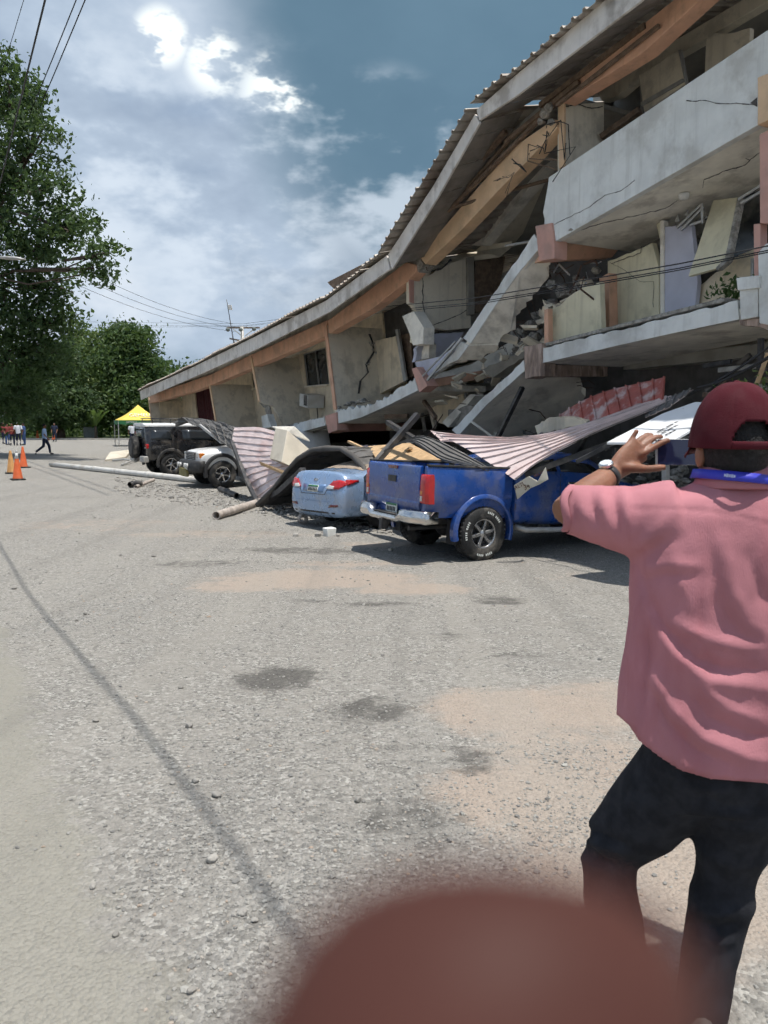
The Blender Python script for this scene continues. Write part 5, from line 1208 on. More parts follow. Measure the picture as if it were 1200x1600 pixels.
for s in (-1, 1):
    wheel(fj, 0, s*.80, .40, .26, .23, s, spokes=6, rim='chrome', offroad=True); wheel(fj, 2.69, s*.80, .40, .26, .23, s, spokes=6, rim='chrome')
    decal(fb, 'y', [(-.70, 1.27), (.05, 1.27), (.05, 1.62), (-.66, 1.64)], 'glass_dark', 'quarter_window', fj, from_sign=s)
    decal(fb, 'y', [(.45, 1.27), (1.75, 1.25), (1.65, 1.60), (.45, 1.63)], 'glass_dark', 'side_window', fj, from_sign=s)
    tl = shape(fj, 'tail_lamp', 'lamp_red', MB().box((-.83, s*.83, 1.06), (.10, .20, .16)), .03)
    sub(tl, 'reverse_lens', 'lamp_clear', MB().box((-.885, s*.80, 1.0), (.01, .1, .04)))
    shape(fj, 'corner_bumper', 'steel_pale', MB().box((-.88, s*.62, .60), (.20, .52, .22)), .04)
    fl = MB(); rg = []
    for a in np.linspace(-.25, math.pi+.25, 16):
        rg.append([np.array([rr_*math.cos(a), s*yy, .44+rr_*math.sin(a)]) for rr_, yy in ((.45, .82), (.45, .97), (.53, .97), (.55, .90))])
    fl.loft(rg); shape(fj, 'wheel_arch_flare', 'black_plastic', fl, .006)
decal(fb, 'x', [(-.62, 1.30), (.62, 1.30), (.58, 1.66), (-.58, 1.66)], 'glass_dark', 'rear_window', fj, from_sign=-1)
sp_ = MB().lathe([(.16, -1.10), (.20, -1.13), (.36, -1.13), (.395, -1.10), (.40, -1.0), (.395, -.90), (.33, -.88)], 32, (0, .12, 1.0), 'x'); spo = shape(fj, 'spare_wheel', 'black_rubber', sp_, 0, True)
sub(spo, 'cover', 'black_plastic', MB().lathe([(.27, -1.14), (.25, -1.155), (.01, -1.16)], 28, (0, .12, 1.0), 'x'))
shape(fj, 'rear_bumper', 'black_plastic', MB().box((-.87, 0, .62), (.14, .8, .16)), .03)
rk = MB()
for s in (-1, 1):
    rk.tube([(-.6, s*.62, 2.02), (1.3, s*.62, 2.02)], .018, 8).tube([(-.6, s*.62, 1.92), (1.3, s*.62, 1.92)], .014, 8)
    for x in (-.55, .1, .7, 1.25): rk.tube([(x, s*.62, 1.86), (x, s*.62, 2.03)], .014, 6)
for x in np.linspace(-.6, 1.3, 9): rk.tube([(x, -.62, 1.93), (x, .62, 1.93)], .014, 6)
rk.tube([(-.6, -.62, 2.02), (-.6, .62, 2.02)], .018, 8); shape(fj, 'roof_rack', 'black_plastic', rk, 0, True)

# ---- white off-roader parked nose out
ws = thing('white_off_roader', 'white off-roader facing out with dark bumper, half buried by the fallen carport', 'car', (-5.15-(-2.69*.877), 23.2+2.69*.48, 0), (0, 0, HEAD+math.pi))
st = [(-.9, rf(.86, .62, 1.22, 1.60, .66)), (-.8, rf(.90, .52, 1.24, 1.66, .70)), (.2, rf(.92, .5, 1.24, 1.68, .73)), (1.4, rf(.92, .5, 1.22, 1.62, .73)), (1.75, rf(.92, .5, 1.20, 1.52, .71)), (2.05, rf(.92, .5, 1.16, 1.23, .71)), (2.15, rf(.915, .5, 1.13, 1.18, .71)), (2.8, rf(.91, .5, 1.09, 1.15, .72)), (3.22, rf(.90, .52, 1.04, 1.10, .70)), (3.34, rf(.87, .55, .98, 1.05, .68)), (3.37, rf(.80, .6, .92, .98, .62))]
wb = lofted(st).build('body', 'white_paint', ws, smooth=True, local=True); subsurf(wb, 2); bake(wb)
cut(wb, [MB().lathe([(.46, s*.6), (.46, s*1.1)], 28, (x, 0, .45), 'y') for s in (-1, 1) for x in (0, 2.69)]); wb.data.polygons.foreach_set('use_smooth', [True]*len(wb.data.polygons))
for s in (-1, 1):
    wheel(ws, 0, s*.80, .40, .26, .23, s, rim='chrome'); wheel(ws, 2.69, s*.80, .40, .27, .235, s, rim='chrome', offroad=True)
    fl = MB(); rg = []
    for a in np.linspace(-.25, math.pi+.25, 18):
        rg.append([np.array([2.69+rr_*math.cos(a), s*yy, .45+rr_*math.sin(a)]) for rr_, yy in ((.46, .82), (.46, .96), (.54, .96), (.57, .90))])
    fl.loft(rg); shape(ws, 'wheel_arch_flare', 'black_plastic', fl, .006)
    hl = shape(ws, 'head_lamp', 'lamp_clear', MB().box((3.30, s*.66, .95), (.14, .24, .17)), .03); sub(hl, 'indicator', 'lamp_amber', MB().box((3.26, s*.82, .95), (.16, .10, .15)), .02)
    decal(wb, 'y', [(.5, 1.27), (1.85, 1.24), (1.6, 1.46), (.5, 1.5)], 'glass_dark', 'side_window', ws, from_sign=s)
gr_ = shape(ws, 'grille', 'black_plastic', MB().box((3.36, 0, .93), (.06, 1.02, .22)), .02)
for k in range(4): sub(gr_, 'grille_bar', 'steel_pale', MB().box((3.395, 0, .86+.05*k), (.012, .98, .012)), 0)
fbm = MB(); rg = []
for y in np.linspace(-.93, .93, 21):
    a = abs(y); xb = 3.60-.22*max(0, (a-.5)/.43)**2
    rg.append([np.array([3.2, y, .48]), np.array([xb-.03, y, .46]), np.array([xb, y, .55]), np.array([xb-.01, y, .74]), np.array([xb-.06, y, .80]), np.array([3.2, y, .80])])
fbm.loft(rg); fbo = shape(ws, 'front_bumper', 'black_plastic', fbm, 0, True)
sub(fbo, 'winch_plate', 'mustard', MB().box((3.60, .05, .45), (.10, .8, .24)), .02)
for y in (-.5, -.25, .25, .5): sub(fbo, 'fog_lamp', 'lamp_clear', MB().lathe([(.07, 3.60), (.07, 3.64), (.05, 3.655)], 14, (0, y, .66), 'x'))
sub(fbo, 'number_plate', 'plate_white', MB().box((3.615, .35, .60), (.012, .3, .13)))
decal(wb, 'y', [(1.95, .58), (1.96, .58), (1.96, 1.12), (1.95, 1.12)], 'black_plastic', 'door_seam', ws, .001, .004, from_sign=1)

# ------------------------------------------------------------------ the fallen carport: sheets, frames, signs
def ribbed(name, label, rows, n_rib, m, rib_h=.028, under=None, group=None, parent=None, cat='roof sheet', noise_amp=.012, seed=0., across_ribs=True):
    """a ribbed metal sheet over a grid of 3-D points rows[i][j]; ribs follow i (along) and repeat over j"""
    rows = [[np.asarray(q, float) for q in r_] for r_ in rows]
    def curve(pts, t):
        k = t*(len(pts)-1); i = min(int(k), len(pts)-2); f_ = k-i
        p0 = pts[max(i-1, 0)]; p1 = pts[i]; p2 = pts[i+1]; p3 = pts[min(i+2, len(pts)-1)]
        return .5*((2*p1)+(-p0+p2)*f_+(2*p0-5*p1+4*p2-p3)*f_*f_+(-p0+3*p1-3*p2+p3)*f_**3)
    nu = 16; prof = []
    for j in range(n_rib):
        for u_, h in ((0, 0), (.45, .02), (.84, 0), (.88, 1), (.95, 1), (.985, 0)): prof.append(((j+u_)/n_rib, h))
    prof.append((1., 0))
    P = np.array([[curve([curve(r_, t_) for r_ in rows], i/nu) for t_, _ in prof] for i in range(nu+1)])
    du = np.gradient(P, axis=0); dv = np.gradient(P, axis=1); nn_ = np.cross(du, dv); nn_ /= np.linalg.norm(nn_, axis=2)[..., None]+1e-9
    if nn_[..., 2].mean() < 0: nn_ = -nn_
    h = np.array([k for _, k in prof])
    wob_ = np.array([[fnoise(i*.35, j*.12, 1., seed) for j in range(len(prof))] for i in range(nu+1)])
    P = P+nn_*(h[None, :, None]*rib_h+wob_[..., None]*noise_amp)
    mb = MB(); mb.loft(P.tolist(), cap=False, closed=False)
    o = mb.build(name, m, parent, fix=False)
    s_ = o.modifiers.new('solid', 'SOLIDIFY'); s_.thickness = .006; s_.offset = -1
    if under: o.data.materials.append(M[under]); s_.material_offset = 1; s_.material_offset_rim = 0
    if label: tag(o, label, cat, group)
    return o
D_ = lambda x, y, d: FP(x, y, d)
# big dusty pink sheet over the pickup
low = [(805, 750, -2.48), (860, 711, -2.0), (960, 664, -1.4), (1085, 612, -.75)]
upp = [(676, 674, -2.48), (800, 684, -2.0), (900, 668, -1.4), (1010, 628, -.75)]
rowsA = [[FP(*u_), lerp(FP(*u_), FP(*l_), .5)+Z*[.04, .05, .04, 0][k], FP(*l_)] for k, (u_, l_) in enumerate(zip(upp, low))]
ribbed('roof_sheet', 'large dusty pink ribbed roof sheet draped over the blue pickup', rowsA, 11, 'sheet_pink', .022, 'sheet_under', seed=1.)
ribbed('roof_sheet', 'narrow pink ribbed sheet lying behind the tailgate of the pickup', [[FP(672, 672, -1.9), FP(690, 690, -2.2)], [FP(700, 681, -1.7), FP(715, 690, -2.0)], [FP(755, 686, -1.5), FP(752, 690, -1.7)]], 4, 'sheet_pink', .02, 'sheet_under', seed=2.)
# red standing sheet
top_ = [(868, 655), (900, 632), (945, 612), (990, 601), (1040, 590)]; bot_ = [(868, 672), (905, 664), (955, 656), (1000, 648), (1036, 634)]
ribbed('roof_sheet', 'red ribbed sheet bent upright with dust on its lower half', [[FP(x, y, -.55) for x, y in top_], [FP((a[0]+b[0])/2, (a[1]+b[1])/2, -.75) for a, b in zip(top_, bot_)], [FP(x, y, -.9) for x, y in bot_]], 10, 'sheet_red', .03, None, seed=3.)
ribbed('roof_sheet', 'short dusty ribbed sheet beside the red one', [[FP(1010, 640, -.9), FP(1045, 622, -.85), FP(1080, 608, -.8)], [FP(1008, 652, -1.2), FP(1040, 640, -1.15), FP(1070, 620, -.95)]], 6, 'sheet_pink', .02, 'sheet_under', seed=4.)
# plaster lump on the sheet
v = MB(); pts = [(835, 665), (858, 652), (880, 650), (910, 655), (925, 660), (880, 672), (840, 680)]
tag(MB().prism(jag([FP(x, y, -1.0) for x, y in pts], .03, .06, None, 3), N*.4).build('plaster_slab', 'wall_cream', None, bevel=.015), 'curved piece of torn plaster lying on the pink sheet', 'plaster')
# dark sheet over the pickup bed and sagging rafters
ribbed('roof_sheet', 'dark folded roof sheet over the bed of the pickup', [[FP(632, 690, -2.75), FP(600, 706, -2.9)], [FP(664, 681, -2.7), FP(640, 690, -3.0)], [FP(720, 705, -2.6), FP(690, 718, -3.0)], [FP(790, 748, -2.45), FP(745, 728, -3.0)]], 5, 'sheet_under', .02, None, seed=5.)
def steel(name, label, pts, r_, m='steel_dark', cat='steel tube', sq=True, group='carport frame tubes'):
    mb = MB()
    if sq:
        for a, b in zip(pts, pts[1:]): mb.beam(a, b, r_*2, r_*2)
    else: mb.tube(pts, r_, 10)
    return tag(mb.build(name, m, None, bevel=.006), label, cat, group)
steel('frame_tube', 'dark square tube slanting behind the tailgate', [FP(588, 722, -3.0), FP(652, 648, -2.0)], .05)
steel('frame_tube', 'dark square tube crossing towards the dark folded sheet', [FP(606, 660, -2.0), FP(672, 702, -2.6)], .045)
steel('frame_tube', 'grey tube leaning from sedan roof to pickup tailgate corner', [FP(556, 764, -3.0), FP(600, 722, -2.9)], .045)
steel('frame_tube', 'dark tube beneath the pink sheet over the pickup cab', [FP(820, 742, -2.2), FP(960, 690, -1.2)], .04)
steel('frame_tube', 'thin brace under the pink sheet beside the white board', [FP(900, 722, -1.9), FP(1060, 640, -.8)], .03)
steel('frame_tube', 'upright tube behind the pickup cab', [FP(1040, 700, -.6), FP(1040, 790, -.6)], .04, 'steel_pale'); steel('frame_tube', 'upright tube beside the dark cab window', [FP(962, 700, -.5), FP(962, 800, -.5)], .035)
tag(MB().prism([FP(575, 700, -2.0), FP(640, 695, -1.8), FP(690, 722, -2.4), FP(590, 722, -2.6)], Z*.04).build('plywood_sheet', 'timber_light', None, bevel=.004), 'pale plywood sheet lying behind the tailgate', 'plywood')
for k, (a, b, lb) in enumerate([((545, 690), (592, 712), 'pale timber batten sticking up behind the sedan'), ((612, 722), (642, 700), 'pale timber batten beside the plywood sheet')]):
    tag(MB().beam(FP(*a, -1.9), FP(*b, -2.2), .07, .05).build('timber_batten', 'timber_light', None, bevel=.004), lb, 'timber')
# height-limit sign hanging from the sheet corner
tip = FP(805, 750, -2.55); ex = FP(853, 737, -2.2)-FP(803, 760, -2.65)
S0 = [FP(803, 758, -2.66), FP(826, 744, -2.5), FP(840, 752, -2.4), FP(852, 730, -2.22), FP(856, 749, -2.2), FP(842, 757, -2.32), FP(828, 763, -2.45), FP(808, 780, -2.63)]
sg = MB().prism(S0, N*.012).build('height_sign', 'sign_cream', None, bevel=.003); tag(sg, 'torn cream height-limit sign hanging from the pink sheet corner', 'sign')
xd = FP(850, 742, -2.2)-FP(806, 764, -2.64); yd = np.array([0, 0, 1.])
nrm = np.cross(xd, yd); nrm /= np.linalg.norm(nrm)
if nrm@(CAM-tip) < 0: nrm = -nrm
def sign_text(body, px, py, d, size): return textobj(body, size, 'ink_brown', sg, FP(px, py, d)+nrm*.006, xd, yd)
sign_text('ALTURA', 817, 756.5, -2.56, .075); sign_text('MAXIMA', 845, 739.5, -2.27, .062); sign_text('340', 825, 759.5, -2.49, .10)
# white board with print, lying under the sheet
wbq = [FP(948, 691, -2.3), FP(1046, 691, -2.2), FP(1108, 656, -1.7), FP(1135, 628, -1.4), FP(1086, 628, -1.2), FP(1035, 646, -1.5)]
wbo = MB().prism(wbq, Z*-.03).build('notice_board', 'sign_white', None, bevel=.004); tag(wbo, 'white printed notice board tilted under the fallen roof', 'notice board')
n_b = np.cross(wbq[1]-wbq[0], wbq[4]-wbq[0]); n_b /= np.linalg.norm(n_b); n_b = n_b if n_b[2] > 0 else -n_b
c_b = sum(wbq)/6
def on_board(px, py): r = ray(px, py); return CAM+r*(((wbq[0]-CAM)@n_b)/(r@n_b))+n_b*.012
for k, (a, b) in enumerate([((1028, 676), (1066, 656)), ((1034, 678), (1062, 664)), ((1068, 661), (1088, 650)), ((1040, 681), (1056, 673))]):
    L_ = 14
    for j in range(L_):
        if j in (4, 9): continue
        p0 = on_board(lerp(a[0], b[0], j/L_), lerp(a[1], b[1], j/L_)); p1 = on_board(lerp(a[0], b[0], (j+.65)/L_), lerp(a[1], b[1], (j+.65)/L_))
        MB().beam(p0, p1, .035, .002).build('lettering', 'ink_black', wbo)
MB().beam(on_board(1068, 640), on_board(1130, 630), .02, .002).build('line', 'ink_black', wbo)
# bent dark sheet over the sedan: an arch running back under the floors
arch = [(404, 791), (430, 765), (450, 738), (468, 718), (490, 706), (512, 702), (535, 705), (556, 716), (570, 733), (577, 748)]
fr = []
for k, (x, y) in enumerate(arch):
    t_ = k/(len(arch)-1); fr.append(W(x, y, lerp(16.9, 13.9, t_)))
fr[0][2] = max(fr[0][2], .03)
hd = np.array([math.cos(R(36)), math.sin(R(36)), 0])
rows_ = [fr, [q+hd*.5+Z*.02 for q in fr], [q+hd*1.4-Z*.05 for q in fr], [q+hd*2.4-Z*.2 for q in fr]]
ribbed('roof_sheet', 'dark sheet bent in an arch over the crushed sedan', rows_, 14, 'sheet_under', .025, None, noise_amp=.05, seed=6.)
mb = MB(); mb.tube([q-hd*.03+Z*(.03+.03*fnoise(k, 0, .9, 3.)) for k, q in enumerate(fr)], [.05+.02*abs(fnoise(k, 1, 1.3, 2.)) for k in range(len(fr))], 7)
tag(mb.build('torn_lining', 'interior_dark', None, smooth=True), 'ragged black lining along the edge of the arched sheet', 'roof lining')
ribbed('roof_sheet', 'pink ribbed sheet lying flat behind the sedan', [[FP(515, 708, -1.5), FP(585, 722, -2.2)], [FP(530, 700, -.9), FP(610, 712, -1.5)], [FP(560, 696, -.4), FP(650, 700, -.9)]], 8, 'sheet_pink', .02, 'sheet_under', seed=7.)
# pink sheet tipped between the sedan and the white off-roader
rp = [[W(366, 668, 20.6), W(408, 668, 19.6), W(449, 682, 18.6)], [W(364, 700, 20.0), W(405, 705, 19.0), W(452, 705, 18.0)], [W(385, 745, 18.9), W(415, 735, 18.3), W(455, 728, 17.4)], [G(405, 788)+Z*.05, W(425, 768, 17.3), W(456, 742, 16.8)]]
ribbed('roof_sheet', 'dented pink ribbed sheet tipped on its corner between sedan and white off-roader', [[rp[i][j] for i in range(4)] for j in range(3)], 12, 'sheet_pink', .024, 'sheet_under', noise_amp=.02, seed=8.)
steel('frame_tube', 'dark edge tube under the tipped pink sheet', [W(362, 690, 20.2), W(384, 748, 18.8), G(404, 793)+Z*.06], .045); steel('frame_tube', 'dark bent tube from the ground up to the arched sheet', [G(406, 792)+Z*.06, W(440, 766, 16.2), W(474, 735, 15.0)], .06)
tag(MB().prism([W(405, 722, 18.2), W(458, 742, 16.7), W(456, 747, 16.7), W(408, 727, 18.2)], (0, 0, .02)).build('timber_batten', 'timber_light', None), 'pale batten lying on the tipped pink sheet', 'timber')
# cream box-beam fragment
fa = [W(449, 672, 17.6), W(440, 722, 17.2), W(474, 738, 17.4), W(486, 704, 17.9)]
tag(MB().prism(fa, np.array([-.35, .55, .05])).build('box_beam_fragment', 'panel_cream', None, bevel=.012), 'pale box-beam fragment standing on the tipped pink sheet', 'beam fragment')
tag(MB().prism(jag([W(452, 726, 16.9), W(470, 733, 16.9), W(462, 755, 16.7), W(440, 748, 16.9)], .02, .1, None, 2), np.array([.1, .4, 0])).build('plaster_slab', 'soffit_cream', None, bevel=.01), 'cream plaster piece below the box-beam fragment', 'plaster')
tag(MB().prism([W(425, 668, 19.2), W(460, 668, 18.6), W(484, 690, 18.3), W(450, 678, 18.6)], Z*.03).build('plaster_slab', 'soffit_cream', None), 'curved cream strip behind the box-beam fragment', 'plaster')
# dark sheet across the two off-roaders
ribbed('roof_sheet', 'dark crumpled roof sheet lying across both off-roaders', [[W(272, 662, 27.0), W(322, 657, 25), W(372, 668, 22.5)], [W(282, 652, 26.5), W(330, 658, 24.5), W(372, 674, 22)], [W(300, 664, 25), W(335, 675, 23.5), W(370, 692, 21.5)]], 9, 'sheet_under', .016, None, noise_amp=.05, seed=9.)
ribbed('roof_sheet', 'torn dark sheet hanging behind the white bonnet', [[W(318, 664, 23.8), W(370, 676, 22.2)], [W(335, 684, 23.0), W(368, 706, 21.6)]], 5, 'sheet_under', .03, None, noise_amp=.04, seed=10.)
steel('frame_tube', 'pale tube resting on the bonnet of the white off-roader', [W(312, 664, 23.6), W(347, 692, 22.8)], .035, 'steel_pale')
steel('frame_tube', 'dark tube lying on the roof rack', [W(300, 655, 26), W(276, 664, 27.5)], .05)
# rubbish and poles on the ground
def lying(name, label, a, b, r_, m, cat='pole', hollow=False):
    pa, pb_ = G(*a), G(*b); pa[2] = gh(pa[0], pa[1])+r_; pb_[2] = gh(pb_[0], pb_[1])+r_
    t_ = thing(name, label, cat, (pa+pb_)/2-Z*r_)
    d = (pb_-pa)/np.linalg.norm(pb_-pa)
    MB().tube([pa, lerp(pa, pb_, .33), lerp(pa, pb_, .66), pb_], r_, 16, cap=not hollow).build('tube', m, t_, smooth=True)
    if hollow:
        for e, s in ((pa, 1), (pb_, -1)):
            rg = []
            ax = np.cross(d, Z); ax /= np.linalg.norm(ax); bx = np.cross(ax, d)
            for rr_, off in ((r_*1.03, .0), (r_*1.03, -.01), (r_*.8, -.01), (r_*.78, .35)):
                rg.append([e+d*s*off+ax*rr_*math.cos(q)+bx*rr_*math.sin(q) for q in np.linspace(0, 2*math.pi, 16, endpoint=False)])
            MB().loft(rg, cap=False).build('open_end', m, t_, smooth=True, fix=False)
    return t_, pa, pb_
t_, pa, pb_ = lying('fallen_pole', 'long white pole lying across the lot towards the off-roaders', (80, 729), (312, 755), .10, 'pole_white')
for u_ in (.36, .72): MB().tube([lerp(pa, pb_, u_-.008), lerp(pa, pb_, u_+.008)], .115, 16).build('collar', 'pole_white', t_, smooth=True)
lying('drain_pipe', 'thick weathered pipe lying in front of the tipped pink sheet', (338, 812), (408, 789), .085, 'pipe_pale', 'pipe', True)
lying('short_pipe', 'dark short pipe on the ground by the white off-roader', (344, 768), (370, 779), .075, 'steel_dark', 'pipe', True)
lying('short_pipe', 'thin rusty pipe lying in front of the long white pole', (212, 763), (240, 752), .05, 'pipe_pale', 'pipe', True)
lying('short_pipe', 'dark bent pipe end beside the thin rusty pipe', (207, 762), (216, 761), .10, 'steel_dark', 'pipe', True)
q = G(473, 818); t_ = thing('pipe_offcut', 'short pale pipe offcut lying in front of the sedan', 'pipe', q)
rg = [[q+Z*.09+np.array([math.cos(R(115)), math.sin(R(115)), 0])*o_+(np.array([math.cos(R(25)), math.sin(R(25)), 0])*math.cos(a)+Z*math.sin(a))*r_ for a in np.linspace(0, 2*math.pi, 18, endpoint=False)] for r_, o_ in ((.06, -.08), (.09, -.08), (.09, .08), (.06, .08), (.06, -.08))]
MB().loft(rg, cap=False).build('ring', 'pipe_pale', t_, smooth=False, bevel=.004)
for k, (px, py, sz_, lb, m_) in enumerate([(515, 837, (.20, .14, .15), 'white broken concrete block in front of the sedan', 'paint_white'), (497, 838, (.10, .08, .06), 'small grey concrete lump beside the white block', 'concrete'), (528, 838, (.06, .05, .04), 'pale crumb of concrete beside the white block', 'concrete'), (462, 838, (.14, .1, .05), 'flat grey concrete flake in front of the sedan', 'concrete'), (610, 860, (.09, .05, .04), 'small pale plaster crumb behind the pickup', 'panel_cream')]):
    q = G(px, py); Mx = Matrix.Rotation(rng.uniform(0, 3), 3, 'Z') @ Matrix.Rotation(rng.uniform(-.3, .3), 3, 'X'); mb = MB().box((0, 0, 0), sz_, Mx)
    mb.v = [tuple(np.array(v_)*(1+rng.uniform(-.18, .18, 3))+np.array([q[0], q[1], gh(q[0], q[1])+sz_[2]*.45])) for v_ in mb.v]
    tag(mb.build('concrete_lump', m_, None, bevel=.012), lb, 'concrete lump')
pp = [G(165, 722), G(193, 722), G(208, 716), G(202, 708)]
bq = [W(164, 718, 36.6), W(196, 714, 37.6), W(206, 702, 38.6), W(172, 706, 38.0)]
tag(MB().prism([q_+Z*0 for q_ in bq], Z*-.14).build('wall_panel', 'panel_cream', None, bevel=.01), 'cream wall panel lying on the lot behind the black off-roader', 'panel')
for a, b, lb in [((176, 721), (214, 722), 'thin steel bar beside the cream panel'), ((190, 728), (222, 720), 'bent steel bar below the cream panel')]:
    pa, pb_ = G(*a), G(*b); tag(MB().tube([pa+Z*.05, lerp(pa, pb_, .5)+Z*.12, pb_+Z*.05], .045, 8).build('steel_bar', 'steel_pale', None), lb, 'steel bar')
def rub3():
    x = rng.uniform(180, 660); y = rng.random()**1.6; base_y = 748+(x-200)*.15; q = G(x, base_y+26*y); return np.array([q[0], q[1], gh(q[0], q[1])+.01])
heap('debris', 'small crumbs of concrete and dirt along the crushed cars', 1200, rub3, .010, .055, 'concrete')
# carport legs / beams trapped under the floors on the near side
for k in range(14):
    x = rng.uniform(1085, 1200); y = rng.uniform(560, 680); a = FP(x, y, rng.uniform(.2, 1.6)); b = a+U*rng.uniform(-.9, .9)+Z*rng.uniform(-.6, .6)
    part('broken_strut', ['timber', 'steel_dark', 'concrete'][k % 3], MB().beam(a, b, .06, .07), bevel=.004)
tag(MB().beam(FP(1178, 612, -.2), FP(1200, 552, -.1), .06, .05).build('timber_batten', 'timber_light', None), 'pale batten standing behind the maroon cap', 'timber')
gp = FP(1190, 614, -.3); t_ = thing('grass_tuft', 'tuft of green grass growing by the rubble behind the maroon cap', 'plant', gp-Z*.3)
V_, F_ = [], {'l': [], 'n': 0}; leaves(V_, F_, gp, (.2, .2, .22), 130, .10, .1); me_ = bpy.data.meshes.new('leaves'); me_.from_pydata(np.concatenate(V_).tolist(), [], np.concatenate(F_['l']).tolist()); link('leaves', me_, 'leaf_bright', t_)
bq_ = FP(1142, 468, .35); t_ = thing('balcony_plant', 'small leafy plant on the lower balcony floor', 'plant', bq_-Z*.12)
V_, F_ = [], {'l': [], 'n': 0}; leaves(V_, F_, bq_+Z*.1, (.15, .13, .15), 130, .09, .1); me_ = bpy.data.meshes.new('leaves'); me_.from_pydata(np.concatenate(V_).tolist(), [], np.concatenate(F_['l']).tolist()); link('leaves', me_, 'leaf_mid', t_)

# ------------------------------------------------------------------ people
def proj(q):
    v = np.asarray(q)-CAM; dz = v@fw; return 600+FPX*(v@rt)/dz, 800-FPX*(v@upv)/dz
YM = 1.92
def m_(px, py, dy=0.): return W(px, py, YM+dy)
feet = np.array([m_(1090, 1600)[0], YM, .35])
man = thing('person', 'man in pink shirt, maroon cap and black trousers photographing with a phone', 'person', feet)
PXM = 1/625.
# --- body: one continuous skin surface (head, neck, trunk, both arms with hands, legs, feet)
bd_ = MB()
hc = m_(1146, 692, .0)
bd_.ball(hc+Z*.005, (.078, .098, .105), 20, 14)                                    # skull
bd_.ball(hc+np.array([.0, .055, -.055]), (.058, .055, .07), 16, 10)                # jaw and face
bd_.ball(hc+np.array([0, .112, -.035]), (.014, .018, .026), 10, 8)                 # nose
bd_.ball(hc+np.array([0, .098, -.082]), (.026, .012, .010), 10, 6)                 # mouth
for s in (-1, 1): bd_.ball(hc+np.array([s*.082, -.002, -.030]), (.012, .020, .034), 10, 8)   # ears
bd_.tube([hc-Z*.03, hc+np.array([-.004, -.012, -.10]), m_(1142, 775)], [.062, .060, .075], 16)
bd_.tube([m_(1140, 765), m_(1136, 850), m_(1130, 960), m_(1122, 1080), m_(1118, 1160)], [(.09, .08), (.15, .10), (.155, .10), (.15, .10), (.15, .10)], 18, upd=(0, 1, 0))
sh = m_(1015, 806, .02); el = m_(886, 798, .09); wr = m_(957, 739, .23)
bd_.tube([m_(1070, 812), sh-Z*.012, lerp(sh, el, .5), el], [.06, .052, .046, .044], 14)
bd_.tube([el-(wr-el)*.06, lerp(el, wr, .25), lerp(el, wr, .6), wr], [.040, .046, .040, .029], 14)
# left hand: palm, four unequal fingers, thumb
kn = m_(1000, 700, .27)
bd_.tube([wr-(kn-wr)*.1, lerp(wr, kn, .45), kn], [(.026, .021), (.040, .019), (.043, .015)], 14, upd=(0, 1, .2))
FING = [([(1008, 707, .258), (1023, 698, .262), (1035, 691, .264), (1046, 687, .266)], .0090), ([(1001, 699, .266), (1013, 690, .278), (1024, 684, .288), (1034, 682, .298)], .0090),
        ([(993, 693, .268), (1002, 685, .284), (1011, 680, .296), (1019, 680, .306)], .0086), ([(984, 690, .262), (988, 684, .264), (992, 678, .264), (996, 671, .262)], .0076)]
for pts, r_ in FING: bd_.tube([m_(985, 712, .25)]+[m_(*p_) for p_ in pts], [r_*1.1, r_*1.10, r_*1.0, r_*.98, r_*.84], 10)
bd_.tube([m_(968, 730, .23), m_(990, 731, .235), m_(1012, 733, .245), m_(1030, 731, .255), m_(1040, 730, .255)], [.014, .0155, .0115, .0105, .0075], 10)
# right arm raised to the phone's other edge (out of the frame)
shr = m_(1262, 806, .02); elr = m_(1330, 840, .12); wrr = m_(1205, 745, .27)
bd_.tube([m_(1200, 800), shr, lerp(shr, elr, .5), elr], [.07, .058, .048, .044], 14); bd_.tube([elr, lerp(elr, wrr, .3), wrr], [.042, .044, .028], 14)
knr = m_(1165, 712, .30); bd_.tube([wrr, lerp(wrr, knr, .5), knr], [(.026, .021), (.040, .019), (.042, .015)], 14, upd=(0, 1, .2))
for k, r_ in enumerate((.0095, .0098, .0092, .0080)): bd_.tube([knr+Z*(.012-.012*k), knr+np.array([-.025, .02, .015-.012*k]), knr+np.array([-.045, .015, .01-.012*k])], [r_*1.1, r_, r_*.75], 8)
bd_.tube([lerp(wrr, knr, .3)-Z*.02, knr+np.array([-.02, -.01, -.045]), knr+np.array([-.05, -.012, -.035])], [.014, .011, .008], 8)
# legs and feet inside the trousers and shoes
LL = [m_(1085, 1180), m_(1010, 1260, .10), m_(952, 1330, .16), m_(968, 1450, .08), m_(1000, 1600, .02)]
RL = [m_(1165, 1180), m_(1150, 1300, .02), m_(1126, 1420, .03), m_(1108, 1520, .0), m_(1092, 1600, -.04)]
for L_ in (LL, RL): bd_.tube(L_+[np.array([L_[-1][0], L_[-1][1], .40])], [.08, .07, .055, .05, .04, .035], 12)
me_ = remeshed(bd_, 'body', .0046, 2)
link('body', me_, 'skin', man, smooth=True)
for s in (-1, 1):
    e_ = MB().ball(hc+np.array([s*.030, .092, -.008]), .0115, 12, 8).build('eye', 'white_plastic', man, smooth=True); MB().ball(hc+np.array([s*.030, .1005, -.008]), .005, 8, 6).build('iris', 'ink_black', e_, smooth=True)
nb_ = MB()
for pts, r_ in FING[:3]: nb_.ball(m_(*pts[-1])+np.array([.002, .006, .004]), (.0055, .004, .006), 8, 6)
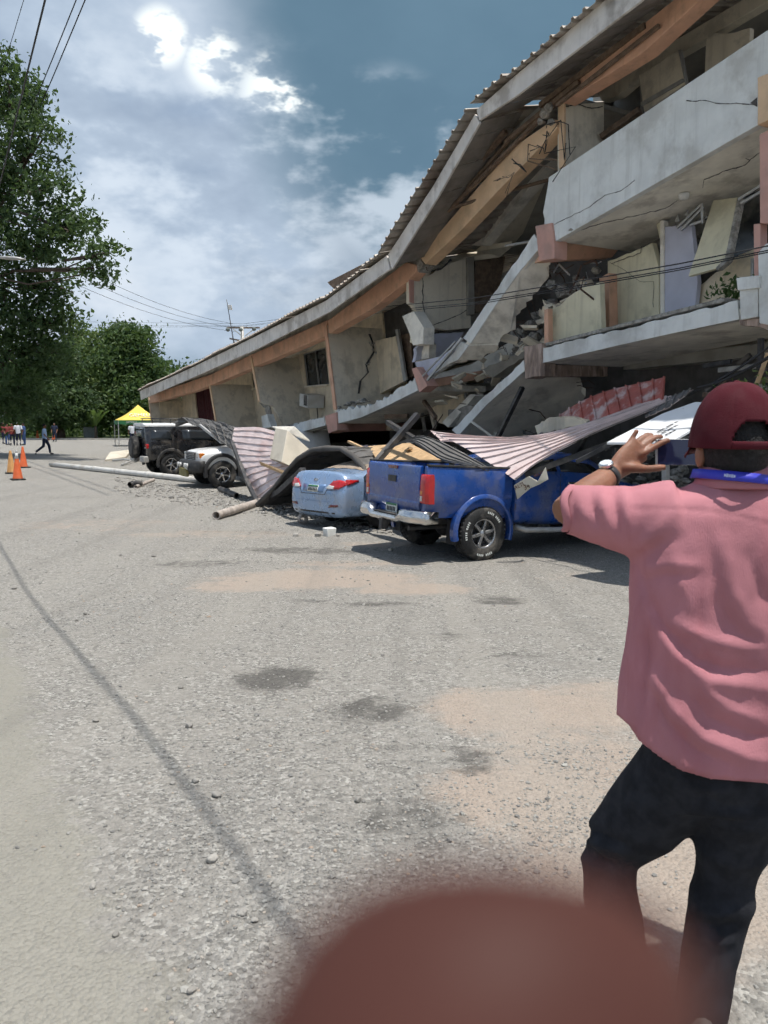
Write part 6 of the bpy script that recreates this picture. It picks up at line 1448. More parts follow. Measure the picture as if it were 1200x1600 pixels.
# --- hair below the cap
hr = MB().ball(hc+np.array([0, -.004, .000]), (.0845, .104, .114), 32, 24)
hm = hr.mesh('hair'); bmh = bmesh.new(); bmh.from_mesh(hm)
bmesh.ops.delete(bmh, geom=[v for v in bmh.verts if v.co.y > hc[1]+.055 or v.co.z < hc[2]-.072+.5*max(0, v.co.y-hc[1])], context='VERTS'); bmh.to_mesh(hm); bmh.free()
link('hair', hm, 'hair_black', man, smooth=True)
# --- cap: panelled dome, button, eyelets, back opening, strap, peak
cc_ = hc+Z*.018; capg = []; nA = 144; nI = 36; rz, rx, ry = .128, .0985, .118
mbc = MB(); grid = []
for i in range(nI+1):
    ph = (math.pi/2)*(i/nI)                     # 0 at the rim, 90 deg at the crown
    row = []
    for j in range(nA):
        th = 2*math.pi*j/nA; c, s = math.cos(th), math.sin(th)
        k = math.cos(ph)**.72 if i < nI else 0.
        seam = 1-.010*math.exp(-(math.sin(3*th)/.05)**2)*math.sin(min(1, 2.2*(1-i/nI))*math.pi/2)
        row.append(cc_+np.array([rx*k*c*seam, ry*k*s*seam, -.030+(rz+.030)*math.sin(ph)**1.15*(1-.10*(s > 0)*s*math.sin(ph))]))
    grid.append(row)
vs_, fs_ = [p_ for r_ in grid for p_ in r_], []
for i in range(nI):
    for j in range(nA):
        th = 2*math.pi*(j+.5)/nA; d_th = abs(math.atan2(math.sin(th+math.pi/2), math.cos(th+math.pi/2)))      # angle from the back
        if i >= 3 and (d_th/.52)**2+((i+.5-3)/8.5)**2 < 1: continue                                  # half-round opening over the strap
        fs_.append((i*nA+j, i*nA+(j+1) % nA, (i+1)*nA+(j+1) % nA, (i+1)*nA+j))
capo = mbc.add(vs_, fs_).build('cap', 'cap_maroon', man, smooth=True); s_ = capo.modifiers.new('solid', 'SOLIDIFY'); s_.thickness = .004; s_.offset = 1; pass
MB().ball(cc_+Z*(rz+.002), (.010, .010, .006), 12, 8).build('button', 'cap_maroon', capo, smooth=True)
pk_ = MB(); rg = []
for i in range(9):
    a = math.pi*(.14+.72*i/8); rg.append([cc_+np.array([rx*1.0*math.cos(a), ry*.98*math.sin(a), -.028]), cc_+np.array([rx*1.02*math.cos(a), ry*1.0*math.sin(a)+.075*math.sin(a)**1.5, -.045-.012*abs(math.cos(a))]), cc_+np.array([rx*1.02*math.cos(a), ry*.99*math.sin(a)+.075*math.sin(a)**1.5, -.050-.012*abs(math.cos(a))]), cc_+np.array([rx*.98*math.cos(a), ry*.95*math.sin(a), -.034])])
pk_.loft(rg, cap=True).build('peak', 'cap_maroon', capo, smooth=True)
for k in range(6):
    a = -math.pi/2+.55*(k-2.5); ey = cc_+np.array([rx*.80*math.cos(a), ry*.80*math.sin(a), .062]); MB().ball(ey, (.0045, .0045, .0045), 8, 6).build('eyelet', mat('cap_thread', (.09, .01, .018), .9, .1, 12) if 'cap_thread' not in M else 'cap_thread', capo, smooth=True)
stitch = MB(); rg = []
for i in range(17):
    a = -math.pi/2+(i/16-.5)*1.05; rg.append(cc_+np.array([rx*1.035*math.cos(a), ry*1.035*math.sin(a), -.020]))
stitch.tube(rg, [(.003, .009)]*17, 8, upd=(0, 0, 1)).build('strap', 'cap_maroon', capo, smooth=True)
# --- shirt
sr = MB(); rings = []
for v, cx, hw, dp in [(752, 1146, 50, .072), (764, 1144, 70, .082), (776, 1142, 112, .095), (800, 1139, 136, .110), (840, 1137, 144, .122), (890, 1134, 146, .126), (950, 1130, 142, .126), (1020, 1125, 144, .130), (1085, 1120, 150, .136), (1150, 1116, 152, .140), (1222, 1114, 150, .140), (1262, 1114, 150, .14)]:
    c = m_(cx, v); sc = np.linalg.norm(m_(cx+1, v)-m_(cx, v)); ring_ = []
    for a in np.linspace(0, 2*math.pi, 40, endpoint=False):
        ca, sa = math.cos(a), math.sin(a); ca = math.copysign(abs(ca)**.8, ca); sa = math.copysign(abs(sa)**.85, sa)
        ring_.append(c+np.array([hw*sc*ca, dp*sa, 0]))
    rings.append(ring_)
sr.loft(rings)
sr.tube([m_(1060, 812, .0), m_(1015, 816, .02), m_(975, 812, .045), m_(930, 802, .07), m_(893, 796, .088), m_(880, 792, .09)], [.105, .098, .086, .074, .064, .060], 20, sy=1.0)
sr.tube([m_(1220, 812, .0), m_(1262, 816, .02), m_(1300, 830, .07), m_(1330, 842, .12)], [.105, .095, .08, .07], 20)
me_ = remeshed(sr, 'shirt', .0085, 6)
co = np.zeros(len(me_.vertices)*3); me_.vertices.foreach_get('co', co); co = co.reshape(-1, 3); no = np.zeros_like(co).reshape(-1); me_.vertices.foreach_get('normal', no); no = no.reshape(-1, 3)
vv = co-CAM; dz_ = vv@fw; X = 600+FPX*(vv@rt)/dz_; Y = 800-FPX*(vv@upv)/dz_
bk = np.clip((YM+.10-co[:, 1])/.10, 0, 1)          # folds belong to the back and sides
def ridge(pts, amp, wd, taper=True):
    best = np.full(len(X), 1e9); tt = np.zeros(len(X)); n_ = len(pts)-1
    for i in range(n_):
        ax, ay = pts[i]; bx, by = pts[i+1]; dx, dy = bx-ax, by-ay
        t_ = np.clip(((X-ax)*dx+(Y-ay)*dy)/(dx*dx+dy*dy), 0, 1); d = np.hypot(X-ax-t_*dx, Y-ay-t_*dy)
        u_ = d < best; best = np.where(u_, d, best); tt = np.where(u_, (i+t_)/n_, tt)
    k = np.sin(np.pi*np.clip(tt*.92+.06, 0, 1))**.6 if taper else 1.
    return amp*(.45*np.exp(-(best/wd)**2)+.65*np.exp(-best/(wd*.55)))*k*bk
disp = np.zeros(len(X))
for args in [([(996, 885), (1010, 930), (1040, 985), (1085, 1032), (1130, 1046), (1215, 1050)], -.020, 15), ([(1000, 915), (1020, 965), (1055, 1020), (1105, 1062), (1215, 1078)], .020, 17), ([(1040, 960), (1100, 1000), (1160, 1012), (1215, 1010)], .012, 18),
             ([(1022, 1060), (1048, 1105), (1095, 1152), (1165, 1182), (1215, 1190)], .014, 12), ([(1015, 1075), (1040, 1125), (1085, 1172), (1150, 1200)], -.011, 9), ([(1070, 1080), (1110, 1125), (1170, 1150), (1215, 1150)], -.014, 12), ([(1090, 1068), (1130, 1105), (1190, 1125)], .012, 12),
             ([(1004, 930), (994, 1000), (978, 1105)], .014, 11), ([(1014, 950), (1010, 1040), (1000, 1130)], -.013, 8), ([(1030, 1090), (1026, 1140), (1040, 1180)], -.008, 8), ([(985, 1040), (975, 1110)], -.006, 6),
             ([(1130, 850), (1140, 920), (1170, 975), (1215, 1000)], .010, 20), ([(1110, 860), (1122, 940), (1155, 990), (1215, 1020)], -.010, 16), ([(1170, 870), (1190, 930), (1215, 950)], -.010, 15), ([(1050, 840), (1060, 900), (1085, 960)], .007, 20),
             ([(1000, 880), (1030, 850), (1060, 845)], -.010, 12), ([(992, 860), (1025, 830), (1050, 800)], .008, 12), ([(1005, 905), (1040, 898), (1090, 900)], -.008, 9), ([(1010, 890), (1050, 880), (1100, 885)], .007, 10),
             ([(922, 760), (926, 790), (938, 825)], -.010, 7), ([(938, 758), (944, 795), (956, 840)], .009, 8), ([(956, 757), (962, 795), (972, 850)], -.009, 8), ([(975, 757), (980, 800), (988, 860)], .007, 9), ([(905, 765), (908, 790), (915, 815)], .007, 6), ([(893, 770), (896, 800), (900, 825)], -.008, 5),
             ([(1085, 1000), (1130, 1018), (1190, 1022)], -.004, 4), ([(1080, 985), (1125, 1000), (1170, 1004)], .004, 4), ([(1100, 1085), (1150, 1100)], .004, 5), ([(1040, 970), (1075, 985), (1110, 992)], .004, 4)]:
    disp += ridge(*args)
disp += ridge([(985, 796), (1050, 795), (1100, 798), (1160, 808), (1215, 822)], -.0032, 2.2, False)
disp += ridge([(988, 790), (1050, 789), (1100, 792), (1160, 802), (1215, 816)], .0016, 3.5, False)
nz_ = np.array([mnoise.fractal(Vector((x*.010+y*.004, y*.006, 3.)), .8, 2., 3) for x, y in zip(X, Y)]); disp += .0055*nz_*bk
nz2 = np.array([mnoise.fractal(Vector((x*.05, y*.022, 7.)), .8, 2., 2) for x, y in zip(X, Y)]); disp += .0022*nz2
co = co+no*disp[:, None]
# hem: cut to the curved shirt tail
me_.vertices.foreach_set('co', co.reshape(-1)); me_.update()
vv = co-CAM; dz_ = vv@fw; X = 600+FPX*(vv@rt)/dz_; Y = 800-FPX*(vv@upv)/dz_
hem = np.interp(X, [955, 966, 984, 1000, 1030, 1065, 1110, 1200, 1280], [1112, 1118, 1134, 1158, 1182, 1204, 1217, 1224, 1160])
cuff = (X < 889)&(Y > 768)
bms = bmesh.new(); bms.from_mesh(me_); bms.verts.ensure_lookup_table()
kill = [v for v in bms.verts if Y[v.index] > hem[v.index] or X[v.index] < 882 or (Y[v.index] < 750 and abs(X[v.index]-1146) < 50)]
bmesh.ops.delete(bms, geom=kill, context='VERTS')
for _ in range(2):
    loose = [v for v in bms.verts if len(v.link_faces) < 2]
    bmesh.ops.delete(bms, geom=loose, context='VERTS')
for v in bms.verts:                                  # even out the cut line of the tail
    if any(len(e.link_faces) == 1 for e in v.link_edges):
        px, py = proj(v.co)
        if py > 1080:
            hv = np.interp(px, [955, 966, 984, 1000, 1030, 1065, 1110, 1200, 1280], [1112, 1118, 1134, 1158, 1182, 1204, 1217, 1224, 1160])
            v.co.z -= (hv-py)*.0019
bms.to_mesh(me_); bms.free()
sho = link('shirt', me_, 'shirt_pink', man, smooth=True); s_ = sho.modifiers.new('solid', 'SOLIDIFY'); s_.thickness = .004; s_.offset = 0
k_ = sho.modifiers.new('sm', 'SMOOTH'); k_.iterations = 2
# rolled cuff and collar
cf = MB(); c0 = m_(888, 794, .088); ax_ = el-sh; ax_ /= np.linalg.norm(ax_)
e1 = np.cross(ax_, Z); e1 /= np.linalg.norm(e1); e2 = np.cross(e1, ax_); rg = []
for o_, r_ in ((-.010, .061), (-.006, .0655), (.006, .0655), (.011, .061), (.006, .057), (-.006, .057), (-.010, .061)):
    rg.append([c0+ax_*(o_+.006*math.sin(3*a))+(e1*math.cos(a)+e2*math.sin(a))*r_*(1+.05*math.sin(2*a+1)) for a in np.linspace(0, 2*math.pi, 28, endpoint=False)])
cf.loft(rg, cap=False).build('cuff', 'shirt_pink', sho, smooth=True)
cl_ = MB(); rg = []; c0 = m_(1146, 746)
for i in range(25):
    a = -math.pi/2+(i/24-.5)*5.0; c, s = math.cos(a), math.sin(a); f_ = .5+.5*s
    rg.append([c0+np.array([.078*c, .080*s, -.004]), c0+np.array([.074*c, .075*s, .030-.012*f_]), c0+np.array([.080*c, .082*s, .032-.014*f_]), c0+np.array([.096*c, .100*s, -.018-.012*f_]), c0+np.array([.092*c, .096*s, -.022-.012*f_])])
cl_.loft(rg).build('collar', 'shirt_pink', sho, smooth=True)
# lanyard round the collar
ly = MB(); rg = []
for i in range(29):
    a = -math.pi/2+(i/28-.5)*4.4; c, s = math.cos(a), math.sin(a); f_ = .5+.5*s
    ce = c0+np.array([.0955*c, .0985*s, .008-.013*f_-.010*c]); rg.append([ce+Z*.010, ce+np.array([c*.006, s*.006, -.012]), ce+np.array([c*.004, s*.004, -.013]), ce+np.array([-c*.002, -s*.002, .009])])
lyo = ly.loft(rg).build('lanyard', 'lanyard', man, smooth=True)
for k in range(5):
    a = -math.pi/2-.62+.05*k; c, s = math.cos(a), math.sin(a); ce = c0+np.array([.1005*c, .1035*s, .006-.010*c]); MB().box(ce, (.004, .002, .006+.002*(k % 2)), Matrix.Rotation(a+math.pi/2, 3, 'Z')).build('lettering', 'lanyard_print', lyo)
# --- trousers
tr = MB()
tr.tube([m_(1118, 1090), m_(1118, 1150), m_(1120, 1200), m_(1122, 1245)], [(.165, .115), (.178, .122), (.18, .122), (.16, .115)], 28, upd=(0, 1, 0))
tr.tube([m_(1085, 1175, .0), m_(1052, 1225, .05), m_(1005, 1275, .11), m_(960, 1318, .155), m_(951, 1345, .15), m_(955, 1400, .12), m_(967, 1470, .08), m_(980, 1540, .05), m_(990, 1592, .02)], [.120, .120, .112, .092, .085, .079, .074, .068, .066], 22)
tr.tube([m_(1155, 1180), m_(1150, 1260), m_(1142, 1320, .02), m_(1128, 1400, .02), m_(1118, 1450, .015), m_(1104, 1530, -.01), m_(1090, 1600, -.03)], [.115, .112, .100, .084, .078, .070, .066], 22)
me_ = remeshed(tr, 'trousers', .009, 5)
co = np.zeros(len(me_.vertices)*3); me_.vertices.foreach_get('co', co); co = co.reshape(-1, 3); no = np.zeros(len(me_.vertices)*3); me_.vertices.foreach_get('normal', no); no = no.reshape(-1, 3)
vv = co-CAM; dz_ = vv@fw; X = 600+FPX*(vv@rt)/dz_; Y = 800-FPX*(vv@upv)/dz_; bk = np.ones(len(X)); disp = np.zeros(len(X))
for args in [([(905, 1292), (940, 1305), (985, 1322)], -.010, 8), ([(908, 1312), (950, 1322), (990, 1335)], .010, 9), ([(906, 1335), (940, 1345), (985, 1350)], -.007, 7), ([(1085, 1440), (1120, 1452), (1160, 1442)], -.012, 8), ([(1090, 1422), (1125, 1430), (1160, 1420)], .010, 8), ([(1095, 1465), (1130, 1475), (1155, 1468)], .009, 8), ([(1080, 1290), (1100, 1330), (1105, 1400)], .007, 12), ([(1100, 1240), (1130, 1262), (1200, 1262)], -.008, 10), ([(1060, 1230), (1110, 1235), (1160, 1225)], .006, 12), ([(1010, 1200), (985, 1250), (960, 1290)], .006, 12), ([(930, 1400), (940, 1450), (960, 1500)], .006, 10)]:
    disp += ridge(*args)
nz_ = np.array([mnoise.fractal(Vector((x*.012, y*.009, 13.)), .8, 2., 3) for x, y in zip(X, Y)]); disp += .006*nz_
co = co+no*disp[:, None]; me_.vertices.foreach_set('co', co.reshape(-1)); me_.update()
tro = link('trousers', me_, 'denim_black', man, smooth=True)
for L_, sdx in ((LL, -.03), (RL, .02)):
    fx = L_[-1]; so = MB(); rg = []
    for o_, hw, h in ((-.10, .030, .075), (-.06, .042, .095), (0., .044, .10), (.08, .048, .075), (.15, .046, .055), (.19, .030, .04)):
        c = np.array([fx[0]+o_*.15, fx[1]+o_, .352]); rg.append([c+np.array([hw*math.cos(a), 0, h*max(0, math.sin(a))]) for a in np.linspace(0, 2*math.pi, 16, endpoint=False)])
    so.loft(rg).build('shoe', 'black_plastic', man, smooth=True)
# --- wristwatch
wt = lerp(wr, el, .10); axw = (wr-el)/np.linalg.norm(wr-el); e1 = np.cross(axw, np.array([0, 1., 0])); e1 /= np.linalg.norm(e1); e2 = np.cross(e1, axw)
st_ = MB(); rg = []
for o_, r_ in ((-.010, .0315), (-.010, .0345), (.010, .0335), (.010, .0305), (-.010, .0315)): rg.append([wt+axw*o_+(e1*math.cos(a)+e2*math.sin(a))*r_ for a in np.linspace(0, 2*math.pi, 24, endpoint=False)])
wo = st_.loft(rg, cap=False).build('watch_strap', 'black_plastic', man, smooth=True)
to_cam = CAM-wt; to_cam -= axw*(to_cam@axw); to_cam /= np.linalg.norm(to_cam); dirw = to_cam*.62+np.cross(axw, to_cam)*(.78 if np.cross(axw, to_cam)[2] > 0 else -.78); dirw /= np.linalg.norm(dirw)
fx_ = np.cross(dirw, axw); cw = wt+dirw*.0335
def disc(c, r_, th, nrm_, seg=24):
    a_ = np.cross(nrm_, axw); a_ /= np.linalg.norm(a_); b_ = np.cross(nrm_, a_); return MB().loft([[c+nrm_*o_+(a_*math.cos(t_)+b_*math.sin(t_))*rr_ for t_ in np.linspace(0, 2*math.pi, seg, endpoint=False)] for o_, rr_ in ((0, r_), (th, r_), (th*1.2, r_*.9))])
disc(cw, .0205, .008, dirw).build('watch_case', 'chrome', wo, smooth=False, bevel=.001); disc(cw+dirw*.0085, .0165, .0022, dirw).build('watch_dial', 'watch_face', wo)
# --- the phone in his hands
pa_, pb2 = m_(1026, 688, .268), m_(1172, 690, .30); ph_ = [m_(1026, 686, .275), m_(1170, 686, .30), m_(1170, 727, .29), m_(1026, 727, .265)]
pho = thing('phone', 'dark smartphone held sideways in front of the maroon cap', 'phone', sum(ph_)/4)
MB().prism(ph_, np.array([-.002, .009, 0])).build('case', 'steel_pale', pho, bevel=.003)
MB().prism([lerp(sum(ph_)/4, q_, .975)-np.array([0, .0015, 0]) for q_ in ph_], np.array([0, .001, 0])).build('screen', 'phone_screen', pho)

# --- small figures
def figure(px, vf, label, shirt, trousers, pose='stand', face=0., h=1.70, hair='hair_black', group=None, xy=None, arms=None, shoes='black_plastic', seed=0):
    q = G(px, vf) if xy is None else np.array([xy[0], xy[1], 0.]); k = h/1.72
    t_ = thing('person', label, 'person', (q[0], q[1], gh(q[0], q[1])), (0, 0, face), group)
    A = lambda x, y, z: np.array([x, y, z])*k
    if pose == 'walk':
        legs = [[A(-.09, 0, .90), A(-.09, .20, .50), A(-.09, .24, .09)], [A(.09, 0, .90), A(.09, -.06, .48), A(.09, -.48, .16)]]
        feet_ = [(A(-.09, .24, .0), A(-.09, .42, .02)), (A(.09, -.52, .04), A(.09, -.44, .0))]; ar = [[A(-.20, 0, 1.40), A(-.25, -.06, 1.12), A(-.24, .10, .88)], [A(.20, 0, 1.40), A(.25, .05, 1.12), A(.24, .22, .92)]]
    else:
        o_ = .03*((seed % 3)-1); legs = [[A(-.10, 0, .90), A(-.11, .02+o_, .48), A(-.12, 0, .08)], [A(.10, 0, .90), A(.11, .02-o_, .48), A(.12, 0, .08)]]
        feet_ = [(A(-.12, -.04, 0), A(-.13, .18, 0)), (A(.12, -.04, 0), A(.13, .18, 0))]
        ar = [[A(-.20, 0, 1.40), A(-.27, -.02, 1.13), A(-.24, .10, .90)], [A(.20, 0, 1.40), A(.27, -.02, 1.13), A(.24, .10, .90)]] if arms != 'crossed' else [[A(-.20, 0, 1.40), A(-.27, .06, 1.12), A(.02, .24, 1.14)], [A(.20, 0, 1.40), A(.27, .06, 1.12), A(-.02, .24, 1.12)]]
    b = MB(); b.ball(A(0, .02, 1.60), np.array([.075, .095, .115])*k, 12, 8).ball(A(0, .115, 1.585), np.array([.014, .018, .024])*k, 6, 4).tube([A(0, 0, 1.40), A(0, .01, 1.54)], .055*k, 8)
    b.tube([A(0, 0, .85), A(0, 0, 1.15), A(0, 0, 1.42)], [(.13, .09), (.14, .09), (.12, .08)], 12, upd=(0, 1, 0))
    for a_ in ar:
        b.tube(a_, [.048*k, .040*k, .030*k], 8); d_ = a_[2]-a_[1]; d_ /= np.linalg.norm(d_); b.tube([a_[2]-d_*.01, a_[2]+d_*.07, a_[2]+d_*.12], [.030*k, .040*k, .02*k], 8)
        for j in range(4): b.tube([a_[2]+d_*.08, a_[2]+d_*.17*k+np.array([.012*(j-1.5), .012*(j-1.5), 0])], [.011, .008], 6)
    for l_ in legs: b.tube(l_, [.07*k, .05*k, .035*k], 8)
    me2 = remeshed(b, 'body', .018, 2); link('body', me2, 'skin', t_, smooth=True, local=True)
    s_ = MB(); s_.tube([A(0, 0, .86), A(0, 0, 1.0), A(0, 0, 1.2), A(0, 0, 1.36), A(0, 0, 1.46)], [(.175, .13), (.175, .13), (.18, .125), (.19, .11), (.09, .075)], 16, upd=(0, 1, 0))
    for a_ in ar: s_.tube([a_[0]*np.array([.7, 1, 1]), a_[0], lerp(a_[0], a_[1], .85)], [.085*k, .082*k, .068*k], 10)
    link('shirt', remeshed(s_, 'shirt', .02, 2), shirt, t_, smooth=True, local=True)
    s_ = MB(); s_.tube([A(0, 0, .96), A(0, 0, .84)], [(.165, .12), (.17, .12)], 14, upd=(0, 1, 0))
    for l_ in legs: s_.tube([l_[0], l_[1], lerp(l_[1], l_[2], .97)], [.098*k, .078*k, .062*k], 12)
    link('trousers', remeshed(s_, 'trousers', .02, 2), trousers, t_, smooth=True, local=True)
    for a_, c_ in feet_: MB().tube([a_+Z*.045, lerp(a_, c_, .5)+Z*.05, c_+Z*.03], [.042, .048, .035], 8).build('shoe', shoes, t_, smooth=True, local=True)
    hh = MB().ball(A(0, .005, 1.632), np.array([.082, .100, .095])*k, 12, 8).mesh('hair'); bmh = bmesh.new(); bmh.from_mesh(hh); bmesh.ops.delete(bmh, geom=[v for v in bmh.verts if v.co.y > .06*k and v.co.z < 1.66*k or v.co.z < 1.56*k], context='VERTS'); bmh.to_mesh(hh); bmh.free(); link('hair', hh, hair, t_, smooth=True, local=True)
    return t_
GRP = 'people standing at the far edge of the lot'
figure(71, 710.5, 'person in pale blue shirt and navy trousers walking across the lot', 'cloth_sky', 'cloth_navy', 'walk', R(-78), 1.74)
figure(5, 693.5, 'person in dark red shirt at the edge of the standing group', 'cloth_red', 'cloth_navy', 'stand', R(-60), 1.75, group=GRP, seed=1)
figure(12, 695, 'person in blue jeans half hidden between two red shirts', 'cloth_red', 'cloth_blue', 'stand', R(-110), 1.66, group=GRP, seed=2)
figure(20, 696, 'person in rust red shirt with folded arms in the standing group', 'cloth_red', 'cloth_navy', 'stand', R(200), 1.70, group=GRP, arms='crossed', seed=0)
figure(29.5, 696, 'grey-haired person in white shirt with back turned in the group', 'cloth_white', 'cloth_navy', 'stand', R(10), 1.80, hair='white_plastic', group=GRP, seed=1)
figure(38.5, 695.5, 'person in blue shirt and jeans at the end of the group', 'cloth_blue', 'cloth_blue', 'stand', R(100), 1.72, group=GRP, seed=2)
figure(86, 690, 'distant person standing behind the walking man', 'cloth_navy', 'cloth_navy', 'stand', R(180), 1.68, seed=1)
figure(207, 694, 'person in white shirt standing under the yellow canopy', 'cloth_white', 'cloth_navy', 'stand', R(30), 1.70, group='people under the canopy')
figure(215, 695, 'shorter person in pale shirt beside the canopy pole', 'cloth_white', 'cloth_navy', 'stand', R(-60), 1.60, group='people under the canopy', seed=2)

# ------------------------------------------------------------------ traffic cones
def cone(px, vf, label, m, h=.9, collar=False, group='traffic cones'):
    q = G(px, vf); t_ = thing('traffic_cone', label, 'traffic cone', (q[0], q[1], gh(q[0], q[1])), (0, 0, rng.uniform(0, 1)), group)
    MB().box((0, 0, .025), (.42, .42, .05)).build('base', 'black_rubber', t_, local=True, bevel=.015)
    MB().lathe([(.165, .05), (.155, .07), (.04, h-.03), (.034, h), (.02, h)], 24).build('cone_body', m, t_, local=True, smooth=True, bevel=0)
    if collar: MB().lathe([(.062, h-.17), (.040, h+.01), (.034, h+.012), (.03, h+.01)], 20).build('collar', 'white_plastic', t_, local=True, smooth=True); MB().lathe([(.03, h), (.035, h+.03), (.035, h+.10), (.02, h+.11)], 14).build('cone_tip', 'steel_pale', t_, local=True, smooth=True)
cone(28, 750, 'bright orange cone with white collar, front of the three', 'cone_orange', .88, True)
cone(18, 740, 'faded tan cone beside the bright orange one', 'cone_faded', .85)
cone(37, 731, 'orange cone behind the white-collared cone', 'cone_orange', .88)
cone(59, 686.5, 'far orange cone near the grass verge', 'cone_orange', 1.0); cone(84, 687.5, 'far orange cone behind the walking person', 'cone_orange', 1.0)

# ------------------------------------------------------------------ canopy tent
c = G(222, 697); hw_ = 1.62; rot = R(24)
tent = thing('canopy_tent', 'yellow pop-up canopy with green valance and white lettering', 'canopy', (c[0]-.45, c[1]+.8, 0), (0, 0, rot))
ze, za = 1.92, 3.08
cr_ = [(-hw_, -hw_), (hw_, -hw_), (hw_, hw_), (-hw_, hw_)]
for k in range(4):
    a, b = cr_[k], cr_[(k+1) % 4]; rg = []
    for i in range(9):
        u_ = i/8; p_ = [lerp(np.array([a[0], a[1], ze]), np.array([b[0], b[1], ze]), j/8) for j in range(9)]
        rg.append([lerp(q_, np.array([0, 0, za]), u_)-Z*.12*math.sin(math.pi*u_)*1.0 for q_ in p_])
    o = MB().loft(rg, cap=False, closed=False).build('roof_panel', 'tent_yellow', tent, local=True, smooth=True, fix=False); s_ = o.modifiers.new('solid', 'SOLIDIFY'); s_.thickness = .006
    rg = [[lerp(np.array([a[0], a[1], z]), np.array([b[0], b[1], z]), j/14)*np.array([1.004, 1.004, 1])+Z*(.03*math.sin(j*2.2) if z < ze else 0) for j in range(15)] for z in (ze-.30, ze+.005)]
    o = MB().loft(rg, cap=False, closed=False).build('valance', 'tent_green', tent, local=True, fix=False); s_ = o.modifiers.new('solid', 'SOLIDIFY'); s_.thickness = .005
    MB().tube([(a[0]*.99, a[1]*.99, 0), (a[0]*.99, a[1]*.99, ze)], .03, 8).build('leg', 'steel_pale', tent, local=True); 
    MB().beam((a[0]*.98, a[1]*.98, ze-.03), (b[0]*.98, b[1]*.98, ze-.03), .03, .03).build('frame_bar', 'steel_pale', tent, local=True)
tx = textobj('GEMELLI', .56, 'white_plastic', None, (0, 0, 0), (1, 0, 0), (0, 1, 0), 'lettering', .01); tx.parent = tent
sl_a = math.atan2(za-ze, hw_); tx.matrix_local = Matrix.Translation((.12, -hw_*.66, ze+(za-ze)*.34-.02)) @ Matrix.Rotation(sl_a, 4, 'X') @ Matrix.Diagonal((.85, 1, 1, 1))
tv = textobj('GEMELLI', .2, 'white_plastic', None, (0, 0, 0), (1, 0, 0), (0, 1, 0), 'lettering', .004); tv.parent = tent; tv.matrix_local = Matrix.Translation((-.7, -hw_*1.004-.012, ze-.14)) @ Matrix.Rotation(R(90), 4, 'X')
# green cabinet by the verge
q = G(142, 686); cb = thing('utility_cabinet', 'grey-green utility cabinet at the edge of the grass', 'cabinet', q, (0, 0, .2))
MB().box((0, 0, .62), (1.25, .8, 1.1)).build('housing', 'transformer', cb, local=True, bevel=.03); MB().box((0, 0, .04), (1.45, 1.0, .1)).build('plinth', 'kerb', cb, local=True); MB().box((0, 0, 1.2), (1.32, .88, .06)).build('lid', 'transformer', cb, local=True, bevel=.01)
for s in (-1, 1): MB().box((s*.31, -.405, .62), (.58, .02, .95)).build('door', 'transformer', cb, local=True, bevel=.008)

# ------------------------------------------------------------------ poles and wires
def sag(a, b, drop, n=24): return [lerp(a, b, t_)-Z*drop*4*t_*(1-t_) for t_ in np.linspace(0, 1, n)]
def wire(label, pts, r_=.012, group='overhead wires'): return tag(MB().tube(pts, r_, 6).build('overhead_wire', 'wire_black', None, smooth=True), label, 'wire', group)
SH = np.array([SUN.x, SUN.y, 0])/SUN.z
def over(a_px, b_px, H, r_, label, ext=14):
    a = GZ(*a_px, H) if False else CAM+ray(*a_px)*((H-2)/ray(*a_px)[2]); b = CAM+ray(*b_px)*((H-.15-2)/ray(*b_px)[2]); d = (b-a)/np.linalg.norm(b-a)
    return wire(label, [a-d*ext, a, lerp(a, b, .5)-Z*.02, b, b+d*ext*2], r_)
# the thick cable whose shadow crosses the lot
g0, g1 = G(0, 852), G(425, 1410); H_ = 7.6
c0_, c1_ = g0+SH*H_+Z*H_, g1+SH*H_+Z*H_; dd_ = (c0_-c1_)/np.linalg.norm(c0_-c1_)
wire('thick black cable passing overhead above the gravel track', [c1_-dd_*12, c1_, c0_, c0_+dd_*26-Z*.9, c0_+dd_*50-Z*1.2], .014)
over((119, 0), (52, 165), 17, .022, 'thin wire beside the thick overhead cable'); over((133, 0), (58, 178), 17.5, .024, 'outer wire of the pair beside the thick cable'); over((37, 0), (9, 92), 18, .013, 'finest wire above the tall dark tree')
# wires crossing the building front
for k, (dy, lb) in enumerate([(0, 'upper wire strung along the broken building front'), (7, 'lower wire strung along the broken building front'), (10, 'lowest wire strung along the broken building front')]):
    A_, B_, C_, E_ = FP(1290, 366+dy, -1.7), FP(900, 440+dy, -1.7), W(560, 483+dy*.9, 26), W(380, 506+dy*.4, 42)
    F_2 = W(130, 503+dy*.9, 62); wire(lb, [A_, lerp(A_, B_, .5)-Z*.02, B_, FP(740, 466+dy, -1.75), C_, E_, F_2, W(60, 500+dy, 70)], .007 if k else .008)
for k in range(3): wire(['thin wire sloping down to the utility pole', 'second thin wire sloping to the utility pole', 'third thin wire sloping to the utility pole'][k], sag(W(84-k*4, 396+k*14, 45), W(366+k*2, 506+k*6, 60), .6), .012)
for k, (a, b) in enumerate([((1075, 618), (1215, 532)), ((1082, 612), (1215, 548)), ((1088, 606), (1200, 560))]):
    wire(['black stay cable rising from the sheet to the balcony', 'second stay cable beside the black one', 'slack stay cable below the other two'][k], sag(FP(*a, -.8), FP(*b, -.3), .05), .016, 'stay cables at the near end')
up_ = thing('utility_pole', 'utility pole with crossarms and insulators behind the far roof', 'utility pole', (W(381, 640, 60)[0], 60, 0))
x0 = W(381, 640, 60)[0]; zt = W(381, 510, 60)[2]
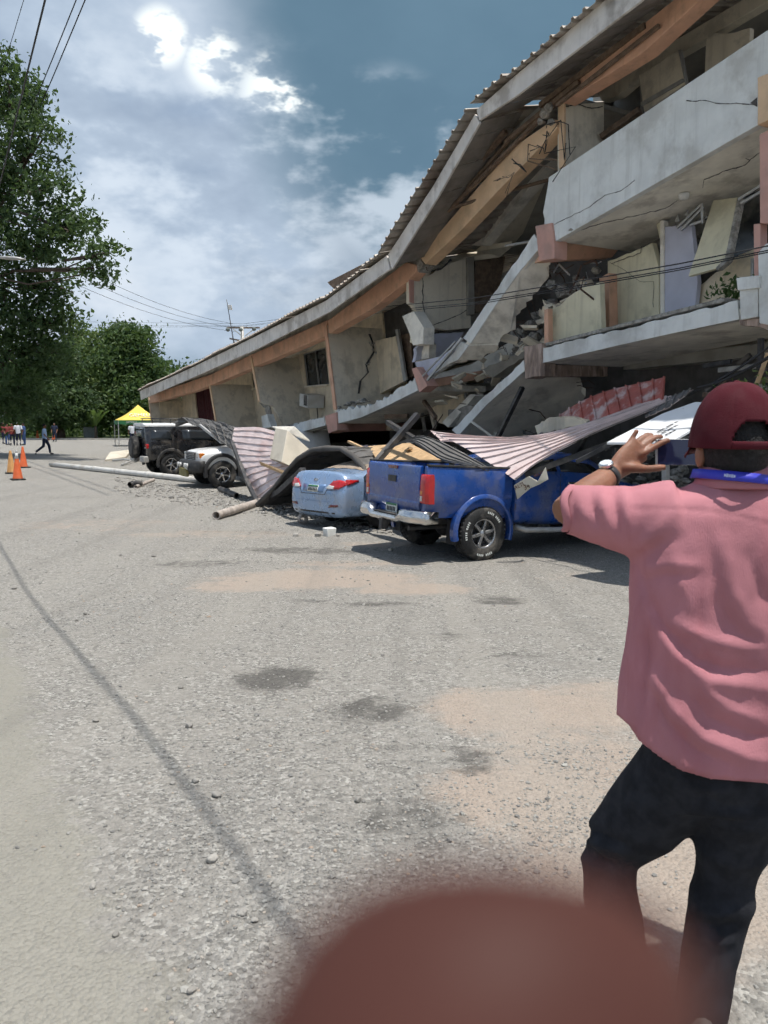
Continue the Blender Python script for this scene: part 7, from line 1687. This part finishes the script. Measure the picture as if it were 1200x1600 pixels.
MB().tube([(x0, 60, 0), (x0, 60, zt)], [.2, .13], 12).build('post', 'pole_white', up_, smooth=True)
l_, r2 = W(354, 512, 60), W(406, 512, 60); MB().beam(l_, r2, .12, .12).build('crossarm', 'pole_wood', up_)
l2, r3 = W(359, 529, 60.2), W(399, 537, 59.8); MB().beam(l2, r3, .12, .12).build('crossarm', 'pole_wood', up_)
for a, b in [((364, 514), (378, 525)), ((397, 514), (383, 525)), ((366, 533), (374, 545)), ((372, 535), (377, 543))]: MB().beam(W(*a, 59.9), W(*b, 59.9), .07, .07).build('brace', 'pole_white', up_)
for x, y in ((356, 515), (376, 515), (397, 514)): MB().ball(W(x, y, 59.7), (.17, .17, .15), 12, 8).build('insulator', 'transformer', up_, smooth=True)
MB().tube([W(392, 537, 59.8), W(392, 529, 59.8)], .05, 8).build('insulator', 'transformer', up_)
an = thing('antenna_mast', 'thin leaning antenna mast with a small white panel above the roof', 'antenna', (W(368, 640, 52)[0], 52, 0))
MB().tube([np.array([W(372, 640, 52)[0], 52, 0]), W(367, 545, 52), W(354, 468, 52)], [.05, .04, .02], 8).build('mast', 'steel_dark', an, smooth=True)
MB().prism([W(355.5, 476, 51.9), W(361.5, 476.5, 51.9), W(363.5, 484.5, 51.9), W(357, 483.5, 51.9)], (0, .08, 0)).build('panel', 'white_plastic', an, bevel=.01)
lp = W(-35, 405, 34); sl2 = thing('street_lamp', 'grey street lamp arm reaching out in front of the tall tree', 'street lamp', (lp[0], 34, 0))
MB().tube([(lp[0], 34, 0), (lp[0], 34, lp[2]-.1), tuple(W(-28, 401, 34)), tuple(W(0, 401, 34))], [.11, .08, .05, .04], 10).build('post', 'steel_pale', sl2, smooth=True)
MB().tube([W(-4, 402, 34), W(10, 403, 34), W(28, 404, 34), W(40, 405.5, 34)], [(.06, .04), (.16, .08), (.15, .07), (.05, .03)], 12).build('lamp_head', 'steel_pale', sl2, smooth=True)

# ------------------------------------------------------------------ the photographer's own hand: fingertip right in front of the lens
def CW(x, y, d): return CAM+rt*(x-.0006)+upv*(y+.0001)+fw*d
hnd = thing('hand', 'blurred brown fingertip and hand of the photographer close below the view', 'hand', CW(.05, -.14, 0))
fb_ = MB(); dpt = .0270; LOWER = -.0016
fb_.tube([CW(.0040, -.0126, dpt+.0005), CW(.0040, -.0131, dpt+.0003), CW(.0040, -.0145, dpt), CW(.0041, -.0176, dpt), CW(.0044, -.0225, dpt), CW(.006, -.032, dpt+.001), CW(.011, -.052, dpt+.002), CW(.019, -.078, dpt-.002)], [(.0014, .0012), (.0038, .0030), (.0066, .0050), (.0092, .0068), (.0108, .0078), (.0112, .0082), (.0112, .009), (.0110, .0095)], 24)
plm = CW(.040, -.125, .012); fb_.tube([CW(.020, -.080, .024), CW(.032, -.102, .018), plm, CW(.058, -.165, -.01), CW(.075, -.20, -.04)], [(.012, .011), (.034, .014), (.040, .016), (.036, .018), (.030, .024)], 20)
for k, (bx, by) in enumerate([(.038, -.098), (.054, -.106), (.068, -.118)]): fb_.tube([CW(bx, by, .016), CW(bx+.004, by+.030, .020), CW(bx-.004, by+.046-.004*k, .006), CW(bx-.008, by+.040-.004*k, -.010)], [.011, .0092, .0085, .0070], 12)
fb_.tube([CW(.022, -.135, .006), CW(-.004, -.115, -.006), CW(-.018, -.090, -.012)], [.015, .011, .008], 12)
fb_.tube([CW(.072, -.195, -.035), CW(.12, -.29, -.12), CW(.17, -.36, -.20)], [(.030, .024), (.036, .032), (.045, .042)], 18)
link('skin', remeshed(fb_, 'skin', .0016, 3), 'skin_photographer_shaded', hnd, smooth=True)
MB().ball(CW(.0044, -.0265, dpt+.0072), (.0060, .0014, .0065), 14, 10).build('nail', 'nail', hnd, smooth=True)

bpy.data.scenes.remove(bench)
